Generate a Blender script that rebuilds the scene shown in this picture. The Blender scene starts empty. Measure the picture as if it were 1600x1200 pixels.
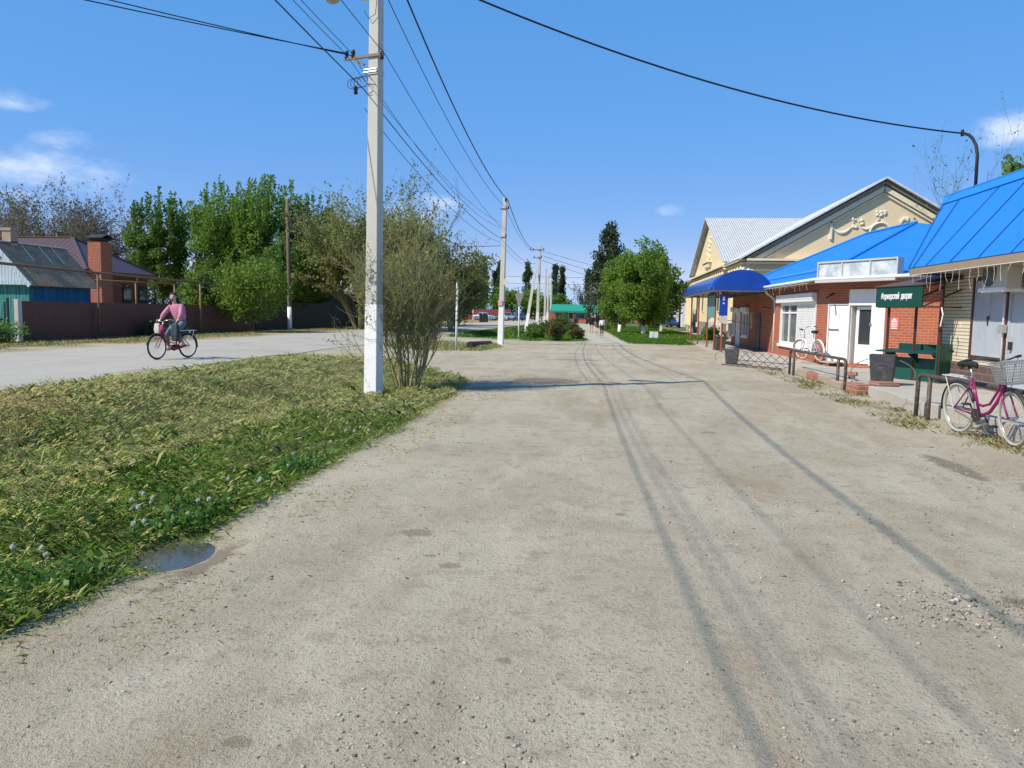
import bpy, math, random
import numpy as np
from mathutils import Vector, Matrix, noise as mnoise
SC = bpy.context.scene
COL = SC.collection
R_ = math.radians
PI = math.pi
random.seed(7)

# ------------------------------------------------------------------ object helpers
def tag(o, label=None, cat=None, group=None, kind=None):
    if label: o['label'] = label
    if cat: o['category'] = cat
    if group: o['group'] = group
    if kind: o['kind'] = kind
    return o

def thing(name, label, cat, loc=(0, 0, 0), rz=0.0, group=None):
    o = bpy.data.objects.new(name, None)
    COL.objects.link(o)
    o.empty_display_size = 0.3
    o.location = loc
    o.rotation_euler = (0, 0, rz)
    return tag(o, label, cat, group)

def dup(root, loc=None, rz=None, label=None, group=None):
    r = root.copy(); COL.objects.link(r)
    if loc is not None: r.location = loc
    if rz is not None: r.rotation_euler = (0, 0, rz)
    if label: r['label'] = label
    if group: r['group'] = group
    for ch in list(root.children):
        c = ch.copy(); COL.objects.link(c); c.parent = r
        for g in list(ch.children):
            d = g.copy(); COL.objects.link(d); d.parent = c
    return r

class MB:
    """collects shapes, links them as ONE mesh object; metric box-projected UVs"""
    def __init__(s):
        s.v = []; s.f = []; s.m = []
    def add(s, verts, faces, mi=0):
        b = len(s.v)
        s.v += [tuple(p) for p in verts]
        s.f += [tuple(b + i for i in f) for f in faces]
        s.m += [mi] * len(faces)
        return s
    def box(s, c, d, rz=0.0, mi=0, rx=0.0, ry=0.0):
        hx, hy, hz = d[0] / 2, d[1] / 2, d[2] / 2
        M = Matrix.Rotation(rz, 3, 'Z') @ Matrix.Rotation(ry, 3, 'Y') @ Matrix.Rotation(rx, 3, 'X')
        c = Vector(c)
        vs = [c + M @ Vector((x, y, z)) for z in (-hz, hz) for x, y in ((-hx, -hy), (hx, -hy), (hx, hy), (-hx, hy))]
        return s.add(vs, [(3, 2, 1, 0), (4, 5, 6, 7), (0, 1, 5, 4), (1, 2, 6, 5), (2, 3, 7, 6), (3, 0, 4, 7)], mi)
    def beam(s, a, b, w, h=None, mi=0):
        a = Vector(a); b = Vector(b); h = h or w
        d = (b - a).normalized()
        up = Vector((0, 0, 1)) if abs(d.z) < 0.95 else Vector((0, 1, 0))
        x = d.cross(up).normalized() * (w / 2); y = x.cross(d).normalized() * (h / 2)
        vs = [p + q for p in (a, b) for q in (-x - y, x - y, x + y, -x + y)]
        return s.add(vs, [(3, 2, 1, 0), (4, 5, 6, 7), (0, 1, 5, 4), (1, 2, 6, 5), (2, 3, 7, 6), (3, 0, 4, 7)], mi)
    def prism(s, pts, dv, mi=0):
        n = len(pts); dv = Vector(dv)
        a = [Vector(p) for p in pts]
        vs = a + [p + dv for p in a]
        fs = [tuple(range(n))[::-1], tuple(range(n, 2 * n))] + [(i, (i + 1) % n, (i + 1) % n + n, i + n) for i in range(n)]
        return s.add(vs, fs, mi)
    def poly(s, pts, mi=0):
        return s.add(pts, [tuple(range(len(pts)))], mi)
    def slab(s, pts, t, mi=0):
        """thick plate below a planar polygon (thickness along its normal)"""
        a = [Vector(p) for p in pts]
        n = (a[1] - a[0]).cross(a[2] - a[0]).normalized()
        return s.prism(a, -n * t, mi)
    def tube(s, pts, r, n=8, mi=0, closed=False, cap=True):
        P = [Vector(p) for p in pts]
        m = len(P)
        rr = list(r) if hasattr(r, '__len__') else [r] * m
        T = []
        for i in range(m):
            if closed: t = P[(i + 1) % m] - P[i - 1]
            else: t = P[min(i + 1, m - 1)] - P[max(i - 1, 0)]
            T.append(t.normalized() if t.length > 1e-9 else Vector((0, 0, 1)))
        up = Vector((0, 0, 1)) if abs(T[0].z) < 0.9 else Vector((1, 0, 0))
        X = T[0].cross(up).normalized()
        vs = []
        for i in range(m):
            X = (X - T[i] * X.dot(T[i]))
            if X.length < 1e-6: X = T[i].orthogonal()
            X.normalize(); Y = T[i].cross(X)
            for k in range(n):
                a = 2 * PI * k / n
                vs.append(P[i] + (X * math.cos(a) + Y * math.sin(a)) * rr[i])
        fs = []
        for i in range(m if closed else m - 1):
            j = (i + 1) % m
            for k in range(n):
                l = (k + 1) % n
                fs.append((i * n + k, i * n + l, j * n + l, j * n + k))
        if cap and not closed:
            fs.append(tuple(range(n))[::-1]); fs.append(tuple((m - 1) * n + k for k in range(n)))
        return s.add(vs, fs, mi)
    def lathe(s, prof, c=(0, 0, 0), n=16, mi=0, axis='Z'):
        vs = []; fs = []; c = Vector(c)
        for (r, z) in prof:
            for k in range(n):
                a = 2 * PI * k / n
                p = (r * math.cos(a), r * math.sin(a), z)
                if axis == 'Y': p = (p[0], p[2], p[1])
                if axis == 'X': p = (p[2], p[0], p[1])
                vs.append(c + Vector(p))
        for i in range(len(prof) - 1):
            for k in range(n):
                l = (k + 1) % n
                fs.append((i * n + k, i * n + l, (i + 1) * n + l, (i + 1) * n + k))
        return s.add(vs, fs, mi)
    def ball(s, c, r, n=8, mi=0, sc=(1, 1, 1)):
        prof = [(math.sin(PI * i / n) * r + 1e-5, -math.cos(PI * i / n) * r) for i in range(n + 1)]
        b = len(s.v)
        s.lathe(prof, (0, 0, 0), max(6, n + 2), mi)
        c = Vector(c)
        for i in range(b, len(s.v)):
            p = s.v[i]; s.v[i] = (c.x + p[0] * sc[0], c.y + p[1] * sc[1], c.z + p[2] * sc[2])
        return s
    def xform(s, M):
        s.v = [tuple(M @ Vector(p)) for p in s.v]; return s
    def build(s, name, mats, parent=None, smooth=False, bevel=0, fixn=True):
        me = bpy.data.meshes.new(name)
        me.from_pydata(s.v, [], s.f)
        if not isinstance(mats, (list, tuple)): mats = [mats]
        for m in mats: me.materials.append(m)
        me.polygons.foreach_set('material_index', s.m)
        uv = me.uv_layers.new(name='UVMap').data
        for p in me.polygons:
            nn = p.normal
            if abs(nn.z) > 0.97:
                for li in p.loop_indices:
                    q = s.v[me.loops[li].vertex_index]; uv[li].uv = (q[0], q[1])
            else:
                u = Vector((-nn.y, nn.x, 0)).normalized(); w = nn.cross(u)
                for li in p.loop_indices:
                    q = Vector(s.v[me.loops[li].vertex_index]); uv[li].uv = (q.dot(u), q.dot(w))
        if smooth: me.polygons.foreach_set('use_smooth', [True] * len(me.polygons))
        me.update()
        o = bpy.data.objects.new(name, me); COL.objects.link(o)
        if parent: o.parent = parent
        if bevel:
            b = o.modifiers.new('Bevel', 'BEVEL'); b.width = bevel; b.segments = 2; b.limit_method = 'ANGLE'; b.angle_limit = R_(40)
        return o

def np_mesh(name, verts, faces, mats, parent=None, smooth=False, midx=None, attr=None):
    """verts (N,3) array, faces (M,k) array with constant k"""
    me = bpy.data.meshes.new(name)
    verts = np.ascontiguousarray(verts, dtype=np.float32); faces = np.ascontiguousarray(faces, dtype=np.int32)
    M, k = faces.shape
    me.vertices.add(len(verts)); me.vertices.foreach_set('co', verts.ravel())
    me.loops.add(M * k); me.loops.foreach_set('vertex_index', faces.ravel())
    me.polygons.add(M)
    me.polygons.foreach_set('loop_start', np.arange(0, M * k, k, dtype=np.int32))
    if not isinstance(mats, (list, tuple)): mats = [mats]
    for m in mats: me.materials.append(m)
    if midx is not None: me.polygons.foreach_set('material_index', np.asarray(midx, dtype=np.int32))
    if smooth: me.polygons.foreach_set('use_smooth', np.ones(M, dtype=bool))
    if attr:
        for an, av in attr.items():
            a = me.attributes.new(an, 'FLOAT', 'POINT'); a.data.foreach_set('value', np.asarray(av, dtype=np.float32))
    me.update(calc_edges=True); me.validate()
    o = bpy.data.objects.new(name, me); COL.objects.link(o)
    if parent: o.parent = parent
    return o

# ------------------------------------------------------------------ materials
class NT:
    def __init__(s, name):
        s.mat = bpy.data.materials.new(name); s.mat.use_nodes = True
        s.t = s.mat.node_tree; s.t.nodes.clear()
        s.out = s.t.nodes.new('ShaderNodeOutputMaterial')
    def n(s, typ, **kw):
        nd = s.t.nodes.new(typ)
        for k, v in kw.items():
            if k.startswith('_'): setattr(nd, k[1:], v)
            else:
                key = k.replace('__', ' ')
                s.link(v, nd.inputs[key])
        return nd
    def link(s, v, inp):
        if isinstance(v, bpy.types.NodeSocket): s.t.links.new(v, inp)
        else: inp.default_value = v
    def mix(s, fac, a, b, blend='MIX'):
        m = s.t.nodes.new('ShaderNodeMix'); m.data_type = 'RGBA'; m.blend_type = blend
        s.link(fac, m.inputs[0]); s.link(a, m.inputs[6]); s.link(b, m.inputs[7])
        return m.outputs[2]
    def math(s, op, a, b=0.0, c=0.0, clamp=False):
        m = s.t.nodes.new('ShaderNodeMath'); m.operation = op; m.use_clamp = clamp
        s.link(a, m.inputs[0]); s.link(b, m.inputs[1]); s.link(c, m.inputs[2])
        return m.outputs[0]
    def noise(s, vec, scale, detail=4, rough=0.55, dist=0.0):
        m = s.t.nodes.new('ShaderNodeTexNoise')
        s.link(vec, m.inputs['Vector']); m.inputs['Scale'].default_value = scale
        m.inputs['Detail'].default_value = detail; m.inputs['Roughness'].default_value = rough
        m.inputs['Distortion'].default_value = dist
        return m.outputs['Fac']
    def ramp(s, fac, stops, mode='LINEAR'):
        r = s.t.nodes.new('ShaderNodeValToRGB'); r.color_ramp.interpolation = mode
        el = r.color_ramp.elements
        while len(el) < len(stops): el.new(0.5)
        for e, (p, c) in zip(el, stops):
            e.position = p; e.color = c if len(c) == 4 else (*c, 1)
        s.link(fac, r.inputs[0]); return r.outputs[0]
    def sstep(s, v, a, b):
        m = s.t.nodes.new('ShaderNodeMapRange'); m.interpolation_type = 'SMOOTHSTEP'
        s.link(v, m.inputs[0]); m.inputs[1].default_value = a; m.inputs[2].default_value = b
        return m.outputs[0]
    def obj(s): return s.n('ShaderNodeTexCoord').outputs['Object']
    def uv(s): return s.n('ShaderNodeTexCoord').outputs['UV']
    def bump(s, h, strength=0.5, dist=0.02):
        b = s.t.nodes.new('ShaderNodeBump'); s.link(h, b.inputs['Height'])
        b.inputs['Strength'].default_value = strength; b.inputs['Distance'].default_value = dist
        return b.outputs[0]
    def pbsdf(s, col, rough=0.8, normal=None, metal=0.0, spec=0.4, **kw):
        p = s.t.nodes.new('ShaderNodeBsdfPrincipled')
        s.link(col, p.inputs['Base Color']); s.link(rough, p.inputs['Roughness'])
        p.inputs['Metallic'].default_value = metal; p.inputs['Specular IOR Level'].default_value = spec
        if normal is not None: s.t.links.new(normal, p.inputs['Normal'])
        for k, v in kw.items(): s.link(v, p.inputs[k.replace('_', ' ')])
        s.t.links.new(p.outputs[0], s.out.inputs[0])
        return s.mat

def c4(c): return (c[0], c[1], c[2], 1.0)
MATS = {}
def pmat(name, col, rough=0.7, var=0.15, scale=6.0, bump=0.15, bscale=40.0, metal=0.0, spec=0.4, dirt=None, dirtamt=0.0, coords='obj'):
    """painted / plain surface with blotches, fine grain and optional dirt patches"""
    if name in MATS: return MATS[name]
    t = NT(name); v = t.obj()
    a = tuple(c * (1 - var) for c in col); b = tuple(min(1, c * (1 + var)) for c in col)
    cc = t.mix(t.noise(v, scale, 5), c4(a), c4(b))
    if dirt:
        f = t.math('MULTIPLY', t.sstep(t.noise(v, scale * 0.7, 6, 0.65, 0.4), 0.5, 0.7), dirtamt)
        cc = t.mix(f, cc, c4(dirt))
    nz = t.noise(v, bscale, 4)
    rg = t.math('MULTIPLY_ADD', t.noise(v, scale * 2, 3), 0.25, rough - 0.12, clamp=True)
    MATS[name] = t.pbsdf(cc, rg, t.bump(nz, bump, 0.01), metal, spec)
    return MATS[name]

def brickmat(name, c1, c2, mortar, bw=0.25, bh=0.075, ms=0.012, rough=0.85, bump=0.6, off=0.5, stain=0.3):
    t = NT(name); v = t.uv()
    b = t.n('ShaderNodeTexBrick', Vector=v, Color1=c4(c1), Color2=c4(c2), Mortar=c4(mortar), Scale=1.0)
    b.offset = off; b.squash = 1
    b.inputs['Mortar Size'].default_value = ms; b.inputs['Mortar Smooth'].default_value = 0.2
    b.inputs['Brick Width'].default_value = bw; b.inputs['Row Height'].default_value = bh
    o = t.obj()
    cc = t.mix(t.math('MULTIPLY', t.noise(o, 1.3, 5), stain), b.outputs['Color'], c4(tuple(x * 0.55 for x in c1)))
    cc = t.mix(t.math('MULTIPLY', t.sstep(t.noise(o, 9, 3), 0.55, 0.7), 0.35), cc, c4(tuple(min(1, x * 1.35) for x in c2)))
    h = t.math('ADD', t.math('MULTIPLY', b.outputs['Fac'], -1.0), t.math('MULTIPLY', t.noise(o, 60, 3), 0.25))
    return t.pbsdf(cc, rough, t.bump(h, bump, 0.008), 0, 0.3)

def sheetmat(name, col, pitch=0.2, rough=0.4, metal=0.0, var=0.08, depth=0.02, stain=None, stainamt=0.0, spec=0.5, sharp=False):
    """profiled roofing / fencing sheet: ribs run up the slope (UV u)"""
    t = NT(name); v = t.uv(); o = t.obj()
    sx = t.n('ShaderNodeSeparateXYZ', Vector=v).outputs[0]
    w = t.math('SINE', t.math('MULTIPLY', sx, 2 * PI / pitch))
    if sharp: w = t.sstep(w, -0.3, 0.3)
    cc = t.mix(t.noise(o, 1.2, 5), c4(tuple(x * (1 - var) for x in col)), c4(tuple(min(1, x * (1 + var)) for x in col)))
    if stain:
        cc = t.mix(t.math('MULTIPLY', t.sstep(t.noise(o, 2.5, 6, 0.7), 0.45, 0.65), stainamt), cc, c4(stain))
    h = t.math('ADD', w, t.math('MULTIPLY', t.noise(o, 25, 3), 0.15))
    return t.pbsdf(cc, rough, t.bump(h, 0.7, depth), metal, spec)

def leafmat(name, c1, c2, c3=None, trans=0.35, rough=0.6):
    t = NT(name)
    g = t.n('ShaderNodeNewGeometry')
    rnd = g.outputs['Random Per Island']
    cc = t.mix(rnd, c4(c1), c4(c2))
    o = t.obj()
    if c3: cc = t.mix(t.sstep(t.noise(o, 0.7, 3), 0.45, 0.62), cc, c4(c3))
    p = t.n('ShaderNodeBsdfPrincipled'); t.link(cc, p.inputs['Base Color']); p.inputs['Roughness'].default_value = rough
    p.inputs['Specular IOR Level'].default_value = 0.3
    tr = t.n('ShaderNodeBsdfTranslucent'); t.link(t.mix(0.5, cc, c4(tuple(min(1, x * 1.5) for x in c2))), tr.inputs[0])
    m = t.n('ShaderNodeMixShader'); m.inputs[0].default_value = trans
    t.t.links.new(p.outputs[0], m.inputs[1]); t.t.links.new(tr.outputs[0], m.inputs[2]); t.t.links.new(m.outputs[0], t.out.inputs[0])
    return t.mat

def barkmat(name, c1, c2, sc=8):
    t = NT(name); o = t.obj()
    mp = t.n('ShaderNodeMapping', Vector=o); mp.inputs['Scale'].default_value = (1, 1, 0.25)
    nz = t.noise(mp.outputs[0], sc * 2, 5, 0.65)
    return t.pbsdf(t.mix(nz, c4(c1), c4(c2)), 0.9, t.bump(nz, 0.8, 0.02), 0, 0.2)

def glassmat(name, col=(0.03, 0.035, 0.04), rough=0.06):
    t = NT(name); o = t.obj()
    cc = t.mix(t.noise(o, 2.0, 3), c4(col), c4(tuple(x * 1.8 for x in col)))
    return t.pbsdf(cc, rough, t.bump(t.noise(o, 1.5, 2), 0.05, 0.02), 0, 0.8)

M_white = pmat('white_paint', (0.78, 0.78, 0.76), 0.45, 0.05, 3, 0.05, 30, dirt=(0.5, 0.47, 0.42), dirtamt=0.25)
M_dkmetal = pmat('dark_metal', (0.035, 0.033, 0.032), 0.5, 0.3, 12, 0.1, 60)
M_black = pmat('black_rubber', (0.018, 0.018, 0.018), 0.75, 0.3, 10, 0.1, 80)
M_chrome = pmat('worn_chrome', (0.55, 0.55, 0.55), 0.3, 0.1, 12, 0.05, 60, metal=0.9)
M_cable = pmat('cable_black', (0.012, 0.013, 0.018), 0.6, 0.1)
M_concrete = pmat('pole_concrete', (0.52, 0.50, 0.44), 0.9, 0.12, 2.2, 0.4, 50, dirt=(0.36, 0.34, 0.29), dirtamt=0.45)
M_lime = pmat('limewash', (0.80, 0.79, 0.76), 0.85, 0.06, 5, 0.3, 40, dirt=(0.5, 0.45, 0.38), dirtamt=0.35)
M_glass = glassmat('window_glass')
M_glassl = glassmat('window_glass_light', (0.10, 0.11, 0.12), 0.08)
M_oldwood = pmat('weathered_wood', (0.16, 0.12, 0.09), 0.9, 0.3, 5, 0.5, 30)
CLOUDS = [  # azimuth (deg from +Y), elevation, half width, half height, strength
    (25.2, 11.6, 3.4, 1.5, 1.25), (-14.0, 7.4, 3.6, 1.3, 1.5), (-38.3, 8.0, 6.5, 2.3, 1.0), (-37.2, 10.2, 2.4, 1.1, 0.8),
    (-39.8, 12.2, 2.8, 0.9, 0.8), (4.1, 7.5, 1.6, 0.7, 0.7), (9.5, 3.4, 5.0, 1.0, 0.6), (70, 12, 14, 3, 0.8), (-80, 10, 14, 3, 0.8), (150, 14, 16, 3, 0.9)]
SKY_SAT, SKY_VAL, SKY_HUE = 1.12, 1.0, 0.5
# ------------------------------------------------------------------ camera, sun, sky
CAM_H = 1.6
PITCH = R_(5.36474); YAW = R_(7.23717); ROLL = R_(1.0)
cam = bpy.data.cameras.new('camera'); co = bpy.data.objects.new('camera', cam); COL.objects.link(co)
cam.sensor_fit = 'HORIZONTAL'; cam.sensor_width = 36; cam.lens = 27.0; cam.clip_end = 5000; cam.clip_start = 0.05
co.location = (0, 0, CAM_H)
co.rotation_euler = (Matrix.Rotation(YAW, 3, 'Z') @ Matrix.Rotation(PI / 2 - PITCH, 3, 'X') @ Matrix.Rotation(ROLL, 3, 'Z')).to_euler()
SC.camera = co
SUN_EL = R_(45.5)
SDIR = Vector((0.82, 0.572))            # horizontal way the light travels
sun = bpy.data.lights.new('sun', 'SUN'); so = bpy.data.objects.new('sun', sun); COL.objects.link(so)
sun.energy = 4.6; sun.angle = R_(0.53); sun.color = (1.0, 0.925, 0.79)
d = Vector((SDIR.x * math.cos(SUN_EL), SDIR.y * math.cos(SUN_EL), -math.sin(SUN_EL)))
so.rotation_euler = d.to_track_quat('-Z', 'Y').to_euler()
so.location = (-30, -10, 40)
W = bpy.data.worlds.new('World'); SC.world = W; W.use_nodes = True
wt = W.node_tree; wt.nodes.clear()
wo = wt.nodes.new('ShaderNodeOutputWorld'); bg = wt.nodes.new('ShaderNodeBackground')
sky = wt.nodes.new('ShaderNodeTexSky'); sky.sky_type = 'NISHITA'; sky.sun_disc = False
sky.sun_elevation = SUN_EL
sky.sun_rotation = math.atan2(-SDIR.x, -SDIR.y)
sky.air_density = 1.0; sky.dust_density = 0.0; sky.ozone_density = 2.6; sky.altitude = 60
bg.inputs[1].default_value = 0.145
# small cumulus wisps in the sky itself (direction based)
def wn(t, **k):
    n = wt.nodes.new(t)
    for a, b in k.items(): setattr(n, a, b)
    return n
geo = wn('ShaderNodeTexCoord')
def wmath(op, a, b=0.0):
    m = wn('ShaderNodeMath', operation=op)
    for i, v in enumerate((a, b)):
        if isinstance(v, bpy.types.NodeSocket): wt.links.new(v, m.inputs[i])
        else: m.inputs[i].default_value = v
    return m.outputs[0]
def dirof(az, el):     # az from +Y toward +X, degrees
    a, e = R_(az), R_(el); return (math.sin(a) * math.cos(e), math.cos(a) * math.cos(e), math.sin(e))
total = None
for az, el, wr, hr, st in CLOUDS:
    dv = Vector(dirof(az, el)); rt = Vector((math.cos(R_(az)), -math.sin(R_(az)), 0)); up = rt.cross(dv)
    def dotn(v):
        m = wn('ShaderNodeVectorMath', operation='DOT_PRODUCT'); wt.links.new(geo.outputs['Generated'], m.inputs[0]); m.inputs[1].default_value = v
        return m.outputs['Value']
    x = wmath('DIVIDE', dotn(rt), math.sin(R_(wr))); y = wmath('DIVIDE', dotn(up), math.sin(R_(hr)))
    # flatter base: squeeze the lower half
    r2 = wmath('ADD', wmath('MULTIPLY', x, x), wmath('MULTIPLY', y, y))
    f = wmath('MULTIPLY', wmath('MAXIMUM', wmath('SUBTRACT', 1.0, r2), 0.0), st)
    f = wmath('MULTIPLY', f, wmath('GREATER_THAN', dotn(dv), 0.0))
    total = f if total is None else wmath('MAXIMUM', total, f)
nz = wn('ShaderNodeTexNoise'); nz.inputs['Scale'].default_value = 16; nz.inputs['Detail'].default_value = 8; nz.inputs['Roughness'].default_value = 0.6
mp = wn('ShaderNodeMapping'); mp.inputs['Scale'].default_value = (1, 1, 2.2)
wt.links.new(geo.outputs['Generated'], mp.inputs[0]); wt.links.new(mp.outputs[0], nz.inputs['Vector'])
mr = wn('ShaderNodeMapRange', interpolation_type='SMOOTHSTEP'); mr.inputs[1].default_value = 0.30; mr.inputs[2].default_value = 1.05
wt.links.new(wmath('MULTIPLY', wmath('ADD', wmath('MULTIPLY', nz.outputs['Fac'], 1.3), -0.05), wmath('POWER', total, 0.5)), mr.inputs[0])
hs = wn('ShaderNodeHueSaturation'); hs.inputs['Saturation'].default_value = SKY_SAT; hs.inputs['Value'].default_value = SKY_VAL
hs.inputs['Hue'].default_value = SKY_HUE
wt.links.new(sky.outputs[0], hs.inputs['Color'])
mx = wn('ShaderNodeMix', data_type='RGBA'); 
spc = wn('ShaderNodeSeparateColor', mode='HSV'); cmb = wn('ShaderNodeCombineColor', mode='HSV')
wt.links.new(hs.outputs[0], spc.inputs[0])
cmb.inputs[0].default_value = 0.609; wt.links.new(wmath('POWER', spc.outputs[1], 0.5), cmb.inputs[1])
wt.links.new(wmath('MULTIPLY', wmath('POWER', wmath('DIVIDE', spc.outputs[2], 5.0), 0.28), 4.9), cmb.inputs[2])
wt.links.new(wmath('MULTIPLY', mr.outputs[0], 0.72), mx.inputs[0]); wt.links.new(cmb.outputs[0], mx.inputs[6])
mx.inputs[7].default_value = (6.6, 6.9, 7.4, 1)
wt.links.new(mx.outputs[2], bg.inputs[0]); wt.links.new(bg.outputs[0], wo.inputs[0])
SC.view_settings.view_transform = 'Standard'; SC.view_settings.look = 'None'; SC.view_settings.exposure = 0.25; SC.view_settings.gamma = 1.0
SC.cycles.max_bounces = 6; SC.cycles.transparent_max_bounces = 4

# ------------------------------------------------------------------ terrain
def sst(a, b, x):
    t = min(1, max(0, (x - a) / (b - a))); return t * t * (3 - 2 * t)
def lerp(a, b, t): return a + (b - a) * t
def terr(x, y):
    fall = -0.0035 * max(0, y - 60)
    right = max(fall, -0.5)
    # profile across the street
    if x > -2.8: z = right
    elif x > -9.9:
        u = (x + 9.9) / 7.1          # 0 at road edge, 1 at track
        edge = lerp(0.13, right, sst(0, 1, u))
        near = 1 - sst(17.5, 21.5, y)
        dep = 0.42 * math.exp(-((x + 6.6) / 1.35) ** 2) * near
        isl = sst(29.5, 31.5, y) * (1 - sst(37, 40, y))
        dep += 0.28 * math.exp(-((x + 7.0) / 1.2) ** 2) * isl
        far = sst(43, 48, y)
        dep += 0.55 * math.exp(-((x + 8.0) / 1.0) ** 2) * far
        z = edge - dep
    elif x > -18: z = 0.13 + 0.04 * (1 - ((x + 13.7) / 4.3) ** 2)
    else: z = 0.13
    if x < -9.9: z += 0.4 * min(0, fall)
    return z
def ztop(x, y): return terr(x, y)

def verge_mask(x, y):
    """1 where grass, 0 where bare dirt"""
    n = mnoise.noise((x * 0.9, y * 0.5, 1.7)) * 0.5 + mnoise.noise((x * 2.6, y * 1.8, 5.1)) * 0.25
    m = 0.0
    if y < 25:                                           # near verge, pointed at its far end
        edge = -2.85 - 0.25 * sst(13, 17, y) - 3.4 * sst(16.0, 23.5, y) ** 1.3 if y > 3 else -2.85
        m = max(m, sst(-0.25, 0.35, (edge - x) + n * 0.5) * sst(-10.15, -9.6, x + n * 0.25) * (1 - sst(22.5, 24, y)))
    if 26 < y < 41:                                      # small island with the culvert
        r = ((x + 7.2) / 2.4) ** 2 + ((y - 33.5) / 5.0) ** 2
        m = max(m, sst(0.0, 0.5, 1.1 - r + n * 0.5))
    if y > 39:
        # left lawn between road and path
        pl = path_x(y) - 1.0
        fl = sst(43.0, 44.2, y + n * 1.2)
        m = max(m, fl * sst(-0.1, 0.5, (pl - x) + n * 0.4) * sst(-10.0, -9.4, x + n * .3))
        fr = sst(41.2, 42.3, y + n * 1.2)
        m = max(m, fr * sst(-0.1, 0.5, (x - path_x(y) - 1.0) + n * 0.4) * (1 - sst(6.2, 6.8, x)))
        m = max(m, sst(7.0, 7.5, x) * sst(80, 82, y))
    if x < -18.2:
        m = max(m, sst(0.15, 0.5, n + sst(-17.9, -20.5, x) * 0.6 + 0.1) * 0.8)
        if y > 60 or x < -23: m = max(m, 0.8)
    if x > 14: m = max(m, 0.9)
    if y > 130: m = max(m, 0.7)
    return m
def path_x(y): return 0.05 - max(0, y - 38) * 0.0495

def axis(lo, hi, fine, coarse, f0, f1):
    a = [lo]
    while a[-1] < hi:
        x = a[-1]
        if f0 <= x < f1: a.append(x + fine)
        else:
            dd = (f0 - x) if x < f0 else (x - f1)
            st = max(fine, min(coarse, fine + dd * 0.14))
            if x < f0: st = min(st, max(fine, f0 - x))
            a.append(x + st)
    return a
XS = axis(-900, 900, 0.13, 60, -10.5, 6.0)
YS = axis(-60, 1600, 0.16, 80, 1.5, 26.0)
nx, ny = len(XS), len(YS)
vs = np.zeros((nx * ny, 3), dtype=np.float32); gm = np.zeros(nx * ny, dtype=np.float32); mud = np.zeros(nx * ny, dtype=np.float32)
MUDS = [(-1.4, 17.9, 0.75, 0.7, 1.5), (-0.2, 17.4, 0.5, 0.4, .8), (3.75, 8.8, 0.16, 0.9, 1.0), (4.05, 7.6, 0.2, 0.6, .8), (2.45, 4.55, 0.3, 0.12, 1.0), (-1.2, 26.5, 1.4, 0.35, .8), (0.6, 29, 1.5, .35, .5), (-2.7, 15.6, .5, .8, .6), (4.75, 15.5, .25, 3.5, .55), (4.8, 20, .3, 3, .6), (-2.5, 4.4, .18, .8, .7)]
for j, y in enumerate(YS):
    for i, x in enumerate(XS):
        z = terr(x, y)
        g = verge_mask(x, y)
        if -12 < x < 8 and 0 < y < 60:
            z += mnoise.noise((x * 0.7, y * 0.35, 0)) * 0.022 * (1 if x > -9.4 else 0.3)
            if x > -3.2:
                z += mnoise.noise((x * 2.2, y * 0.5, 3)) * 0.012 + 0.006 * mnoise.noise((x * 5, y * 3, 8))
            elif x > -9.4:
                z += g * (0.10 * mnoise.noise((x * 1.3, y * 1.3, 2)) + 0.055 * mnoise.noise((x * 4, y * 4, 9)))
            # puddle hollow
            z -= 0.085 * math.exp(-(((x + 2.82) / 0.33) ** 2 + ((y - 4.62) / 0.46) ** 2))
        mud[j * nx + i] = max([w * math.exp(-((x - a) / c) ** 2 - ((y - b_) / d_) ** 2) for a, b_, c, d_, w in MUDS]) if -5 < x < 7 and 1 < y < 36 else 0
        vs[j * nx + i] = (x, y, z); gm[j * nx + i] = g
idx = np.arange(nx * ny).reshape(ny, nx)
quads = np.stack([idx[:-1, :-1], idx[:-1, 1:], idx[1:, 1:], idx[1:, :-1]], -1).reshape(-1, 4)

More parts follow.
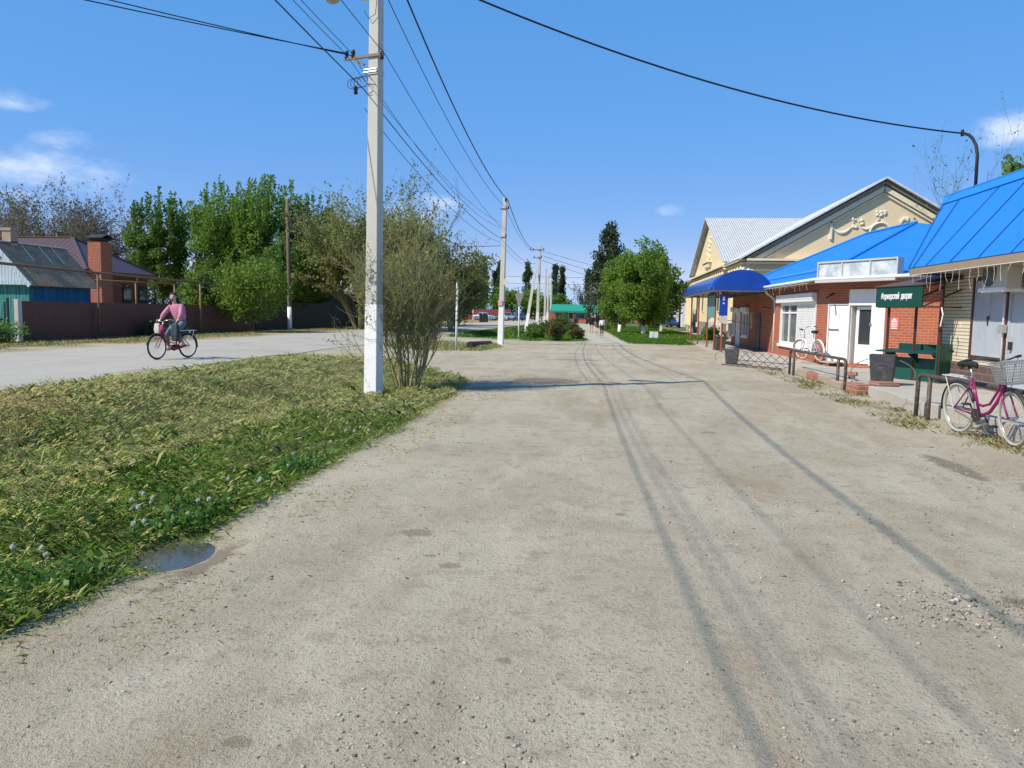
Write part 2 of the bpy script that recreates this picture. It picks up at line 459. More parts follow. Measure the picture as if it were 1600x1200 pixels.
STAINS = [(-1.34, 5.3, .12, .10), (-0.96, 4.64, .075, .06), (-1.13, 4.8, .05, .03), (0.12, 6.11, .05, .06), (-0.44, 3.37, .04, .035), (-1.32, 2.55, .06, .04)]
def ground_material():
    t = NT('ground_surface'); o = t.obj()
    att = t.n('ShaderNodeAttribute', _attribute_name='grass').outputs['Fac']
    sep = t.n('ShaderNodeSeparateXYZ', Vector=o)
    # packed dirt with crushed stone
    big = t.sstep(t.noise(o, 0.42, 6, 0.62, 0.8), 0.34, 0.66)
    mp = t.n('ShaderNodeMapping', Vector=o); mp.inputs['Scale'].default_value = (1.0, 0.28, 1.0)
    streak = t.noise(mp.outputs[0], 1.7, 6, 0.65, 0.3)
    mid = t.noise(o, 5.0, 6, 0.7); fine = t.noise(o, 45, 5, 0.7); grit = t.noise(o, 160, 3, 0.6)
    dirt = t.mix(big, (0.375, 0.312, 0.212, 1), (0.465, 0.402, 0.292, 1))
    dirt = t.mix(t.math('MULTIPLY', t.sstep(streak, 0.48, 0.68), 0.55), dirt, (0.54, 0.47, 0.345, 1))
    dirt = t.mix(t.math('MULTIPLY', t.sstep(streak, 0.46, 0.30), 0.6), dirt, (0.30, 0.228, 0.14, 1))
    dirt = t.mix(t.math('MULTIPLY', t.sstep(mid, 0.50, 0.66), 0.55), dirt, (0.27, 0.222, 0.155, 1))
    dirt = t.mix(t.math('MULTIPLY', t.sstep(fine, 0.50, 0.68), 0.75), dirt, (0.21, 0.175, 0.12, 1))
    dirt = t.mix(t.math('MULTIPLY', t.sstep(grit, 0.54, 0.66), 0.6), dirt, (0.58, 0.52, 0.42, 1))
    vo = t.n('ShaderNodeTexVoronoi', Vector=o); vo.inputs['Scale'].default_value = 30
    spk = t.math('MULTIPLY', t.sstep(vo.outputs['Distance'], 0.22, 0.08), t.sstep(t.noise(o, 2.2, 4), 0.5, 0.62))
    dirt = t.mix(t.math('MULTIPLY', spk, 0.5), dirt, (0.50, 0.46, 0.39, 1))
    v3 = t.n('ShaderNodeTexVoronoi', Vector=o); v3.inputs['Scale'].default_value = 17
    shade_f = t.math('MULTIPLY', t.sstep(v3.outputs['Distance'], 0.16, 0.10), t.sstep(t.noise(o, 1.1, 4, .6), 0.40, 0.55))
    v4 = t.n('ShaderNodeTexVoronoi', Vector=o); v4.inputs['Scale'].default_value = 46
    shade_f = t.math('MAXIMUM', shade_f, t.math('MULTIPLY', t.sstep(v4.outputs['Distance'], 0.20, 0.10), t.sstep(t.noise(o, 2.3, 4, .6), 0.44, 0.56)))
    dirt = t.mix(t.math('MULTIPLY', shade_f, 0.75), dirt, (0.11, 0.09, 0.065, 1))  # small grit shadows painted in as dark specks
    # damp oily spots with a shape of their own
    v2 = t.n('ShaderNodeTexVoronoi', Vector=o); v2.inputs['Scale'].default_value = 0.55
    spot = t.sstep(t.math('ADD', v2.outputs['Distance'], t.math('MULTIPLY', t.noise(o, 9, 4), 0.12)), 0.14, 0.11)
    dirt = t.mix(t.math('MULTIPLY', spot, 0.6), dirt, (0.20, 0.15, 0.095, 1))
    wob_ = t.math('MULTIPLY', t.math('SUBTRACT', t.noise(o, 22, 5, 0.65), 0.5), 2.4)
    for (a_, b_, c_, d_) in STAINS:
        r2 = t.math('ADD', t.math('POWER', t.math('ABSOLUTE', t.math('DIVIDE', t.math('SUBTRACT', sep.outputs[0], a_), c_)), 2.0), t.math('POWER', t.math('ABSOLUTE', t.math('DIVIDE', t.math('SUBTRACT', sep.outputs[1], b_), d_)), 2.0))
        dirt = t.mix(t.math('MULTIPLY', t.sstep(t.math('ADD', r2, wob_), 1.3, 0.4), 0.6), dirt, (0.20, 0.15, 0.088, 1))
    mu = t.n('ShaderNodeAttribute', _attribute_name='mud').outputs['Fac']
    dirt = t.mix(t.math('MULTIPLY', t.sstep(t.math('ADD', mu, t.math('MULTIPLY', t.math('SUBTRACT', t.noise(o, 7, 6, 0.7), 0.5), 1.1)), 0.35, 0.62), 0.7), dirt, (0.165, 0.125, 0.09, 1))
    # soil and moss under the grass
    gr = t.mix(t.noise(o, 1.1, 5, 0.6), (0.10, 0.115, 0.035, 1), (0.21, 0.17, 0.09, 1))
    gr = t.mix(t.sstep(fine, 0.4, 0.75), gr, (0.085, 0.10, 0.03, 1))
    far_ = t.math('MULTIPLY', t.sstep(sep.outputs[0], -17.2, -18.2), t.sstep(t.noise(o, 0.8, 4, .6), 0.35, 0.55))
    gr = t.mix(far_, gr, t.mix(fine, (0.42, 0.28, 0.14, 1), (0.30, 0.20, 0.10, 1)))
    m = t.sstep(t.math('ADD', att, t.math('MULTIPLY', t.math('SUBTRACT', t.noise(o, 6, 6, 0.7), 0.5), 0.9)), 0.38, 0.62)
    cc = t.mix(m, dirt, gr)
    # straw litter along the border of grass and dirt
    bd = t.math('MULTIPLY', t.sstep(att, 0.02, 0.3), t.math('SUBTRACT', 1.0, m))
    cc = t.mix(t.math('MULTIPLY', bd, t.sstep(t.noise(o, 14, 5, 0.7), 0.4, 0.6)), cc, (0.22, 0.205, 0.10, 1))
    h = t.math('ADD', t.math('MULTIPLY', mid, 0.9), t.math('ADD', t.math('MULTIPLY', fine, 0.55), t.math('MULTIPLY', grit, 0.25)))
    h = t.math('ADD', h, t.math('MULTIPLY', t.sstep(vo.outputs['Distance'], 0.25, 0.05), 0.12))
    return t.pbsdf(cc, 0.95, t.bump(h, 0.9, 0.026), 0, 0.15)
M_ground = ground_material()
gq = gm[quads].mean(1)
def in_setting(sel, name):
    q = quads[sel]
    u, inv = np.unique(q, return_inverse=True)
    o = np_mesh(name, vs[u], inv.reshape(-1, 4), M_ground, smooth=True, attr={'grass': gm[u], 'mud': mud[u]})
    return tag(o, kind='structure')
cy = vs[quads[:, 0], 1]; cx = vs[quads[:, 0], 0]
near = (cx > -9.9) & (cx < 7.5) & (cy > -2) & (cy < 126)
in_setting(~near, 'ground')
in_setting(near & (gq >= 0.5), 'grass_verge')
in_setting(near & (gq < 0.5), 'dirt_track')

def sheet(name, left, right, ys, lift, mat, sub=6, crown=0.0):
    """ribbon of ground following the terrain"""
    V = []; F = []
    for y in ys:
        for k in range(sub + 1):
            x = lerp(left(y), right(y), k / sub)
            V.append((x, y, terr(x, y) + lift))
    for j in range(len(ys) - 1):
        for k in range(sub):
            a = j * (sub + 1) + k
            F.append((a, a + 1, a + sub + 2, a + sub + 1))
    return np_mesh(name, np.array(V), np.array(F), mat, smooth=True)
def asphalt(name, c1, c2, c3):
    t = NT(name); o = t.obj()
    mp = t.n('ShaderNodeMapping', Vector=o); mp.inputs['Scale'].default_value = (1, 0.12, 1)
    cc = t.mix(t.noise(mp.outputs[0], 0.9, 5, 0.6), c4(c1), c4(c2))
    cc = t.mix(t.math('MULTIPLY', t.sstep(t.noise(o, 0.6, 6, 0.65), 0.5, 0.7), 0.6), cc, c4(c3))
    f = t.noise(o, 60, 4, 0.7)
    cc = t.mix(t.math('MULTIPLY', t.sstep(f, 0.5, 0.75), 0.35), cc, c4(tuple(x * 0.6 for x in c1)))
    # cracks
    vo = t.n('ShaderNodeTexVoronoi', Vector=o, _feature='DISTANCE_TO_EDGE'); vo.inputs['Scale'].default_value = 0.35
    ck = t.math('MULTIPLY', t.sstep(t.math('ADD', vo.outputs['Distance'], t.math('MULTIPLY', t.noise(o, 4, 4), 0.03)), 0.026, 0.016), 0.5)
    cc = t.mix(ck, cc, c4(tuple(x * 0.5 for x in c1)))
    return t.pbsdf(cc, 0.9, t.bump(f, 0.4, 0.01), 0, 0.1)
M_road = asphalt('road_asphalt', (0.38, 0.345, 0.285), (0.45, 0.415, 0.345), (0.32, 0.285, 0.23))
M_path = asphalt('path_asphalt', (0.42, 0.375, 0.29), (0.48, 0.435, 0.345), (0.34, 0.30, 0.235))
YR = [-60, -30, -10] + [y for y in range(0, 60, 1)] + list(range(60, 400, 10)) + list(range(400, 1200, 100))
def wob(y, s): return 0.22 * mnoise.noise((y * 0.35, s, 0)) + 0.10 * mnoise.noise((y * 1.3, s, 4))
tag(sheet('road', lambda y: -17.4 + wob(y, 1), lambda y: -10.1 + wob(y, 7), YR, 0.012, M_road, 10), kind='structure')
tag(sheet('path', lambda y: path_x(y) - 0.95 + 0.5 * wob(y, 2), lambda y: path_x(y) + 0.95 + 0.5 * wob(y, 9), [39.2 + i * 2 for i in range(56)], 0.012, M_path, 4), kind='structure')
# concrete pavement in front of the shops (raised) with kerb
M_pave = asphalt('pavement_concrete', (0.40, 0.365, 0.31), (0.47, 0.435, 0.38), (0.33, 0.295, 0.245))
def pave(name, edge, y0, y1, x1, z, n=24):
    b = MB()
    pts = [(edge(lerp(y0, y1, i / n)), lerp(y0, y1, i / n), z) for i in range(n + 1)]
    b.prism([(x1, y0, z), (x1, y1, z)] + pts[::-1], (0, 0, -0.9))
    return tag(b.build(name, M_pave, bevel=0.015), kind='structure')
pave('pavement', lambda y: 5.22 + 0.05 * math.sin(y * 1.7) + 0.16 * (1 - sst(12, 14, y)) + 0.03 * mnoise.noise((y * 3, 0, 5)), 5.0, 16.4, 9.0, 0.22)
pave('pavement_broken_edge', lambda y: 5.35 + 0.10 * mnoise.noise((y * 2.5, 0, 0)) + 0.06 * mnoise.noise((y * 9, 3, 0)), 16.404, 22.6, 9.5, 0.20, 60)
pave('lower_pavement', lambda y: 5.1 - 0.6 * sst(26, 30, y), 22.604, 47.0, 8.0, 0.09)
# ------------------------------------------------------------------ utility poles
def cpole(loc, h, lean=(0, 0), w0=0.29, w1=0.20, white=1.7, rz=-10, label='', group='concrete utility poles along the street', name='utility_pole', wm=None):
    t = thing(name, label, 'utility pole', loc, R_(rz), group)
    def sec(z):
        k = z / h; w = lerp(w0, w1, k) / 2; d = w * 0.80
        ox, oy = lean[0] * k, lean[1] * k
        return [(ox - w, oy - d, z), (ox + w * 0.86, oy - d, z), (ox + w * 0.86, oy + d, z), (ox - w, oy + d, z)]
    b = MB(); zs = [-0.6] + [white + (h - white) * i / 6 for i in range(7)]
    rings = [sec(z) for z in zs]
    for r in rings: b.v += r
    n = len(rings)
    for i in range(n - 1):
        for k in range(4):
            l = (k + 1) % 4; b.f.append((i * 4 + k, i * 4 + l, i * 4 + 4 + l, i * 4 + 4 + k)); b.m.append(0)
    b.f.append(tuple(n * 4 - 4 + k for k in range(4))); b.m.append(0)
    b.build('shaft', M_concrete, t, bevel=0.012)
    if white:
        b = MB()
        r0, r1 = sec(-0.3), sec(white)
        def grow(r, zc):
            cx_ = sum(p[0] for p in r) / 4; cy_ = sum(p[1] for p in r) / 4
            return [(cx_ + (p[0] - cx_) * 1.03, cy_ + (p[1] - cy_) * 1.03, p[2]) for p in r]
        b.v += grow(r0, 0) + grow(r1, 0)
        for k in range(4):
            l = (k + 1) % 4; b.f.append((k, l, 4 + l, 4 + k)); b.m.append(0)
        b.f.append((4, 5, 6, 7)); b.m.append(0)
        b.build('whitewash', wm or M_lime, t, bevel=0.01)
    return t

M_insul = pmat('dark_insulator', (0.03, 0.02, 0.016), 0.3, 0.2)
M_rustmetal = pmat('rusty_steel', (0.13, 0.095, 0.07), 0.75, 0.3, 9, 0.2, 50, dirt=(0.20, 0.09, 0.04), dirtamt=0.6)
M_lampshell = pmat('lamp_shell', (0.62, 0.56, 0.42), 0.5, 0.1, 4, 0.05, 30, dirt=(0.3, 0.25, 0.15), dirtamt=0.4)
def insuls(parent, pts):
    for p in pts:
        b = MB(); insul(b, p); b.build('insulator', M_insul, parent, smooth=True)
def insul(b, p):
    b.lathe([(0.0, -0.09), (0.035, -0.09), (0.04, -0.05), (0.028, -0.03), (0.045, 0.0), (0.03, 0.03), (0.04, 0.05), (0.0, 0.07)], p, 10)

P1 = (-4.55, 14.45)
z1 = terr(*P1)
p1 = cpole((P1[0], P1[1], z1), 8.3, (0.07, 0), 0.30, 0.21, 1.72, -17,
           'tall concrete pole with a lamp and whitewashed foot beside the bare shrub')
b = MB(); b.beam((-0.60, -0.10, 6.33), (0.28, -0.10, 6.33), 0.05, 0.05); b.beam((-0.40, -0.10, 6.305), (-0.15, -0.10, 6.18), 0.04, 0.05)
b.build('crossarm', pmat('crossarm_grey', (0.20, 0.185, 0.15), 0.7, 0.2), p1)
insuls(p1, [(-0.55, -0.10, 6.42), (-0.40, -0.10, 6.42), (0.24, -0.10, 6.33), (-0.33, -0.12, 5.75)])
b = MB()
for z in (6.08, 6.03): b.tube([(-0.14, -0.13, z), (0.13, -0.13, z), (0.13, 0.13, z), (-0.14, 0.13, z)], 0.012, 6, closed=True)
b.build('pole_band', M_chrome, p1)
b = MB()
for k in range(4):
    cx0 = -0.35 + 0.07 * k
    b = MB(); b.tube([(cx0 + 0.16 * math.cos(a) + 0.02 * k, -0.14 - 0.02 * k, 5.85 + 0.10 * math.sin(a)) for a in [i * 2 * PI / 14 for i in range(12 + k % 3)]], 0.006, 5); b.build('wire_tail', M_cable, p1)
b = MB(); b.tube([(-0.12, -0.14, 7.15), (-0.02, -0.15, 6.98), (0.12, -0.13, 7.05), (0.14, -0.1, 7.4)], 0.006, 5)
b.build('wire_tail', M_cable, p1)
# lamp (arm bracket, shell, lens)
lp = thing('street_lamp', 'cream street lamp head bolted to the top of the tall concrete pole', 'street lamp', (P1[0], P1[1], z1 + 7.46), R_(-10))
b = MB(); b.box((-0.19, -0.02, 0.02), (0.16, 0.20, 0.20)); b.tube([(-0.25, -0.02, 0.02), (-0.42, -0.02, 0.08)], 0.035, 10); b.build('bracket', M_white, lp, bevel=0.015)
b = MB()
b.lathe([(0.03, 0.0), (0.08, -0.04), (0.10, -0.25), (0.14, -0.45), (0.15, -0.62), (0.09, -0.76), (0.0, -0.78)], (-0.30, -0.02, 0.06), 16, 0, 'X')
b.xform(Matrix.Translation((-0.3, 0, 0.06)) @ Matrix.Rotation(R_(10), 4, 'Y') @ Matrix.Translation((0.3, 0, -0.06)))
b.build('shell', M_lampshell, lp, smooth=True)
b = MB(); b.ball((-0.86, -0.02, 0.02), 0.13, 10, 0, (1.2, 1, 0.85)); b.build('lens', pmat('lamp_lens', (0.45, 0.42, 0.33), 0.2, 0.1), lp, smooth=True)

P2 = (-5.33, 37.3)
p2 = cpole((P2[0], P2[1], terr(*P2) - 0.02), 7.1, (0.12, 0), 0.28, 0.19, 1.9, -8,
           'concrete pole with a round plate and faded pink notice at the grass island')
for (xa_, xb_, z_) in ((-.05, .2, 5.2), (-.1, .3, 6.55)):
    b = MB(); b.beam((xa_, -0.08, z_), (xb_, -0.08, z_), 0.05); b.build('crossarm', M_rustmetal, p2)
insuls(p2, [(0.3, -0.08, 6.62), (0.2, -0.08, 5.28), (0.15, -0.08, 7.0)])
b = MB(); b.lathe([(0.0, 0.0), (0.15, 0.0), (0.15, 0.012), (0.0, 0.012)], (0.22, -0.16, 3.05), 20, 0, 'Y'); b.build('round_plate', pmat('plate_cream', (0.6, 0.52, 0.38), 0.6, 0.1), p2)
b = MB(); b.box((-0.02, -0.146, 2.05), (0.2, 0.008, 0.28)); b.build('notice', pmat('pink_notice', (0.62, 0.36, 0.34), 0.8, 0.1), p2)

P3 = (-6.5, 68.5)
p3 = cpole((P3[0], P3[1], terr(*P3)), 7.6, (0.1, 0), 0.30, 0.20, 1.6, -8, 'concrete pole third in the row, with crossarms, propped by a slanting strut')
b = MB(); b.beam((-0.8, -0.1, 7.1), (0.5, -0.1, 7.1), 0.07); b.beam((-0.5, -0.1, 6.4), (0.3, -0.1, 6.4), 0.06); b.build('crossarm', M_rustmetal, p3)
insuls(p3, [(x, -0.1, 7.2) for x in (-0.75, -0.5, 0.45)] + [(-0.4, -0.1, 6.5), (0.25, -0.1, 6.5)])
zs = terr(-7.35, 66.5)
st = cpole((-7.35, 66.5, zs), 5.6, (0.62, 1.6), 0.30, 0.22, 1.75, 0, 'slanting concrete strut leaning against the third pole of the row')
for (px_, py_, hh, lab) in ((-8.05, 94, 7.4, 'concrete pole with white foot, fourth in the row beyond the strut'),
                            (-9.6, 117, 7.3, 'far concrete pole fifth in the row near the green roofed kiosk'),
                            (-10.6, 135, 7.2, 'far concrete pole sixth in the row beside the green kiosk roof'),
                            (-11.4, 147, 7.0, 'farthest concrete pole of the row left of the kiosk')):
    cpole((px_, py_, terr(px_, py_)), hh, (0.05, 0), 0.30, 0.2, 1.6, -6, lab)
cpole((-1.9, 112, terr(-1.9, 112)), 5.2, (0, 0), 0.22, 0.16, 1.7, -6, 'slim pale post with white foot in front of the green roofed kiosk')
# brown wooden post with white foot across the road
wp = thing('wooden_pole', 'tall brown wooden pole with a whitewashed foot across the road', 'utility pole', (-21.65, 50.0, terr(-21.65, 50)))
b = MB(); b.tube([(0, 0, -0.5), (0.0, 0, 1.5), (-0.04, 0, 5), (-0.09, 0, 8.75)], [0.15, 0.14, 0.125, 0.11], 12); b.build('shaft', M_oldwood, wp, smooth=True)
b = MB(); b.tube([(0, 0, -0.3), (0.0, 0, 1.55)], [0.155, 0.147], 12); b.build('whitewash', M_lime, wp, smooth=True)
b = MB(); b.beam((-0.25, 0, 8.5), (0.1, 0, 8.5), 0.08); insul(b, (-0.2, 0, 8.62)); insul(b, (0.0, 0.1, 8.6)); b.build('crossarm', M_dkmetal, wp)
# dark lamp post near the white building
dl = thing('lamp_post', 'dark slim lamp post in front of the pale two storey building', 'lamp post', (9.0, 104.0, terr(9, 104)))
b = MB(); b.tube([(0, 0, -0.3), (0, 0, 6.4)], [0.14, 0.10], 10); b.build('post', M_dkmetal, dl, smooth=True)
b = MB(); b.tube([(0, 0, 5.4), (0.4, -0.2, 5.75)], 0.04, 6); b.box((0.62, -0.3, 5.9), (0.55, 0.22, 0.14), ry=R_(-30)); b.build('lamp_head', M_dkmetal, dl)
# thin white marker post and the back of a triangular sign
mk = thing('marker_post', 'thin white marker post in the grass island near the culvert', 'post', (-6.2, 30.6, terr(-6.2, 30.6)))
b = MB(); b.tube([(0, 0, -0.3), (0.03, 0, 2.75)], 0.045, 10); b.build('post', M_lime, mk, smooth=True)
b = MB(); b.lathe([(0, 0), (0.055, 0), (0.05, 0.06), (0, 0.08)], (0.03, 0, 2.74), 10); b.build('cap', M_concrete, mk)
sg = thing('road_sign', 'grey back of an upside down triangular road sign on a white post', 'road sign', (-5.25, 44.0, terr(-5.25, 44)))
b = MB(); b.tube([(0, 0, -0.3), (0.0, 0, 2.6)], 0.04, 10); b.build('post', M_lime, sg, smooth=True)
b = MB(); b.prism([(-0.25, -0.05, 2.62), (0.25, -0.05, 2.62), (0.22, -0.05, 2.5), (0.03, -0.05, 1.9), (-0.03, -0.05, 1.9), (-0.22, -0.05, 2.5)], (0, -0.015, 0)); b.build('sign_plate', pmat('sign_back', (0.25, 0.23, 0.22), 0.5, 0.1), sg)

# ------------------------------------------------------------------ wires
def cat_pts(p, q, sag, n=26):
    p = Vector(p); q = Vector(q)
    return [p.lerp(q, i / n) - Vector((0, 0, sag * 4 * (i / n) * (1 - i / n))) for i in range(n + 1)]
def wire(label, runs, r, name='power_cable'):
    b = MB(); pts = []
    for (p, q, sag) in runs:
        c = cat_pts(p, q, sag); pts += c if not pts else c[1:]
    b.tube(pts, r, 5, cap=False)
    return tag(b.build(name, M_cable, smooth=True), label, 'cable', 'overhead wires')
T1 = (P1[0] + 0.26, P1[1], z1 + 8.2); T2 = (P2[0] + 0.24, P2[1], 6.95); T3 = (P3[0] - 0.6, P3[1], 7.25); T0 = (-3.9, -10, 8.2)
wire('thick black cable along the tops of the concrete poles, rightmost and highest', [(T0, T1, 0.5), (T1, T2, 0.55), (T2, T3, 0.5)], 0.019)
wire('thinner black wire hanging left of the thick cable at the pole tops', [((P1[0] + 0.2, P1[1], z1 + 7.5), (P2[0] + 0.15, P2[1], 6.6), 0.5), ((P2[0] + 0.15, P2[1], 6.6), (P3[0] - 0.4, P3[1], 6.95), 0.5)], 0.009)
L0 = (-3.3, -10, 5.75)
wire('thick black low cable passing just left of the tall pole', [(L0, (P1[0] - 0.14, P1[1] - 0.2, 5.68), 0.2), ((P1[0] - 0.14, P1[1] - 0.2, 5.68), (P2[0] - 0.05, P2[1] - 0.1, 5.12), 0.35), ((P2[0] - 0.05, P2[1] - 0.1, 5.12), (P3[0] - 0.3, P3[1], 5.9), 0.35)], 0.0105)
wire('thin wire slung just under the low thick cable', [((P1[0] - 0.15, P1[1] - 0.1, 5.35), (P2[0] - 0.1, P2[1] - 0.1, 4.95), 0.45), ((P2[0] - 0.1, P2[1] - 0.1, 4.95), (P3[0] - 0.35, P3[1], 5.6), 0.4)], 0.007)
for k, (x, lab) in enumerate(((-0.55, 'outer of the two thin wires running overhead from the crossarm insulators'), (-0.42, 'inner of the two thin wires running overhead from the crossarm insulators'))):
    wire(lab, [((-3.5 + 0.1 * k, -10, 6.6), (P1[0] + x, P1[1] - 0.1, 6.38), 0.4), ((P1[0] + x, P1[1] - 0.1, 6.38), (P2[0] - 0.1, P2[1], 5.9 - 0.25 * k), 0.5 + 0.1 * k)], 0.006)
wire('thin wire from the right insulator of the crossarm on the tall pole', [((-3.2, -10, 6.9), (P1[0] + 0.26, P1[1] - 0.1, 6.3), 0.35), ((P1[0] + 0.26, P1[1] - 0.1, 6.3), (P2[0] + 0.1, P2[1], 5.55), 0.35)], 0.007)
for k in range(2):
    wire(('lower', 'upper')[k] + ' of the two service wires leaving the crossarm towards the top left', [((P1[0] - 0.5 + 0.12 * k, P1[1] - 0.1, 6.36 - 0.05 * k), (-18.5, (1.0, 5.4)[k], (6.6, 8.1)[k]), 0.25)], 0.010)
wire('long sagging black cable from the tall pole to the hooked mast on the blue roof', [((P1[0] + 0.2, P1[1], z1 + 8.1), (8.2, 20.0, 6.02), 0.52)], 0.020)
wire('thin wire leaving the second pole to the left over the road', [((P2[0] - 0.1, P2[1], 4.78), (-22, 56, 6.6), 0.2)], 0.014)
for k in range(3):
    wire(('top', 'middle', 'bottom')[k] + ' of three wires running from the third pole towards the pine', [((P3[0] + 0.3, P3[1], 7.0 - 0.4 * k), (9.0, 104.0 + k, 6.3 - 0.4 * k), 0.5 + 0.2 * k)], 0.016)
for k in range(2):
    wire(('upper', 'lower')[k] + ' of the far wires crossing level behind the third pole', [((-26, 100, 6.5 - 0.9 * k), (9.0, 104, 6.4 - 0.9 * k), 0.2)], 0.02)
M_yel = pmat('gas_pipe_yellow', (0.26, 0.165, 0.06), 0.6, 0.2, 5, 0.1, 40, dirt=(0.22, 0.12, 0.05), dirtamt=0.6)
M_pipe = pmat('gas_pipe_brown', (0.19, 0.105, 0.055), 0.7, 0.2, 5, 0.1, 40, dirt=(0.10, 0.06, 0.04), dirtamt=0.6)

# ------------------------------------------------------------------ wall-based helpers
class Wall:
    def __init__(s, O, u, n=None):
        s.O = Vector(O); s.u = Vector((u[0], u[1], 0)).normalized()
        s.n = Vector((s.u.y, -s.u.x, 0)) if n is None else Vector((n[0], n[1], 0)).normalized()
    def P(s, a, z, c=0.0):
        p = s.O + s.u * a + s.n * c; return Vector((p.x, p.y, z))
    def block(s, b, a0, a1, z0, z1, c0, c1, mi=0):
        return b.prism([s.P(a0, z0, c0), s.P(a1, z0, c0), s.P(a1, z1, c0), s.P(a0, z1, c0)], s.n * (c1 - c0), mi)
    def frame(s, b, a0, a1, z0, z1, w, c0, c1, mi=0):
        s.block(b, a0, a0 + w, z0, z1, c0, c1, mi); s.block(b, a1 - w, a1, z0, z1, c0, c1, mi)
        s.block(b, a0 + w, a1 - w, z1 - w, z1, c0, c1, mi); s.block(b, a0 + w, a1 - w, z0, z0 + w, c0, c1, mi)
def wall_cut(b, W, a0, a1, z0, z1, th, holes, mi=0):
    """wall slab (thickness th inward) with rectangular holes [(a0,a1,z0,z1)] built from strips"""
    cuts = sorted(set([a0, a1] + [h[0] for h in holes] + [h[1] for h in holes]))
    for i in range(len(cuts) - 1):
        l, r = cuts[i], cuts[i + 1]
        hs = sorted([h for h in holes if h[0] <= l + 1e-6 and h[1] >= r - 1e-6], key=lambda h: h[2])
        z = z0
        for h in hs:
            if h[2] > z + 1e-6: W.block(b, l, r, z, h[2], -th, 0, mi)
            z = h[3]
        if z < z1 - 1e-6: W.block(b, l, r, z, z1, -th, 0, mi)

M_brick = brickmat('red_brick', (0.36, 0.088, 0.040), (0.45, 0.125, 0.058), (0.40, 0.30, 0.23), 0.25, 0.077, 0.008, 0.85, 0.5)
M_blue = sheetmat('blue_roof_sheet', (0.018, 0.205, 0.62), 0.11, 0.42, 0, 0.10, 0.012, (0.045, 0.20, 0.48), 0.45, spec=0.4)
M_bluetrim = pmat('blue_trim', (0.02, 0.22, 0.65), 0.4, 0.06, 3, 0.03, 20)
M_siding = brickmat('cream_clinker', (0.70, 0.61, 0.45), (0.76, 0.68, 0.52), (0.20, 0.165, 0.12), 3.0, 0.075, 0.009, 0.8, 0.5, 0.5, 0.12)
M_stone = brickmat('brown_stone', (0.115, 0.075, 0.065), (0.155, 0.105, 0.09), (0.24, 0.20, 0.18), 0.36, 0.15, 0.012, 0.8, 0.8, 0.5, 0.3)
M_tan = pmat('soffit_tan', (0.30, 0.225, 0.15), 0.7, 0.1, 4)
M_greymetal = pmat('grey_shutter', (0.42, 0.455, 0.49), 0.5, 0.06, 2.5, 0.08, 20, dirt=(0.28, 0.30, 0.33), dirtamt=0.35)
M_redbrown = pmat('redbrown_frame', (0.10, 0.035, 0.025), 0.5, 0.2)
M_plastic = pmat('white_plastic', (0.82, 0.82, 0.80), 0.35, 0.03, 3, 0.03, 20)
M_ac = pmat('ac_beige', (0.55, 0.52, 0.44), 0.5, 0.06, 3, 0.05, 25, dirt=(0.4, 0.36, 0.28), dirtamt=0.4)

# ------------------------------------------------------------------ cream clinker kiosk with the near blue roof
XSH = 7.45
shop = thing('kiosk_shop', 'cream clinker shop with grey shutters under the nearest bright blue roof', 'shop', (XSH, 18.6, 0.22))
SO = Vector((XSH, 18.6, 0.22))
def rel(b, t):
    o = Vector(t.location); b.v = [tuple(Vector(p) - o) for p in b.v]; return b
WS = Wall((XSH, 18.6, 0), (0, -1), (-1, 0))     # a runs toward the camera
b = MB(); wall_cut(b, WS, 0, 9.0, 0.2, 2.75, 0.3, [(1.50, 2.90, 0.84, 2.43), (2.98, 4.0, 0.2, 2.13)])
b.box((XSH + 2.65, 18.6 - 4.5, 1.475), (4.7, 9.0, 2.55)); rel(b, shop).build('wall', M_siding, shop)
b = MB(); wall_cut(b, WS, -0.03, 9.0, 0.18, 0.70, -0.028, [(2.98, 4.0, 0.1, 1.2)]); rel(b, shop).build('plinth', M_stone, shop)
b = MB(); WS.block(b, -0.04, 0.05, 0.705, 2.7, -0.04, 0.02); rel(b, shop).build('corner_trim', M_redbrown, shop)
f = MB(); WS.frame(f, 1.46, 2.93, 0.80, 2.47, 0.06, -0.1, 0.025); fo = rel(f, shop).build('window_frame', M_redbrown, shop)
for a0, a1, nm in ((1.53, 2.18, 0), (2.19, 2.86, 1)):
    b = MB(); WS.block(b, a0, a1, 0.87, 2.40, -0.06, -0.01)
    WS.frame(b, a0, a1, 0.87, 2.40, 0.035, -0.012, 0.004)
    s_ = rel(b, shop).build('shutter', M_greymetal, fo, bevel=0.004); 
b = MB(); WS.block(b, 2.13, 2.22, 1.60, 1.68, -0.005, 0.02); WS.block(b, 2.165, 2.195, 1.50, 1.60, -0.005, 0.025); rel(b, shop).build('latch', M_dkmetal, fo)
b = MB(); WS.block(b, 3.02, 3.96, 0.24, 2.10, -0.08, -0.02); d_ = rel(b, shop).build('door', M_greymetal, shop, bevel=0.005)
b = MB(); WS.frame(b, 2.97, 4.01, 0.22, 2.15, 0.05, -0.1, 0.012); rel(b, shop).build('door_frame', M_greymetal, shop)
b = MB(); WS.block(b, 3.08, 3.14, 1.05, 1.2, -0.02, 0.04); rel(b, shop).build('handle', M_dkmetal, d_)
b = MB(); pts = [WS.P(2.86, 2.2, 0.05), WS.P(2.87, 1.6, 0.05), WS.P(2.89, 0.72, 0.05)]; b.tube(pts, 0.014, 8)
b.tube([WS.P(2.62, 2.42, 0.07), WS.P(2.7, 2.24, 0.06), WS.P(2.86, 2.2, 0.05), WS.P(3.6, 2.18, 0.05)], 0.018, 8); rel(b, shop).build('conduit', M_plastic, shop, smooth=True)
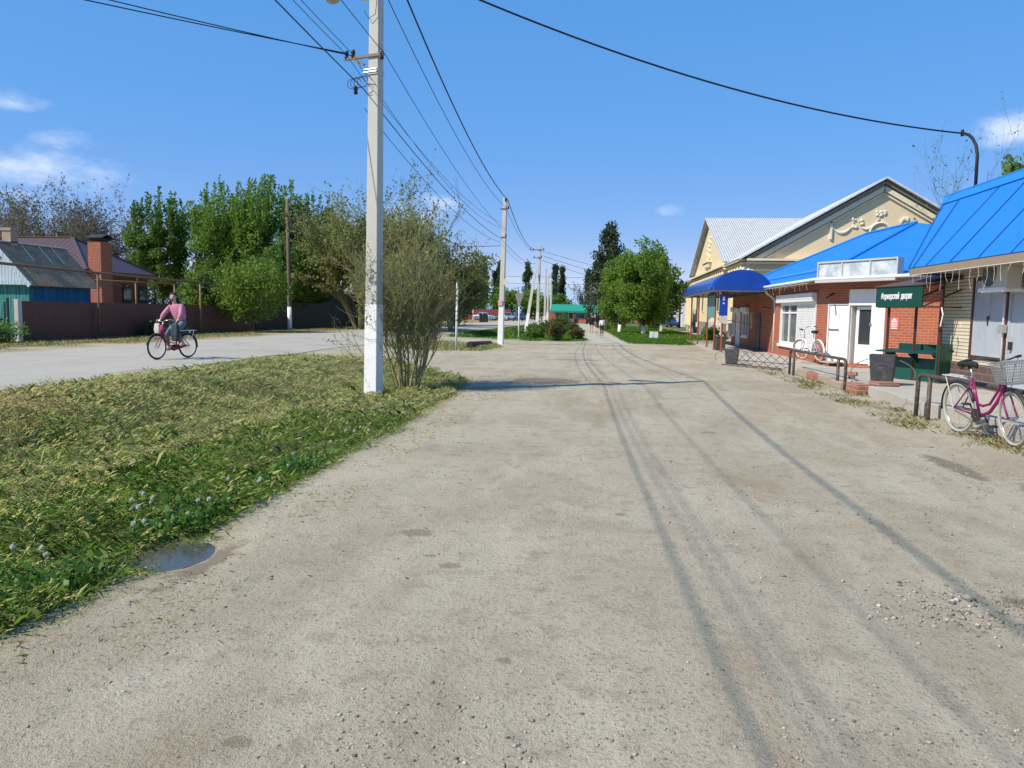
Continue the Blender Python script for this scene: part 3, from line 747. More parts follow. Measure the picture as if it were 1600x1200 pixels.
b = MB(); WS.block(b, 2.84, 2.99, 1.36, 1.52, 0.03, 0.13); rel(b, shop).build('meter_box', pmat('meter_grey', (0.32, 0.33, 0.33), 0.5, 0.1), shop, bevel=0.008)
# roof: steep front slope, ridge cap, skewed far rake, back slope
XE = 6.66; ZE = 2.74; XT = 8.2; ZT = 4.62
rf = MB(); rf.slab([(XE, 8.5, ZE), (XT, 8.5, ZT), (XT, 20.75, ZT), (XE, 18.62, ZE)], 0.04)
rf.slab([(XT, 8.5, ZT), (12.6, 8.5, 2.7), (12.6, 20.4, 2.7), (XT, 20.75, ZT)], 0.04)
roof = rel(rf, shop).build('roof', M_blue, shop)
M_seam = pmat('seam_dark_blue', (0.006, 0.07, 0.30), 0.5, 0.1)
sl = Vector((XT - XE, 0, ZT - ZE)); nrm = Vector((-(ZT - ZE), 0, XT - XE)).normalized()
def onroof(y, k, up=0.0): p = Vector((XE, y, ZE)) + sl * k + nrm * up; return p
for i, y in enumerate([17.6, 16.42, 15.24, 14.06, 12.88, 11.7, 10.5, 9.3]):
    ytop = y + 0.0
    b = MB(); b.beam(onroof(y, 0.0, 0.006), onroof(y, 0.88, 0.006), 0.022, 0.02); rel(b, shop).build('seam', M_seam, roof)
for (ya, yb, k1, w_) in ((18.55, 20.6, .97, .03), (18.3, 19.5, .88, .025)):
    b = MB(); b.beam(onroof(ya, 0.0, 0.008), onroof(yb, k1, 0.008), w_, 0.02); rel(b, shop).build('seam', M_seam, roof)
b = MB(); b.slab([onroof(8.5, 0.885, 0.03), onroof(8.5, 1.0, 0.03), onroof(20.72, 1.0, 0.03), onroof(20.5, 0.885, 0.03)], 0.02)
b.beam((XT, 8.5, ZT + 0.035), (XT, 20.74, ZT + 0.035), 0.06, 0.03); rel(b, shop).build('ridge_cap', M_bluetrim, roof)
b = MB(); b.box((XE + 0.03, 13.5, ZE - 0.095), (0.04, 10.1, 0.15)); b.box(((XE + XSH) / 2 - 0.01, 13.5, ZE - 0.15), (XSH - XE - 0.1, 10.0, 0.03)); rel(b, shop).build('fascia', M_tan, shop)
b = MB()
b.tube([(8.2, 19.15, 4.3), (8.2, 19.18, 5.35), (8.19, 19.25, 5.58), (8.16, 19.4, 5.78), (8.16, 19.6, 5.9), (8.18, 19.85, 5.98), (8.2, 20.05, 6.02)], 0.035, 10)
insul(b, (8.2, 20.05, 6.06)); rel(b, shop).build('cable_mast', M_cable, shop, smooth=True)
# air conditioner
ac = thing('air_conditioner', 'beige air conditioner outdoor unit hung under the shop eave above the grey shutters', 'air conditioner', (7.17, 15.42, 2.17))
b = MB(); b.box((0, 0, 0.30), (0.28, 0.92, 0.60)); b.build('casing', M_ac, ac, bevel=0.02)
b = MB()
for k in range(7): b.lathe([(0.05 + k * 0.033, 0), (0.058 + k * 0.033, 0), (0.058 + k * 0.033, -0.014), (0.05 + k * 0.033, -0.014), (0.05 + k * 0.033, 0)], (-0.142, 0.16, 0.31), 24, 0, 'X')
for k in range(4): b.box((-0.15, 0.16, 0.31), (0.01, 0.5, 0.012), rx=k * PI / 4)
b.build('fan_grille', pmat('grille_dark', (0.20, 0.19, 0.165), 0.5, 0.1), ac)
b = MB(); b.lathe([(0, 0), (0.245, 0), (0.245, -0.004), (0, -0.004)], (-0.1415, 0.16, 0.31), 28, 0, 'X'); b.build('fan_opening', pmat('fan_shadow', (0.09, 0.085, 0.075), 0.6, 0.1), ac)
b = MB(); b.beam((-0.16, 0.38, -0.03), (0.28, 0.38, -0.03), 0.04); b.beam((-0.16, -0.38, -0.03), (0.28, -0.38, -0.03), 0.04); b.box((-0.12, 0.05, 0.0), (0.07, 1.0, 0.07)); b.build('bracket', M_plastic, ac)

# icicle light strings
def icicles(label, p, q, n, lo, hi, loc):
    t = thing('string_lights', label, 'string lights', loc)
    c = MB(); b = MB(); rs = random.Random(n)
    p = Vector(p); q = Vector(q); o = Vector(loc)
    b.tube([p - o, q - o], 0.006, 5)
    for i in range(n):
        a = p.lerp(q, (i + 0.5 + rs.uniform(-.3, .3)) / n) - o; L = rs.uniform(lo, hi)
        pts = [a, a + Vector((rs.uniform(-.02, .02), rs.uniform(-.02, .02), -L * 0.5)), a + Vector((rs.uniform(-.04, .04), rs.uniform(-.05, .05), -L))]
        b.tube(pts, 0.0024, 5)
        for k in range(int(L / 0.10)):
            u = (k + 0.6) / max(1, int(L / 0.10)); s_ = pts[0].lerp(pts[2], min(1, u))
            c.ball(s_ + Vector((rs.uniform(-.015, .015), rs.uniform(-.015, .015), 0)), 0.005, 4)
    b.build('wire', M_plastic, t); c.build('bulbs', pmat('bulb_clear', (0.6, 0.58, 0.5), 0.3, 0.05), t)['kind'] = 'stuff'
    return t
icicles('white icicle light strings dangling from the eave of the cream shop', (XE + 0.0, 18.4, ZE - 0.17), (XE + 0.0, 11.5, ZE - 0.17), 21, 0.10, 0.42, (XE, 15, ZE - 0.2))

# ------------------------------------------------------------------ red brick shop
PF = Vector((6.8, 25.44, 0)); d2 = Vector((0.5, -0.866, 0)); far_end = Vector((6.42, 42.4, 0))
e2 = PF + d2 * 6.2
red = thing('brick_shop', 'long red brick shop with a bright blue hipped roof and a white doorway', 'shop', (6.8, 25.44, 0))
A1 = Wall(PF, far_end - PF, (-1, -0.02)); A2 = Wall(PF, d2, (-0.866, -0.5))
L1 = (far_end - PF).length
def a1(y): return (y - PF.y) / (far_end.y - PF.y) * L1
b = MB()
holes1 = [(a1(26.75), a1(31.6), 0.55, 2.12), (a1(37.9), a1(39.4), 0.6, 1.78), (a1(40.0), a1(40.9), 0.1, 1.75), (a1(41.4), a1(42.0), 0.6, 1.8)]
holes2 = [(0.02, 0.86, 0.2, 2.0), (0.90, 1.70, 0.2, 1.97)]
wall_cut(b, A1, 0, L1, -0.1, 2.95, 0.35, holes1)
wall_cut(b, A2, 0.004, 6.2, -0.1, 2.90, 0.35, holes2)
b.prism([far_end + Vector((0.36, 0, -0.1)), Vector((13, 42.4, -0.1)), Vector((13, 42.1, -0.1)), far_end + Vector((0.36, -0.3, -0.1))], (0, 0, 3.0))
rel(b, red).build('wall', M_brick, red)
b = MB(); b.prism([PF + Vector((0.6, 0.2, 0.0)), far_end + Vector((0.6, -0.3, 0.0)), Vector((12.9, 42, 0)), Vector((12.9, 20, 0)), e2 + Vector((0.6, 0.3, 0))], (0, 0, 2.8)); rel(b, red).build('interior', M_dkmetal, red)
# big window with half closed roller shutter
b = MB(); y0, y1 = a1(26.75), a1(31.6)
A1.frame(b, y0, y1, 0.55, 2.12, 0.10, -0.05, 0.03); A1.block(b, y0 - 0.1, y1 + 0.1, 0.45, 0.549, -0.0, 0.09)
wf = rel(b, red).build('window_frame', M_white, red)
b = MB(); A1.block(b, a1(29.2), y1 - 0.1, 0.65, 2.02, -0.06, -0.045); rel(b, red).build('pane', M_glassl, wf)
b = MB()
for yy in (29.2, 30.35): A1.block(b, a1(yy), a1(yy) + 0.07, 0.65, 2.02, -0.044, -0.01)
A1.block(b, a1(29.2) + 0.071, y1 - 0.101, 1.72, 1.78, -0.044, -0.012); rel(b, red).build('glazing_bar', M_white, wf)
b = MB()
nsl = 24
for k in range(nsl):
    zz = lerp(0.65, 2.02, k / nsl); A1.block(b, y0 + 0.1, a1(29.2), zz, zz + 1.37 / nsl - 0.008, -0.04, 0.012)
A1.block(b, y0 + 0.1, a1(29.2), 0.65, 2.02, -0.06, -0.041); rel(b, red).build('roller_shutter', M_white, wf, bevel=0.004)
b = MB(); A1.block(b, y0 - 0.05, y1 + 0.15, 2.122, 2.42, 0.002, 0.20); rel(b, red).build('shutter_box', M_white, red, bevel=0.02)
# shaded windows and door under the canopy
for (q0, q1, z0, z1) in ((a1(37.9), a1(39.4), 0.6, 1.78), (a1(41.4), a1(42.0), 0.6, 1.8)):
    b = MB(); A1.frame(b, q0, q1, z0, z1, 0.07, -0.06, 0.04); A1.block(b, (q0 + q1) / 2 - 0.04, (q0 + q1) / 2 + 0.04, z0 + 0.07, z1 - 0.07, -0.05, 0.02)
    A1.block(b, q0 - 0.08, q1 + 0.08, z0 - 0.07, z0 - 0.001, 0, 0.08)
    w_ = rel(b, red).build('window', M_white, red)
    b = MB(); A1.block(b, q0 + 0.07, q1 - 0.07, z0 + 0.07, z1 - 0.07, -0.1, -0.061); rel(b, red).build('pane', M_glass, w_)
    b = MB(); A1.block(b, q0 - 0.05, q1 + 0.05, z1 + 0.001, z1 + 0.24, 0.002, 0.17); rel(b, red).build('shutter_box', M_white, w_, bevel=0.015)
b = MB(); A1.frame(b, a1(40.0), a1(40.9), 0.08, 1.75, 0.06, -0.05, 0.05); A1.block(b, a1(40.06), a1(40.84), 0.14, 1.69, -0.1, -0.055)
sd = rel(b, red).build('side_door', M_white, red)
b = MB(); A1.block(b, a1(39.9), a1(41.0), 1.752, 1.98, 0.002, 0.17); rel(b, red).build('shutter_box', M_white, sd, bevel=0.015)
b = MB(); A1.block(b, a1(35.2), a1(36.1), 0.0, 1.7, 0.002, 0.05); rel(b, red).build('purple_panel', pmat('purple_panel', (0.115, 0.07, 0.085), 0.6, 0.2), red)
b = MB(); A1.block(b, a1(37.0), a1(37.5), 1.02, 1.78, 0.002, 0.02); rel(b, red).build('poster', pmat('poster_pale', (0.40, 0.40, 0.22), 0.6, 0.15, 9), red)
b = MB(); A1.block(b, L1 - 0.35, L1 + 0.0, 0.7, 1.2, 0.002, 0.2); rel(b, red).build('meter_box', pmat('box_grey', (0.55, 0.57, 0.58), 0.5, 0.1), red, bevel=0.01)
# white metal leaf, white portal, open doorway
b = MB()
for q0, q1 in ((0.05, 0.44), (0.45, 0.83)): A2.block(b, q0, q1, 0.23, 1.98, -0.05, -0.015)
A2.frame(b, 0.0, 0.88, 0.2, 2.03, 0.04, -0.05, 0.02); md = rel(b, red).build('metal_door', M_white, red, bevel=0.004)
b = MB(); A2.block(b, 0.06, 0.46, 1.22, 1.25, -0.01, 0.03); rel(b, red).build('bar', M_chrome, md)
b = MB()
A2.block(b, 0.895, 2.20, 1.975, 2.46, 0.002, 0.05); A2.block(b, 1.71, 2.20, 0.2, 1.974, 0.002, 0.05); A2.block(b, 0.86, 0.90, 0.2, 2.46, 0.002, 0.06)
A2.block(b, 0.91, 0.93, 0.2, 1.97, -0.3, 0.0); A2.block(b, 1.69, 1.705, 0.2, 1.97, -0.3, 0.0)
rel(b, red).build('portal', M_white, red, bevel=0.004)
b = MB(); A2.frame(b, 1.03, 1.69, 0.22, 1.95, 0.10, -0.16, -0.10); A2.block(b, 1.13, 1.59, 0.32, 0.80, -0.15, -0.12); dr = rel(b, red).build('door', M_plastic, red, bevel=0.004)
b = MB(); A2.block(b, 1.131, 1.589, 0.801, 1.85, -0.15, -0.125); rel(b, red).build('pane', M_glass, dr)
b = MB(); A2.block(b, 1.60, 1.63, 1.0, 1.18, -0.099, -0.05); A2.block(b, 1.68, 1.76, 1.38, 1.46, 0.03, 0.08); rel(b, red).build('handle', M_chrome, dr)
b = MB(); A2.block(b, 0.93, 1.03, 0.2, 1.97, -0.22, -0.2); rel(b, red).build('jamb', M_tan, red)
b = MB(); A2.block(b, 2.3, 2.34, 0.2, 2.6, 0.003, 0.02); rel(b, red).build('pilaster_joint', M_dkmetal, red)
b = MB(); A2.block(b, 2.36, 2.66, 1.28, 1.63, 0.002, 0.014); nt = rel(b, red).build('red_notice', pmat('notice_red', (0.60, 0.14, 0.15), 0.5, 0.1), red)
b = MB()
for k, (w, h) in enumerate(((0.12, 0.05), (0.22, 0.025), (0.2, 0.02), (0.23, 0.02), (0.18, 0.02), (0.2, 0.02))):
    zc = 1.57 - k * 0.05; A2.block(b, 2.51 - w / 2, 2.51 + w / 2, zc - h / 2, zc + h / 2, 0.0145, 0.017)
rel(b, red).build('notice_print', M_white, nt)
b = MB(); A2.block(b, 0.15, 0.75, 0.201, 0.24, 0.05, 0.4); rel(b, red).build('step', M_pave, red)
# hipped roof
k_ = Vector((6.3, 25.2)); EO = 0.5
Kp = Vector((6.3, 25.15, 2.80)); F1 = Vector((5.95, 42.9, 2.80)); E2 = Vector((6.3, 25.15, 2.80)) + d2 * 6.6
R1 = Vector((10.85, 29.8, 5.06)); R2 = Vector((10.7, 34.9, 5.16))
b = MB()
b.slab([F1, Kp, R1, R2][::-1] if False else [Kp, R1, R2, F1], 0.05)
b.slab([E2, Vector((13.5, 24.2, 4.0)), R1, Kp], 0.05)
b.slab([F1, R2, Vector((14.5, 42.9, 2.8))], 0.05)
b.slab([R1, Vector((14.5, 26, 2.8)), Vector((14.5, 42.9, 2.8)), R2], 0.05)
ro = rel(b, red).build('roof', M_blue, red)
b = MB(); b.tube([Kp + Vector((0.02, 0, 0.03)), R1 + Vector((0, 0, 0.03))], 0.05, 8); b.tube([R1 + Vector((0, 0, .03)), R2 + Vector((0, 0, .03))], 0.05, 8); b.tube([R2 + Vector((0, 0, .03)), F1 + Vector((0, 0, .03))], 0.05, 8)
hp = rel(b, red).build('hip_cap', M_bluetrim, ro)
# snow bar along the west slope
def onw(y, k, up):
    e = lerp(Kp.x, F1.x, (y - Kp.y) / (F1.y - Kp.y)); p = Vector((e, y, 2.8)); q = Vector((10.8, y, 5.1)); return p.lerp(q, k) + Vector((-0.45 * up, 0, 0.9 * up))
b = MB(); b.beam(onw(26.5, 0.16, 0.05), onw(36, 0.16, 0.05), 0.05); rel(b, red).build('snow_bar', pmat('lightblue_bar', (0.10, 0.36, 0.70), 0.4, 0.05), ro)
b = MB(); b.tube([F1 + Vector((-0.05, 0, -0.03)), Kp + Vector((-0.05, -0.02, -0.03)), E2 + Vector((-0.05, -0.02, -0.03))], 0.05, 10)
b.tube([(6.25, 33.0, 2.72), (6.3, 32.95, 2.6), (6.62, 32.75, 2.3), (6.66, 32.75, 1.9), (6.66, 32.75, 0.15)], 0.05, 10); rel(b, red).build('gutter', M_white, red, smooth=True)
b = MB(); b.prism([Kp + Vector((0.02, 0, -0.12)), F1 + Vector((0.02, 0, -0.12)), far_end + Vector((0.02, 0.3, 2.68)), PF + Vector((0.0, 0, 2.68))], (0, 0, 0.05))
b.prism([Kp + Vector((0.02, 0, -0.121)), PF + Vector((0.0, 0, 2.679)), e2 + Vector((0.0, 0, 2.679)), E2 + Vector((0.02, 0, -0.121))], (0, 0, 0.05)); rel(b, red).build('soffit', M_tan, red)
b = MB(); b.tube([A1.P(a1(33.2), 1.95, 0.05), A1.P(a1(32.5), 2.0, 0.6)], 0.02, 6); b.beam(A2.P(0.2, 2.35, 0.02), A2.P(0.35, 2.2, 0.5), 0.05); rel(b, red).build('flag_holder', M_redbrown, red)
# empty sign box at the eave
sb = thing('sign_box', 'empty grey framed sign box with milky panes mounted on the blue roof edge', 'sign', (PF.x, PF.y, 2.7))
SW = Wall(PF + Vector((-0.866, -0.5, 0)) * 0.56, d2, (-0.866, -0.5))
b = MB(); SW.frame(b, 0.04, 3.0, 2.74, 3.30, 0.045, -0.2, 0.03)
for q in (0.98, 2.02): SW.block(b, q, q + 0.05, 2.785, 3.255, -0.02, 0.02)
SW.block(b, 0.04, 3.0, 2.66, 2.735, -0.25, 0.1); rel(b, sb).build('frame', pmat('alu_frame', (0.5, 0.5, 0.48), 0.45, 0.1), sb)
t = NT('milky_pane'); o_ = t.obj()
MILK = t.pbsdf(t.mix(t.sstep(t.noise(o_, 3, 5, .6), .35, .65), (0.36, 0.40, 0.44, 1), (0.62, 0.66, 0.68, 1)), 0.25, None, 0, 0.5)
for q0, q1 in ((0.085, 0.98), (1.03, 2.02), (2.07, 2.955)):
    b = MB(); SW.block(b, q0, q1, 2.785, 3.255, -0.04, -0.015); rel(b, sb).build('pane', MILK, sb)
icicles('white icicle light strings under the gutter of the red brick shop', Kp + Vector((-0.1, 0.5, -0.12)), Vector((5.95, 42, 2.68)), 34, 0.08, 0.32, (6.2, 33, 2.6))

# ------------------------------------------------------------------ barrel canopy over the pavement
can = thing('barrel_canopy', 'dark blue barrel canopy on thin red posts along the brick shop', 'canopy', (5.2, 32.3, 0.1))
CX0, CX1, CZ, CH = 4.1, 6.42, 2.62, 0.84
M_can = None
t = NT('canopy_blue'); o_ = t.obj()
M_can = t.pbsdf(t.mix(t.noise(o_, 1.5, 4), (0.006, 0.04, 0.27, 1), (0.010, 0.065, 0.36, 1)), 0.22, None, 0, 0.5)
def arc(y, n=18, dx=0.0): return [Vector((lerp(CX0, CX1, 0.5 - 0.5 * math.cos(PI * i / n) ) + dx, y, CZ + CH * math.sin(PI * i / n))) for i in range(n + 1)]
b = MB(); Y0c, Y1c = 32.3, 46.0
segs = 8
A = [arc(lerp(Y0c, Y1c, i / segs)) for i in range(segs + 1)]
n_ = len(A[0])
for r in A: b.v += [tuple(p) for p in r]
for i in range(segs):
    for k in range(n_ - 1): b.f.append((i * n_ + k, i * n_ + k + 1, (i + 1) * n_ + k + 1, (i + 1) * n_ + k)); b.m.append(0)
ob = rel(b, can).build('cover', M_can, can, smooth=True); so_ = ob.modifiers.new('Solid', 'SOLIDIFY'); so_.thickness = 0.012
b = MB(); b.prism(arc(Y0c), (0, -0.015, 0)); rel(b, can).build('end_panel', M_can, can)
b = MB()
for i in range(segs + 1): b.tube([p - Vector((0, 0, 0.045)) for p in arc(lerp(Y0c, Y1c, i / segs) + 0.03, 14)], 0.02, 6)
for x in (CX0, CX1): b.beam((x, Y0c - 0.03, CZ - 0.03), (x, Y1c, CZ - 0.03), 0.05, 0.06)
b.beam((CX0, Y0c - 0.03, CZ - 0.02), (CX1, Y0c - 0.03, CZ - 0.02), 0.05)
for i in range(segs): b.beam((CX0, lerp(Y0c, Y1c, i / segs) + .02, CZ - 0.03), (CX1, lerp(Y0c, Y1c, i / segs) + .02, CZ - 0.03), 0.035)
rel(b, can).build('frame', pmat('canopy_frame', (0.12, 0.10, 0.10), 0.6, 0.2), can)
M_postred = pmat('post_red', (0.30, 0.075, 0.05), 0.55, 0.15, 5, 0.05, 30, dirt=(0.18, 0.08, 0.05), dirtamt=0.5)
for y in (32.6, 34.9, 37.5, 41.4, 45.0):
    b = MB(); b.tube([(4.55, y, 0.0), (4.55, y, CZ - 0.02)], 0.04, 8); b.box((4.55, y, 0.095), (0.14, 0.14, 0.012)); b.beam((4.55, y, CZ - 0.03), (CX0, y, CZ - 0.03), 0.04); rel(b, can).build('post', M_postred, can)
bs = thing('hanging_sign', 'narrow vertical blue sign with white marks hung on the nearest canopy post', 'sign', (4.55, 32.5, 1.3))
b = MB(); b.box((0, -0.06, 0.72), (0.34, 0.02, 0.86)); b.build('blue_plate', pmat('sign_blue', (0.012, 0.05, 0.30), 0.4, 0.1), bs)
b = MB(); b.box((0.0, -0.074, 1.0), (0.08, 0.006, 0.14)); b.box((0.0, -0.074, 0.8), (0.06, 0.006, 0.05)); b.build('white_marks', M_white, bs)
b = MB(); b.box((0, -0.06, 0.13), (0.32, 0.02, 0.28)); b.build('white_plate', pmat('plate_dirty', (0.5, 0.5, 0.47), 0.5, 0.15), bs)
b = MB(); b.tube([(0.0, -0.04, 0.1), (0.35, -0.02, 0.1), (1.9, 0.3, -0.2)], 0.012, 6); b.build('bracket', M_dkmetal, bs)
tb = thing('notice_board', 'teal notice board hung between two red canopy posts', 'sign', (4.55, 36.2, 1.45))
b = MB(); b.box((0, 0, 0.55), (0.03, 2.3, 1.02)); b.build('board', pmat('board_teal', (0.10, 0.30, 0.30), 0.4, 0.2, 3), tb)
b = MB(); b.box((0, 0, 1.1), (0.05, 2.4, 0.10)); b.build('header', pmat('board_green', (0.02, 0.10, 0.08), 0.5, 0.1), tb)
b = MB()
for k in range(4): b.box((0, -0.9 + k * 0.55, -0.08), (0.02, 0.2, 0.16))
b.build('tag_plate', M_white, tb)

# ------------------------------------------------------------------ green stall
stl = thing('market_stall', 'dark green stall with a counter and lettered awning between the two blue roofed shops', 'stall', (6.6, 18.4, 0.2))
M_green = sheetmat('green_sheet', (0.004, 0.075, 0.052), 0.25, 0.45, 0, 0.08, 0.003)
M_greenf = pmat('green_board', (0.004, 0.058, 0.042), 0.5, 0.1, 3, 0.05, 20)
SA = Wall((6.35, 18.8, 0), (0.2, -0.98), (-0.98, -0.2)); CW = Wall((6.35, 18.8, 0), (0.5, -0.866), (-0.866, -0.5))
b = MB(); SA.block(b, -0.5, 1.32, 1.86, 2.33, 0, 0.03)
bb = rel(b, stl).build('awning_board', M_greenf, stl)
tx = bpy.data.curves.new('lettering', 'FONT'); tx.body = 'Фермерский  дворик'; tx.size = 0.19; tx.extrude = 0.004; tx.align_x = 'CENTER'; tx.align_y = 'CENTER'; tx.offset = 0.004
to = bpy.data.objects.new('lettering_tmp', tx); COL.objects.link(to)
bpy.context.view_layer.update()
me = bpy.data.meshes.new_from_object(to.evaluated_get(bpy.context.evaluated_depsgraph_get())); bpy.data.objects.remove(to)
xs = [v.co.x for v in me.vertices]; sx = 1.22 / (max(xs) - min(xs))
lt = bpy.data.objects.new('lettering', me); COL.objects.link(lt); me.materials.clear(); me.materials.append(M_white)
c_ = SA.P(0.34, 2.10, 0.036) - Vector(stl.location)
Mx = Matrix((SA.u, Vector((0, 0, 1)), SA.n)).transposed().to_4x4(); Mx.translation = c_
me.transform(Mx @ Matrix.Diagonal((sx, 1.0, 1, 1))); lt.parent = bb
b = MB(); b.slab([SA.P(-0.55, 2.34, 0.06), SA.P(1.36, 2.34, 0.06), SA.P(1.36, 2.62, -1.3), SA.P(-0.55, 2.62, -1.3)], 0.02)
rel(b, stl).build('awning_roof', pmat('awning_brown', (0.10, 0.065, 0.05), 0.6, 0.15), stl)
b = MB()
for q in (-0.5, 0.4, 1.3):
    b.beam(SA.P(q, 1.88, -0.03), SA.P(q, 2.4, -1.2), 0.03); b.beam(SA.P(q, 2.30, -0.03), SA.P(q, 2.56, -1.2), 0.03)
b.beam(SA.P(-0.5, 1.86, -0.04), SA.P(1.5, 1.86, -0.04), 0.03); b.beam(SA.P(1.3, 1.86, -0.04), SA.P(1.35, 1.86, -1.2), 0.03)
rel(b, stl).build('awning_frame', M_redbrown, stl)
b = MB(); b.tube([SA.P(1.5, 1.85, -0.3), SA.P(1.56, 1.7, -0.3), SA.P(1.5, 1.45, -0.3)], 0.014, 6); rel(b, stl).build('white_hook', M_plastic, stl)
for q, c in ((-0.2, -0.25), (0.5, -0.3), (1.28, -0.1)):
    b = MB(); b.beam(CW.P(q, 0.22, c), CW.P(q, 1.95, c), 0.05); rel(b, stl).build('stall_post', M_redbrown, stl)
b = MB(); b.slab([CW.P(-0.25, 0.86, 0.05), CW.P(1.24, 0.86, 0.05), CW.P(1.24, 0.90, -0.5), CW.P(-0.25, 0.90, -0.5)], 0.03); rel(b, stl).build('counter', M_greenf, stl)
b = MB(); CW.block(b, -0.1, 1.26, 0.22, 0.72, -0.34, -0.30); rel(b, stl).build('front_panel', M_green, stl)
b = MB(); CW.block(b, 1.262, 1.30, 0.22, 1.04, -0.9, -0.05); rel(b, stl).build('side_panel', M_green, stl)
b = MB(); CW.block(b, -0.15, 1.26, 0.80, 1.03, -0.62, -0.58); rel(b, stl).build('back_panel', M_greenf, stl)
b = MB()
for q in (0.0, 0.6, 1.2): b.prism([CW.P(q, 0.82, 0.02), CW.P(q, 0.82, -0.29), CW.P(q, 0.6, -0.29)], CW.u * 0.03)
rel(b, stl).build('shelf_bracket', M_greenf, stl)
# ------------------------------------------------------------------ cream hall
M_cream = pmat('cream_stucco', (0.76, 0.61, 0.38), 0.9, 0.05, 1.2, 0.25, 60, dirt=(0.66, 0.52, 0.32), dirtamt=0.35)
M_creamt = pmat('cream_trim', (0.78, 0.67, 0.46), 0.85, 0.06, 2, 0.15, 40)
M_slate = sheetmat('asbestos_sheet', (0.50, 0.51, 0.50), 0.17, 0.85, 0, 0.1, 0.03, (0.36, 0.37, 0.35), 0.5, 0.2)
M_zinc = sheetmat('pale_metal_roof', (0.62, 0.63, 0.63), 0.5, 0.45, 0, 0.06, 0.008, spec=0.5)
M_dkeave = pmat('eave_dark', (0.27, 0.245, 0.19), 0.8, 0.1)
FX, GY0, GY1, RX, RZ, EZ = 8.2, 49.4, 86.0, 16.0, 9.75, 5.2
EX2 = 2 * RX - FX
hall = thing('cream_hall', 'cream stucco hall with pale gabled roofs and plaster ornaments behind the blue roofs', 'building', (FX, GY0, 0))
b = MB(); b.prism([(FX, GY0, -0.6), (EX2, GY0, -0.6), (EX2, GY0, EZ), (RX, GY0, RZ), (FX, GY0, EZ)], (0, GY1 - GY0, 0)); 
# street gable body
SY0, SY1, SYp, SZp, SZe, SXf = 55.3, 77.6, 66.2, 9.5, 5.35, 7.95
b.prism([(SXf, SY0, -0.6), (SXf, SY1, -0.6), (SXf, SY1, SZe), (SXf, SYp, SZp), (SXf, SY0, SZe)], (FX - SXf - 0.002, 0, 0))
b.prism([(FX + 0.003, SY0, SZe - 0.3), (FX + 0.003, SY1, SZe - 0.3), (FX + 0.003, SYp, SZp - 0.02)], (7.5, 0, 0))
rel(b, hall).build('wall', M_cream, hall)
b = MB()
sl_ = (RZ - EZ) / (RX - FX)
def rz_(x): return EZ + sl_ * (min(x, EX2 - (x - FX) if x > RX else x) - FX) + 0.12 if x <= RX else EZ + sl_ * (EX2 - x) + 0.12
xe = FX - 0.5
b.slab([(xe, GY0 - 0.55, rz_(xe)), (RX, GY0 - 0.55, RZ + 0.12), (RX, GY1, RZ + 0.12), (xe, GY1, rz_(xe))][::-1], 0.10)
b.slab([(RX, GY0 - 0.55, RZ + 0.12), (EX2 + 0.5, GY0 - 0.55, rz_(xe)), (EX2 + 0.5, GY1, rz_(xe)), (RX, GY1, RZ + 0.12)][::-1], 0.10)
for i in range(0): pass
rr = rel(b, hall).build('main_roof', M_zinc, hall)
for me_ in (rr.data,):
    pass
b = MB(); x_ = SXf - 0.45
b.slab([(x_, SY0 - 0.4, SZe - 0.02), (x_, SYp, SZp + 0.13), (RX - 0.6, SYp, SZp + 0.13), (RX - 6.6, SY0 - 0.4, SZe - 0.02)][::-1], 0.08)
b.slab([(x_, SY1 + 0.4, SZe - 0.02), (RX - 6.6, SY1 + 0.4, SZe - 0.02), (RX - 0.6, SYp, SZp + 0.13), (x_, SYp, SZp + 0.13)][::-1], 0.08)
rel(b, hall).build('street_gable_roof', M_slate, hall)
# cornices: raking dark eave + mouldings on the camera facing gable
b = MB()
def rake(b, off, w, h, y, x0=FX, x1=EX2):
    for (xa, xb) in ((x0, RX), (x1, RX)):
        p = Vector((xa, y, EZ - off)); q = Vector((xb, y, RZ - off))
        b.beam(p, q, w, h)
rake(b, 0.06, 0.30, 0.14, GY0 - 0.17); rel(b, hall).build('raking_eave', M_dkeave, hall)
b = MB(); rake(b, 0.42, 0.22, 0.26, GY0 - 0.10); rake(b, 0.70, 0.12, 0.10, GY0 - 0.06)
for z, w, h in ((5.05, 0.5, 0.14), (4.86, 0.34, 0.12), (4.45, 0.18, 0.10)):
    b.box((FX - w / 2 + 0.01, (GY0 + SY0) / 2 - 0.01, z), (w, SY0 - GY0 - 0.02, h)); b.box((FX - w / 2 + 0.01, (SY1 + GY1) / 2, z), (w, GY1 - SY1 - 0.02, h))
    b.box((SXf - w / 2 + 0.01, (SY0 + SY1) / 2, z - 0.004), (w, SY1 - SY0, h))
    b.box((FX + 2.75, GY0 - w / 2 + 0.01, z), (5.6, w, h))
rel(b, hall).build('cornice', M_creamt, hall)
b = MB()
def dentils(y0, y1, x):
    n = int((y1 - y0) / 1.15)
    for i in range(n):
        y = lerp(y0, y1, (i + 0.5) / n); b.box((x - 0.13, y, 4.66), (0.26, 0.34, 0.26)); b.ball((x - 0.18, y, 4.56), 0.15, 6)
dentils(GY0, SY0, FX); dentils(SY0 + .3, SY1 - .3, SXf); dentils(SY1, GY1, FX)
b.box((SXf - 0.15, SYp, 5.7), (0.3, 3.4, 0.30)); b.box((SXf - 0.2, SYp, 5.95), (0.4, 3.8, 0.12))
for i in range(9): b.ball((SXf - 0.02, SYp + random.uniform(-.9, .9), 6.2 + i * 0.22), 0.22 - i * 0.012, 6)
rel(b, hall).build('brackets', M_creamt, hall)
b = MB()                                                # carved capital at the near corner
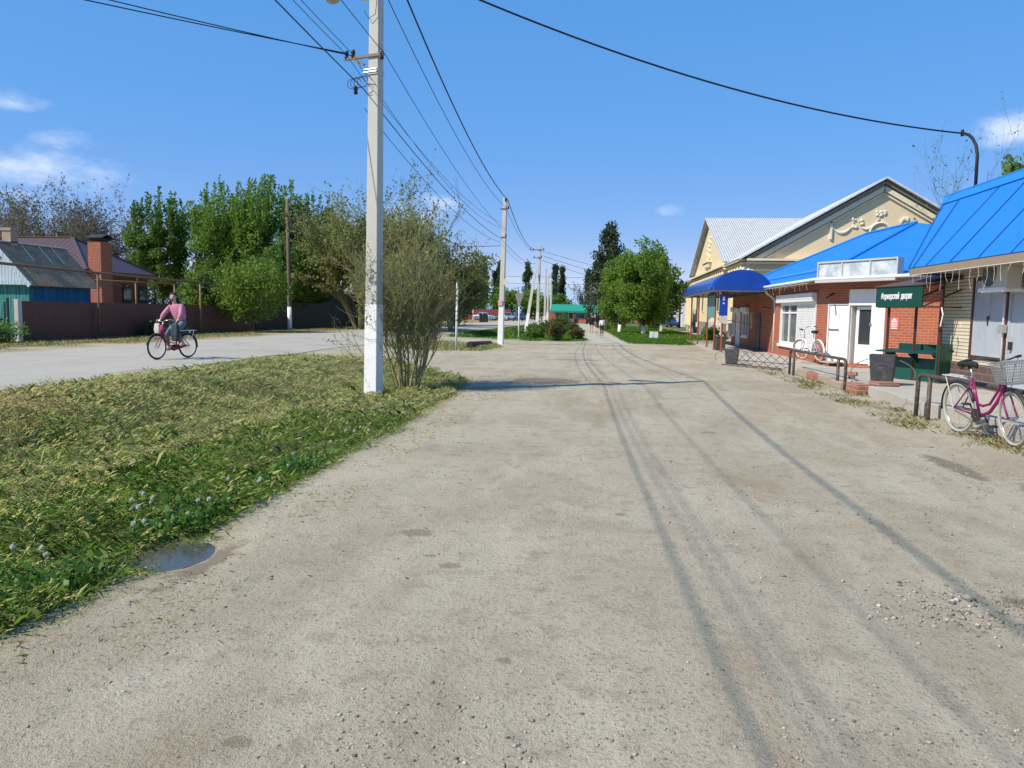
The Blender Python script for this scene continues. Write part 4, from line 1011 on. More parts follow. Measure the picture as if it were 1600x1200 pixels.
for k in range(26):
    b.ball((FX - 0.05 + random.uniform(-.25, .35), GY0 - 0.05 + random.uniform(-.2, .25), 4.25 + random.uniform(-.38, .38)), random.uniform(.07, .15), 5)
b.box((FX + 0.1, GY0 + 0.0, 3.2), (0.5, 0.3, 1.2)); rel(b, hall).build('capital', pmat('plaster_white', (0.78, 0.72, 0.58), 0.9, 0.08, 8, 0.3, 30), hall)
M_plaster = MATS['plaster_white']
b = MB()                                                # garland relief on the gable
gy_ = GY0 - 0.05
b.box((13.08, gy_, 6.85), (0.13, 0.14, 1.05)); rel(b, hall).build('relief_post', M_plaster, hall); b = MB()
for (xa, za, xb, zb, sg) in ((13.25, 6.95, 14.35, 7.2, 0.34), (14.85, 7.05, 15.75, 7.45, 0.25), (16.1, 7.45, 17.0, 7.0, .25), (17.5, 7.2, 18.6, 6.95, .34)):
    for i in range(13):
        u = i / 12; b.ball((lerp(xa, xb, u), gy_, lerp(za, zb, u) - sg * 4 * u * (1 - u)), 0.045 + 0.05 * math.sin(PI * u), 5, 0, (1, 0.6, 1))
for (x, z) in ((14.6, 7.35), (17.25, 7.35), (15.95, 7.75)):
    for i in range(14): b.ball((x + random.uniform(-.3, .3), gy_, z + random.uniform(-.35, .25)), random.uniform(.05, .11), 5, 0, (1, .5, 1))
rel(b, hall).build('garland', M_plaster, hall)
b = MB(); b.tube([(15.95 + 0.62 * math.cos(a), gy_, 6.7 + 0.62 * math.sin(a)) for a in [i * PI / 12 for i in range(13)]], 0.07, 6)
rel(b, hall).build('relief_arch', M_plaster, hall)
b = MB()
for y in (51.0, 54.0, 57, 61.5, 71, 75.5, 79, 82.5, 85.6):
    x = SXf if SY0 < y < SY1 else FX
    b.box((x - 0.10, y, 2.4), (0.22, 0.6, 4.0)); b.box((x - 0.16, y, 3.95), (0.34, 0.8, 0.3)); b.box((x - 0.16, y, 0.75), (0.34, 0.8, 0.4))
rel(b, hall).build('pilaster', M_creamt, hall)
b = MB(); b.box((FX - 0.03, (GY0 + SY0) / 2, 0.35), (0.1, SY0 - GY0, 1.5)); b.box((SXf - 0.05, (SY0 + SY1) / 2, 0.3), (0.14, SY1 - SY0 + .2, 1.5)); rel(b, hall).build('plinth', brickmat('grey_block', (0.27, 0.25, 0.22), (0.33, 0.30, 0.27), (0.20, 0.19, 0.17), 0.6, 0.22, 0.015), hall)
for y in (52.3, 57.0, 59.2, 63.2, 69, 73.3):
    x = SXf if SY0 < y < SY1 else FX
    w_ = MB(); w_.box((x - 0.025, y, 2.75), (0.06, 1.1, 1.8)); fo = rel(w_, hall).build('window', M_creamt, hall)
    w_ = MB(); w_.box((x - 0.06, y - 0.25, 2.75), (0.02, 0.42, 1.6)); w_.box((x - 0.06, y + 0.25, 2.75), (0.02, 0.42, 1.6)); rel(w_, hall).build('pane', M_glassl, fo)
b = MB()
for y in (53.2, 56.2, 58.4): b.box(((SXf if y > SY0 else FX) - 0.03, y, 1.35), (0.08, 0.7, 0.2))
rel(b, hall).build('vent', M_dkmetal, hall)
# ramp wall in front of the hall
rw = MB(); rw.prism([(7.0, 49.5, -0.1), (7.0, 58, -0.1), (7.0, 58, 1.25), (7.0, 54.5, 1.2)], (0.25, 0, 0))
tag(rw.build('ramp_wall', M_concrete, bevel=0.02), 'sloping concrete ramp wall in front of the cream hall', 'wall')
# pale two storey building farther along
wb = thing('pale_building', 'pale two storey building behind the dark lamp post', 'building', (10.6, 118, 0))
b = MB(); b.prism([(0, 0, -0.8), (16, 0, -0.8), (16, 0, 6.2), (0, 0, 6.2)], (0, 26, 0)); b.build('wall', pmat('pale_wall', (0.62, 0.64, 0.66), 0.85, 0.05, 1, 0.1, 20), wb)
b = MB(); b.slab([(-0.6, -0.6, 6.2), (4, 6, 8.3), (4, 20, 8.3), (-0.6, 26.6, 6.2)][::-1], 0.1); b.slab([(-0.6, -0.6, 6.2), (16.6, -0.6, 6.2), (12, 6, 8.3), (4, 6, 8.3)], 0.1); b.slab([(16.6, -0.6, 6.2), (16.6, 26.6, 6.2), (12, 20, 8.3), (12, 6, 8.3)], 0.1); b.poly([(4, 6, 8.3), (12, 6, 8.3), (12, 20, 8.3), (4, 20, 8.3)]); b.build('roof', M_zinc, wb)
for z in (1.4, 4.4):
    for x in (0.9, 2.6, 4.3, 6.0):
        b = MB(); b.box((x, -0.01, z), (1.0, 0.08, 1.7)); w_ = b.build('window', M_white, wb)
        b = MB(); b.box((x, -0.06, z), (0.8, 0.03, 1.5)); b.build('pane', M_glass, w_)
    for y in (3, 7, 11, 15, 19):
        b = MB(); b.box((-0.01, y, z), (0.08, 1.0, 1.7)); w_ = b.build('window', M_white, wb)
        b = MB(); b.box((-0.06, y, z), (0.03, 0.8, 1.5)); b.build('pane', M_glass, w_)
# ------------------------------------------------------------------ far kiosk with the green roof
kz = terr(-5, 130)
ki = thing('green_kiosk', 'low red brick kiosk with a bright green roof at the end of the path', 'kiosk', (-6.0, 130, kz))
b = MB(); b.box((0.6, 3.2, 1.0), (10.2, 4.5, 2.1)); b.box((4.0, 0.6, 0.4), (2.0, 0.2, 0.9)); b.box((-3.0, 0.4, 0.35), (2.6, 0.2, 0.7)); b.box((1.0, 0.4, 0.35), (1.6, 0.2, 0.7)); b.build('wall', M_brick, ki)
M_greenroof = sheetmat('green_roof', (0.02, 0.28, 0.17), 0.3, 0.45, 0, 0.08, 0.02)
b = MB(); b.slab([(-4.3, -0.3, 2.08), (3.6, -0.3, 2.08), (3.3, 2.2, 3.2), (-4.0, 2.2, 3.2)], 0.08); b.slab([(3.55, 0.0, 2.05), (6.2, 0.0, 2.05), (6.0, 2.2, 2.9), (3.3, 2.2, 2.9)], 0.08)
b.slab([(-4.0, 2.2, 3.2), (3.3, 2.2, 3.2), (3.6, 5.8, 2.1), (-4.3, 5.8, 2.1)], 0.08); b.box((-0.35, -0.25, 1.93), (7.8, 0.12, 0.18)); b.build('roof', M_greenroof, ki)
for x in (-3.9, -1.9, 3.3, -0.2):
    b = MB(); b.box((x, -0.1, 0.95), (0.16, 0.16, 1.95)); b.build('post', M_white if x > 3 else M_postred, ki)
b = MB(); b.box((-0.75, 0.93, 0.95), (0.95, 0.06, 1.9)); d_ = b.build('door', M_white, ki)
b = MB(); b.box((-0.75, 0.89, 1.25), (0.7, 0.03, 0.95)); b.build('pane', M_glass, d_)
for x, w in ((0.8, 1.6), (2.4, 1.0), (-2.6, 1.6)):
    b = MB(); b.box((x, 0.92, 1.3), (w, 0.06, 0.9)); w_ = b.build('window', M_white, ki); b = MB(); b.box((x, 0.88, 1.3), (w - 0.15, 0.03, 0.75)); b.build('pane', M_glass, w_)
# red wall behind the parked cars, with a small pale canopy
M_redwall = sheetmat('red_fence_sheet', (0.25, 0.045, 0.035), 0.25, 0.6, 0, 0.12, 0.02)
b = MB(); b.box((-27.5, 146, 0.9), (17, 0.15, 2.3)); tag(b.build('red_fence', M_redwall), 'dull red sheet fence behind the parked cars', 'fence')
cn = thing('carport', 'small pale carport by the red fence left of the silver blue car', 'carport', (-28.2, 141, -0.1))
b = MB(); b.box((0, 0, 2.45), (6.5, 3, 0.15)); b.build('roof', M_lime, cn)
for x in (-3, 3):
    b = MB(); b.box((x, -1.3, 1.2), (0.15, 0.15, 2.4)); b.build('post', M_lime, cn)
b = MB(); b.box((-17.6, 106, 0.55), (1.1, 0.9, 1.15)); b.box((-17.6, 106, 1.16), (1.2, 1.0, 0.08)); tag(b.build('waste_container', M_black, bevel=0.03), 'black waste container beside the far road left of the parked cars', 'container')

# ------------------------------------------------------------------ left side: fences, shed, house, pipes
M_brownsheet = sheetmat('brown_fence_sheet', (0.085, 0.028, 0.023), 0.23, 0.5, 0, 0.1, 0.003)
fx = -22.6
def fence(name, label, y0, y1, z1, mat, postmat, step):
    t = thing(name, label, 'fence', (fx, y0, terr(fx, y0)))
    b = MB(); b.box((0, (y1 - y0) / 2, (z1 - 0.05) / 2), (0.03, y1 - y0, z1 + 0.05)); b.build('sheet', mat, t)
    n = max(1, int(round((y1 - y0) / step)))
    for i in range(n + 1):
        b = MB(); b.box((-0.07, (y1 - y0) * i / n, z1 / 2 - 0.1), (0.08, 0.08, z1 + 0.1)); b.build('post', postmat, t)
    return t
fence('metal_fence', 'long dark brown sheet metal fence along the far side of the road', 27.0, 46.8, 1.56, M_brownsheet, M_dkmetal, 2.8)
fence('dark_fence', 'sheet fence, tree shade put into its almost black colour, beyond the wooden pole', 46.9, 76, 1.9, pmat('shade_black_sheet', (0.028, 0.025, 0.024), 0.6, 0.2), M_dkmetal, 4)  # tree shade over this stretch is put into the sheet colour
b = MB(); b.prism([(fx + 0.04, 26.72, 0.0), (fx + 0.22, 26.72, 0.0), (fx + 0.22, 26.72, 1.75), (fx + 0.04, 26.72, 1.75)], (0, 0.2, 0)); tag(b.build('concrete_post', M_concrete, bevel=0.01), 'grey concrete post at the left end of the brown metal fence', 'post')
b = MB(); b.box((fx + 0.1, 26.35, 0.95), (0.07, 0.07, 1.7)); b.box((fx + 0.1, 26.2, 0.9), (0.05, 0.05, 1.5)); tag(b.build('green_post', pmat('post_green', (0.015, 0.04, 0.03), 0.5)), 'dark green post beside the picket fence', 'post')
pf = thing('picket_fence', 'weathered grey wooden picket fence at the far left edge', 'fence', (fx, 20, 0.13))
b = MB()
for i in range(40): b.box((0, i * 0.155, 0.55), (0.02, 0.075, 1.1 + 0.05 * math.sin(i * 2.3)))
b.build('pickets', M_oldwood, pf)
for z in (0.35, 0.85):
    b = MB(); b.box((-0.04, 3.1, z), (0.05, 6.3, 0.09)); b.build('rail', M_oldwood, pf)
# teal / blue plank shed
SX, SYa, SYb, SE, SR, SXr, SXw = -25.0, 30.5, 34.5, 2.50, 4.12, -26.45, -27.9
sh = thing('plank_shed', 'teal and blue plank shed with a mossy corrugated roof behind the brown fence', 'shed', (SX, SYa, 0.13))
def plank(name, c1, c2):
    t = NT(name); o = t.obj(); uv = t.uv()
    mp = t.n('ShaderNodeMapping', Vector=uv); mp.inputs['Scale'].default_value = (6, 0.5, 1)
    nz = t.noise(mp.outputs[0], 1.5, 6, .7)
    cc = t.mix(t.sstep(nz, .35, .7), c4(c1), c4(c2))
    sx = t.n('ShaderNodeSeparateXYZ', Vector=uv).outputs[0]
    g = t.math('PINGPONG', sx, 0.075); gg = t.sstep(g, 0.0, 0.010)
    cc = t.mix(gg, (0.01, 0.02, 0.02, 1), cc)
    return t.pbsdf(cc, 0.8, t.bump(gg, 0.6, 0.02), 0, 0.2)
M_teal = plank('teal_planks', (0.03, 0.17, 0.155), (0.10, 0.33, 0.29)); M_bluep = plank('blue_planks', (0.012, 0.11, 0.22), (0.035, 0.20, 0.33)); M_ltb = plank('pale_blue_planks', (0.40, 0.50, 0.55), (0.55, 0.64, 0.66))
b = MB(); b.box(((SX + SXw) / 2, SYa + 0.1, SE / 2), (SX - SXw, 0.2, SE)); rel(b, sh).build('front_wall', M_teal, sh)
b = MB(); b.box(((SX + SXw) / 2, (SYa + SYb) / 2 + 0.1, SE / 2), (SX - SXw - 0.002, SYb - SYa - 0.21, SE)); rel(b, sh).build('long_wall', M_bluep, sh)
b = MB(); b.prism([(SXw - 0.1, SYa - 0.06, SE), (SX + 0.1, SYa - 0.06, SE), (SXr, SYa - 0.06, SR)], (0, 0.1, 0)); rel(b, sh).build('gable', M_ltb, sh)
M_moss = sheetmat('mossy_sheet', (0.42, 0.27, 0.165), 0.17, 0.95, 0, 0.25, 0.035, (0.20, 0.14, 0.085), 0.7, 0.1)
b = MB(); b.slab([(SX + 0.28, SYa - 0.25, SE - 0.12), (SX + 0.28, SYb + 0.3, SE - 0.12), (SXr, SYb + 0.3, SR + 0.14), (SXr, SYa - 0.25, SR + 0.14)], 0.04)
b.slab([(SXw - 0.28, SYa - 0.25, SE - 0.12), (SXr, SYa - 0.25, SR + 0.14), (SXr, SYb + 0.3, SR + 0.14), (SXw - 0.28, SYb + 0.3, SE - 0.12)], 0.04); sr = rel(b, sh).build('roof', M_moss, sh)
b = MB(); b.beam((SXr, SYa - 0.25, SR + 0.17), (SXr, SYb + 0.3, SR + 0.17), 0.22, 0.05); rel(b, sh).build('ridge_cap', M_zinc, sr)
for y in (SYa + 1.3, SYa + 2.4, SYa + 3.2):
    b = MB(); b.beam((SXr + 0.05, y, SR + 0.13), (SXr + 0.7, y + 0.03, SR - 0.62), 0.05, 0.02); rel(b, sh).build('batten', M_zinc, sr)
b = MB(); b.beam((SX + 0.3, SYa - 0.29, SE - 0.15), (SXr, SYa - 0.29, SR + 0.1), 0.05, 0.2); b.beam((SXw - 0.3, SYa - 0.29, SE - 0.15), (SXr, SYa - 0.29, SR + 0.1), 0.05, 0.2); b.box(((SX + SXw) / 2, SYa - 0.17, SE - 0.02), (SX - SXw + 0.5, 0.14, 0.16)); rel(b, sh).build('barge_board', M_ltb, sh)
b = MB(); b.box((SXr - 0.1, SYa + 0.9, SR + 0.35), (0.42, 0.42, 0.7)); b.box((SXr - 0.1, SYa + 0.9, SR + 0.73), (0.5, 0.5, 0.12)); rel(b, sh).build('chimney', pmat('chimney_pale', (0.36, 0.28, 0.20), 0.9, 0.25, 6), sr)
# brown roofed brick house
hs_ = thing('brick_house', 'red brick house with brown hipped roof and tall brick chimney behind the fence', 'house', (-28.5, 38.8, 0.13))
M_brownroof = sheetmat('brown_roof', (0.085, 0.045, 0.042), 0.35, 0.45, 0, 0.08, 0.015)
M_brick2 = brickmat('dark_red_brick', (0.26, 0.070, 0.038), (0.33, 0.095, 0.05), (0.28, 0.17, 0.12), 0.25, 0.077, 0.009)
b = MB(); b.box((-33.5, 41.7, 1.7), (10, 5.8, 3.5)); rel(b, hs_).build('wall', M_brick2, hs_)
e = 3.45; ap = Vector((-31.2, 41.6, 5.45)); ap2 = Vector((-35, 41.6, 5.45))
c1, c2, c3_, c4_ = Vector((-28.0, 38.3, e)), Vector((-28.0, 45.0, e)), Vector((-39, 45.0, e)), Vector((-39, 38.3, e))
b = MB(); b.slab([c1, c2, ap], 0.06); b.slab([c4_, c1, ap, ap2], 0.06); b.slab([c2, c3_, ap2, ap], 0.06); b.slab([c3_, c4_, ap2], 0.06); hr = rel(b, hs_).build('roof', M_brownroof, hs_)
b = MB(); up = Vector((0, 0, .03))
for p, q in ((c1, ap), (c2, ap), (ap, ap2)): b.beam(p + up, q + up, 0.16, 0.06)
rel(b, hs_).build('ridge_cap', pmat('brown_cap', (0.13, 0.08, 0.075), 0.5, 0.1), hr)
b = MB(); b.box((-27.85, 39.3, 2.4), (0.75, 0.95, 5.2)); ch = rel(b, hs_).build('chimney', M_brick, hs_)
b = MB(); b.box((-27.85, 39.3, 5.14), (0.62, 0.82, 0.16)); b.slab([(-28.35, 38.7, 5.2), (-27.35, 38.7, 5.2), (-27.35, 39.3, 5.42), (-28.35, 39.3, 5.42)], 0.03); b.slab([(-28.35, 39.3, 5.42), (-27.35, 39.3, 5.42), (-27.35, 39.9, 5.2), (-28.35, 39.9, 5.2)], 0.03); rel(b, hs_).build('chimney_cap', M_dkmetal, ch)
for y in (42.5, 44.05):
    b = MB(); b.box((-28.49, y, 2.1), (0.06, 0.85, 1.35)); w_ = rel(b, hs_).build('window', M_redbrown, hs_); b = MB(); b.box((-28.45, y, 2.1), (0.02, 0.7, 1.2)); rel(b, hs_).build('pane', M_glass, w_)
for y in (40.75, 43.25):
    b = MB(); b.tube([(-28.05, y - 0.25, e - 0.1), (-28.42, y, e - 0.5), (-28.42, y, 0.2)], 0.06, 8); rel(b, hs_).build('downpipe', pmat('pipe_pale', (0.5, 0.46, 0.38), 0.6, 0.1), hs_, smooth=True)
# shaded house behind the big bushes
gh = thing('grey_house', 'low grey house with a pale sheet roof hidden in the shade of the trees', 'house', (-27.5, 62, 0.1))
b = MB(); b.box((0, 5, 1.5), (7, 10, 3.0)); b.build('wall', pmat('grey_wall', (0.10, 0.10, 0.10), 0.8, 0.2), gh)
b = MB(); b.slab([(3.9, -0.5, 2.9), (3.9, 10.5, 2.9), (0, 10.5, 4.7), (0, -0.5, 4.7)], 0.08); b.slab([(-3.9, -0.5, 2.9), (0, -0.5, 4.7), (0, 10.5, 4.7), (-3.9, 10.5, 2.9)], 0.08); b.prism([(3.5, -0.02, 3.0), (-3.5, -0.02, 3.0), (0, -0.02, 4.6)], (0, 0.1, 0)); b.build('roof', M_slate, gh)
# gas pipes
gp = thing('gas_pipe', 'brown overhead gas pipe on posts above the brown fence', 'gas pipe', (-22.4, 18, 0.13))
b = MB(); b.tube([(0, 0, 2.98), (0, 8, 2.93), (0, 16, 2.82), (0, 23.4, 2.76)], 0.055, 8); b.build('pipe', M_pipe, gp, smooth=True)
for y in (2.0, 13.4, 21.9):
    b = MB(); b.tube([(0.0, y, -0.3), (0.0, y, 2.8)], 0.045, 8); b.build('post', M_yel if y > 20 else M_pipe, gp, smooth=True)
gp = thing('gas_pipe', 'thin yellow gas pipe with branches in front of the brick house', 'gas pipe', (-26, 36.2, 0.13))
b = MB(); b.tube([(0, 0, 2.70), (0, 7.4, 2.80)], 0.04, 8); b.tube([(0, 3.4, 2.75), (-2.2, 5.4, 2.4)], 0.02, 6); b.tube([(0, 1.2, 2.7), (-2.0, 6.5, 2.2)], 0.015, 6); b.build('pipe', M_yel, gp, smooth=True)
for y in (3.4, 7.2):
    b = MB(); b.tube([(0, y, 0), (0, y, 2.75)], 0.045, 8); b.build('post', M_yel, gp, smooth=True)
# kerbside litter of dry leaves by the fence
# ------------------------------------------------------------------ vegetation
rng = np.random.default_rng(11)
def unit(a): return a / np.maximum(np.linalg.norm(a, axis=-1, keepdims=True), 1e-9)
def leaf_cards(P, size, up=0.3, aspect=0.55, droop=0.0, jit=0.35, outward=None):
    n = len(P)
    a = unit(rng.normal(size=(n, 3)) + np.array([0, 0, up - droop]))
    nn = unit(rng.normal(size=(n, 3)) + np.array([0, 0, 0.8]) + (0 if outward is None else outward * 0.8))
    bdir = unit(np.cross(a, nn))
    L = (size * (1 + jit * rng.normal(size=n)).clip(0.4, 1.8))[:, None]
    v0 = P; v1 = P + a * L * 0.5 + bdir * L * aspect * 0.5; v2 = P + a * L; v3 = P + a * L * 0.5 - bdir * L * aspect * 0.5
    V = np.stack([v0, v1, v2, v3], 1).reshape(-1, 3)
    return V, np.arange(n * 4).reshape(-1, 4)

M_bark = barkmat('bark_brown', (0.075, 0.055, 0.04), (0.17, 0.13, 0.095))
M_barkg = barkmat('bark_grey', (0.10, 0.085, 0.065), (0.23, 0.20, 0.16))
M_twig = barkmat('twig_olive', (0.22, 0.19, 0.095), (0.37, 0.33, 0.18), 20)
LM = dict(
    fresh=leafmat('leaf_fresh', (0.10, 0.185, 0.02), (0.20, 0.32, 0.05), (0.13, 0.22, 0.03), 0.45),
    deep=leafmat('leaf_deep', (0.065, 0.13, 0.02), (0.14, 0.235, 0.04), (0.09, 0.16, 0.026), 0.45),
    yellow=leafmat('leaf_yellow', (0.10, 0.18, 0.02), (0.20, 0.29, 0.04), (0.14, 0.22, 0.03), 0.4),
    pine=leafmat('leaf_pine', (0.025, 0.048, 0.022), (0.06, 0.09, 0.040), (0.075, 0.085, 0.04), 0.2),
    olive=leafmat('leaf_olive', (0.14, 0.165, 0.04), (0.27, 0.29, 0.09), (0.19, 0.18, 0.065), 0.45),
    greyg=leafmat('leaf_grey', (0.09, 0.10, 0.06), (0.19, 0.18, 0.12), (0.15, 0.12, 0.08)),
    poplar=leafmat('leaf_poplar', (0.03, 0.065, 0.022), (0.065, 0.115, 0.038)),
    bud=leafmat('leaf_bud', (0.15, 0.19, 0.04), (0.27, 0.30, 0.08)),
    bronze=leafmat('leaf_bronze', (0.075, 0.085, 0.025), (0.16, 0.155, 0.045), (0.06, 0.10, 0.022), 0.4))
def clump_crown(C, R, leaves, size, squash=1.0, shell=0.35, **kw):
    """leaves spread through many small clumps; returns leaf arrays"""
    Vs = []; Fs = []; base = 0
    for c, r, n in zip(C, R, leaves):
        d = unit(rng.normal(size=(n, 3))); rad = r * (shell + (1 - shell) * rng.random(n)) ** 0.7
        P = c + d * rad[:, None] * np.array([1, 1, squash])
        v, f = leaf_cards(P, size, outward=d, **kw); Vs.append(v); Fs.append(f + base); base += len(v)
    return np.concatenate(Vs), np.concatenate(Fs)
def lumpy(d, seed): return 1 + 0.22 * np.array([mnoise.noise((x * 1.6 + seed, y * 1.6, z * 1.6)) for x, y, z in d]) * 1.6
def tree(name, label, loc, H, W, trunk_h, nclump, leaf, size, per, kind='round', group='trees', cat='tree', bark=None, white=0, seed=1, trunk_r=None, squash=0.9, cr=None):
    global rng
    rng = np.random.default_rng(seed); rs = random.Random(seed)
    t = thing(name, label, cat, (loc[0], loc[1], terr(loc[0], loc[1])), rs.uniform(0, 6.28), group)
    tr = trunk_r or H * 0.018 + 0.04
    cz = (trunk_h + H) / 2; hz = (H - trunk_h) / 2
    d = unit(rng.normal(size=(nclump, 3))); rad = (0.25 + 0.75 * rng.random(nclump)) ** 0.5
    lum = lumpy(d, seed)
    C = d * rad[:, None] * lum[:, None]
    if kind == 'round': C = C * np.array([W / 2, W / 2, hz]) * 0.85 + np.array([0, 0, cz])
    elif kind == 'spire':      # upward shoots of a young poplar / maple
        C = C * np.array([W / 2, W / 2, hz]) * 0.76 + np.array([0, 0, cz])
    elif kind == 'column':
        zz = rng.random(nclump); rr = W / 2 * np.sin(PI * np.clip(0.12 + zz * 0.86, 0, 1)) ** 0.6
        a = rng.random(nclump) * 6.283; q = np.sqrt(rng.random(nclump))
        C = np.stack([rr * q * np.cos(a), rr * q * np.sin(a), trunk_h + zz * (H - trunk_h) * 0.96], 1)
    elif kind == 'pine':
        zz = rng.random(nclump) ** 0.8; prof = (1 - zz) ** 0.75 * (0.7 + 0.3 * np.sin(zz * 22 + seed)) + 0.10
        a = rng.random(nclump) * 6.283; q = 0.35 + 0.65 * np.sqrt(rng.random(nclump))
        C = np.stack([W / 2 * prof * q * np.cos(a), W / 2 * prof * q * np.sin(a), trunk_h + zz * (H - trunk_h) * 0.97], 1)
    r0 = cr or W * 0.13
    R = r0 * (0.65 + 0.7 * rng.random(len(C)))
    V, F = clump_crown(C, R, (per * (R / r0) ** 2).astype(int) + 4, size, squash)
    if kind == 'spire':
        Vs = [V]; Fs = [F]; base = len(V); ns = int(nclump * 0.6)
        for k in range(ns):
            a = rng.random() * 6.283; q = math.sqrt(rng.random()) * 0.85
            bx, by = W / 2 * q * math.cos(a), W / 2 * q * math.sin(a)
            zt = cz + hz * math.sqrt(max(0, 1 - q * q)) * rs.uniform(0.78, 1.22); L = H * rs.uniform(0.18, 0.36); m = int(per * 0.6)
            u = rng.random(m); w = 0.30 * r0 * (1 - u) ** 0.8 + 0.03
            P = np.stack([bx + w * rng.normal(size=m) * 0.6, by + w * rng.normal(size=m) * 0.6, zt - L * 0.6 + u * L], 1)
            v, f = leaf_cards(P, size, up=1.0); Vs.append(v); Fs.append(f + base); base += len(v)
        V = np.concatenate(Vs); F = np.concatenate(Fs)
    b = MB(); top = H * (0.9 if kind in ('pine', 'column') else 0.72)
    n = 7; off = [(rs.uniform(-.04, .04) * H * (i / n) * 0.6, rs.uniform(-.04, .04) * H * (i / n) * 0.6) for i in range(n + 1)]
    pts = [(off[i][0], off[i][1], -0.3 + (top + 0.3) * i / n) for i in range(n + 1)]
    b.tube(pts, [tr * 1.25] + [tr * (1 - 0.8 * i / n) for i in range(1, n + 1)], 8)
    order = list(range(len(C))); rs.shuffle(order)
    for k in order[:min(len(C), 60)]:
        c = Vector(C[k]); u = min(0.92, max(0.2, (c.z - 0.45 * math.hypot(c.x, c.y)) / top)); s_ = Vector(pts[int(u * n)]); s_.z = -0.3 + (top + .3) * u
        s_ = Vector(pts[int(u * n)]).lerp(Vector(pts[min(n, int(u * n) + 1)]), u * n - int(u * n))
        mid = s_.lerp(c, 0.55) + Vector((rs.uniform(-.2, .2), rs.uniform(-.2, .2), rs.uniform(-.1, .25))) * r0
        rb = max(0.012, tr * 0.34 * (1 - u))
        b.tube([s_, mid, c], [rb, rb * 0.6, rb * 0.2], 5)
    b.build('trunk', bark or M_bark, t, smooth=True)
    if white:
        w = MB(); w.tube([(0, 0, -0.3), (pts[1][0] * 0.5, pts[1][1] * 0.5, white)], [tr * 1.3, tr * 1.12], 10); w.build('whitewash', M_lime, t, smooth=True)
    np_mesh('crown', V, F, LM[leaf] if isinstance(leaf, str) else leaf, t)
    return t

def branching(rs, p, d, L, r, lvl, maxl, segs, tips, jit, up, kids, shrink=0.68):
    n = 5 if lvl < 2 else 4; pts = [p]; rr = [r]
    for i in range(n):
        d = (d + Vector((rs.gauss(0, jit), rs.gauss(0, jit), rs.gauss(0, jit) + up))).normalized()
        p = p + d * (L / n); pts.append(p); rr.append(r * (1 - 0.65 * (i + 1) / n))
    segs.append((pts, rr, lvl))
    if lvl >= maxl: tips.append(pts); return
    m = kids[min(lvl, len(kids) - 1)]
    for k in range(m):
        u = 0.28 + 0.72 * (k + rs.random()) / m; i = min(n - 1, int(u * n)); q = pts[i].lerp(pts[i + 1], u * n - i)
        ax = d.orthogonal().normalized(); ax = Matrix.Rotation(rs.random() * 6.283, 3, d) @ ax
        a = rs.uniform(0.35, 0.85)
        nd = (d * math.cos(a) + ax * math.sin(a)).normalized()
        branching(rs, q, nd, L * shrink * rs.uniform(0.75, 1.15), max(0.004, rr[i] * 0.55), lvl + 1, maxl, segs, tips, jit, up, kids, shrink)
def sparse_tree(name, label, loc, H, leaf, nleaf, lsize, stems=1, spread=0.35, maxl=3, kids=(6, 5, 5), r=None, seed=3, group='trees', cat='tree', bark=None, twigbark=None, up=0.06, lean=(0, 0), L0=None, jit=0.10, twr=1.0, base_r=0.15, shrink=0.68):
    global rng
    rng = np.random.default_rng(seed); rs = random.Random(seed)
    t = thing(name, label, cat, (loc[0], loc[1], terr(loc[0], loc[1])), 0, group)
    segs = []; tips = []
    for s in range(stems):
        a = 6.283 * (s + rs.random()) / stems; sp = spread * rs.uniform(0.3, 1.0)
        d = Vector((math.cos(a) * sp + lean[0], math.sin(a) * sp + lean[1], 1)).normalized()
        branching(rs, Vector((math.cos(a) * base_r * (stems > 1), math.sin(a) * base_r * (stems > 1), -0.15)), d, (L0 or H * 0.55) * rs.uniform(0.8, 1.1), (r or H * 0.02) * rs.uniform(0.7, 1.1), 0, maxl, segs, tips, jit, up, kids, shrink)
    b = MB(); c = MB()
    for pts, rr, l in segs:
        (b if l <= 1 else c).tube(pts, [x * (twr if l > 1 else 1) for x in rr], 6 if l == 0 else (4 if l == 1 else 3), cap=False)
    b.build('trunk', bark or M_barkg, t, smooth=True)
    if c.v: c.build('twigs', twigbark or bark or M_barkg, t, smooth=True)
    T = np.array([[tuple(p) for p in x] for x in tips])
    k = rng.integers(0, len(T), nleaf); i = rng.integers(0, T.shape[1] - 1, nleaf); u = rng.random(nleaf)[:, None]
    P = T[k, i] * (1 - u) + T[k, i + 1] * u + rng.normal(size=(nleaf, 3)) * lsize * 0.5
    V, F = leaf_cards(P, lsize, up=0.4)
    np_mesh('crown', V, F, LM[leaf], t)
    return t

# ---- left background trees
sparse_tree('bare_tree', 'tall half bare spring tree behind the plank shed at the far left', (-49, 63), 11, 'greyg', 17000, 0.17, 4, 0.45, 3, (7, 6, 6), 0.2, 21, L0=6.9, twr=1.5)
sparse_tree('bare_tree', 'half bare spring tree just left of the brick chimney', (-43.5, 62), 9.5, 'greyg', 15000, 0.16, 4, 0.5, 3, (7, 6, 6), 0.18, 22, L0=6.0, twr=1.5)
sparse_tree('bare_tree', 'half bare spring tree cut by the left edge of the picture', (-56, 66), 10, 'greyg', 15000, 0.17, 4, 0.45, 3, (7, 6, 6), 0.2, 23, L0=6.4, twr=1.5)
tree('leafy_tree', 'dark green leafy tree right of the brick chimney', (-37, 60), 9.5, 5.6, 1.5, 80, 'deep', 0.21, 200, 'spire', seed=31, cr=.62)
tree('leafy_tree', 'big fresh green tree with upright shoots above the brown fence', (-32, 61), 9.9, 7.6, 1.5, 130, 'fresh', 0.20, 200, 'spire', seed=32, cr=.75)
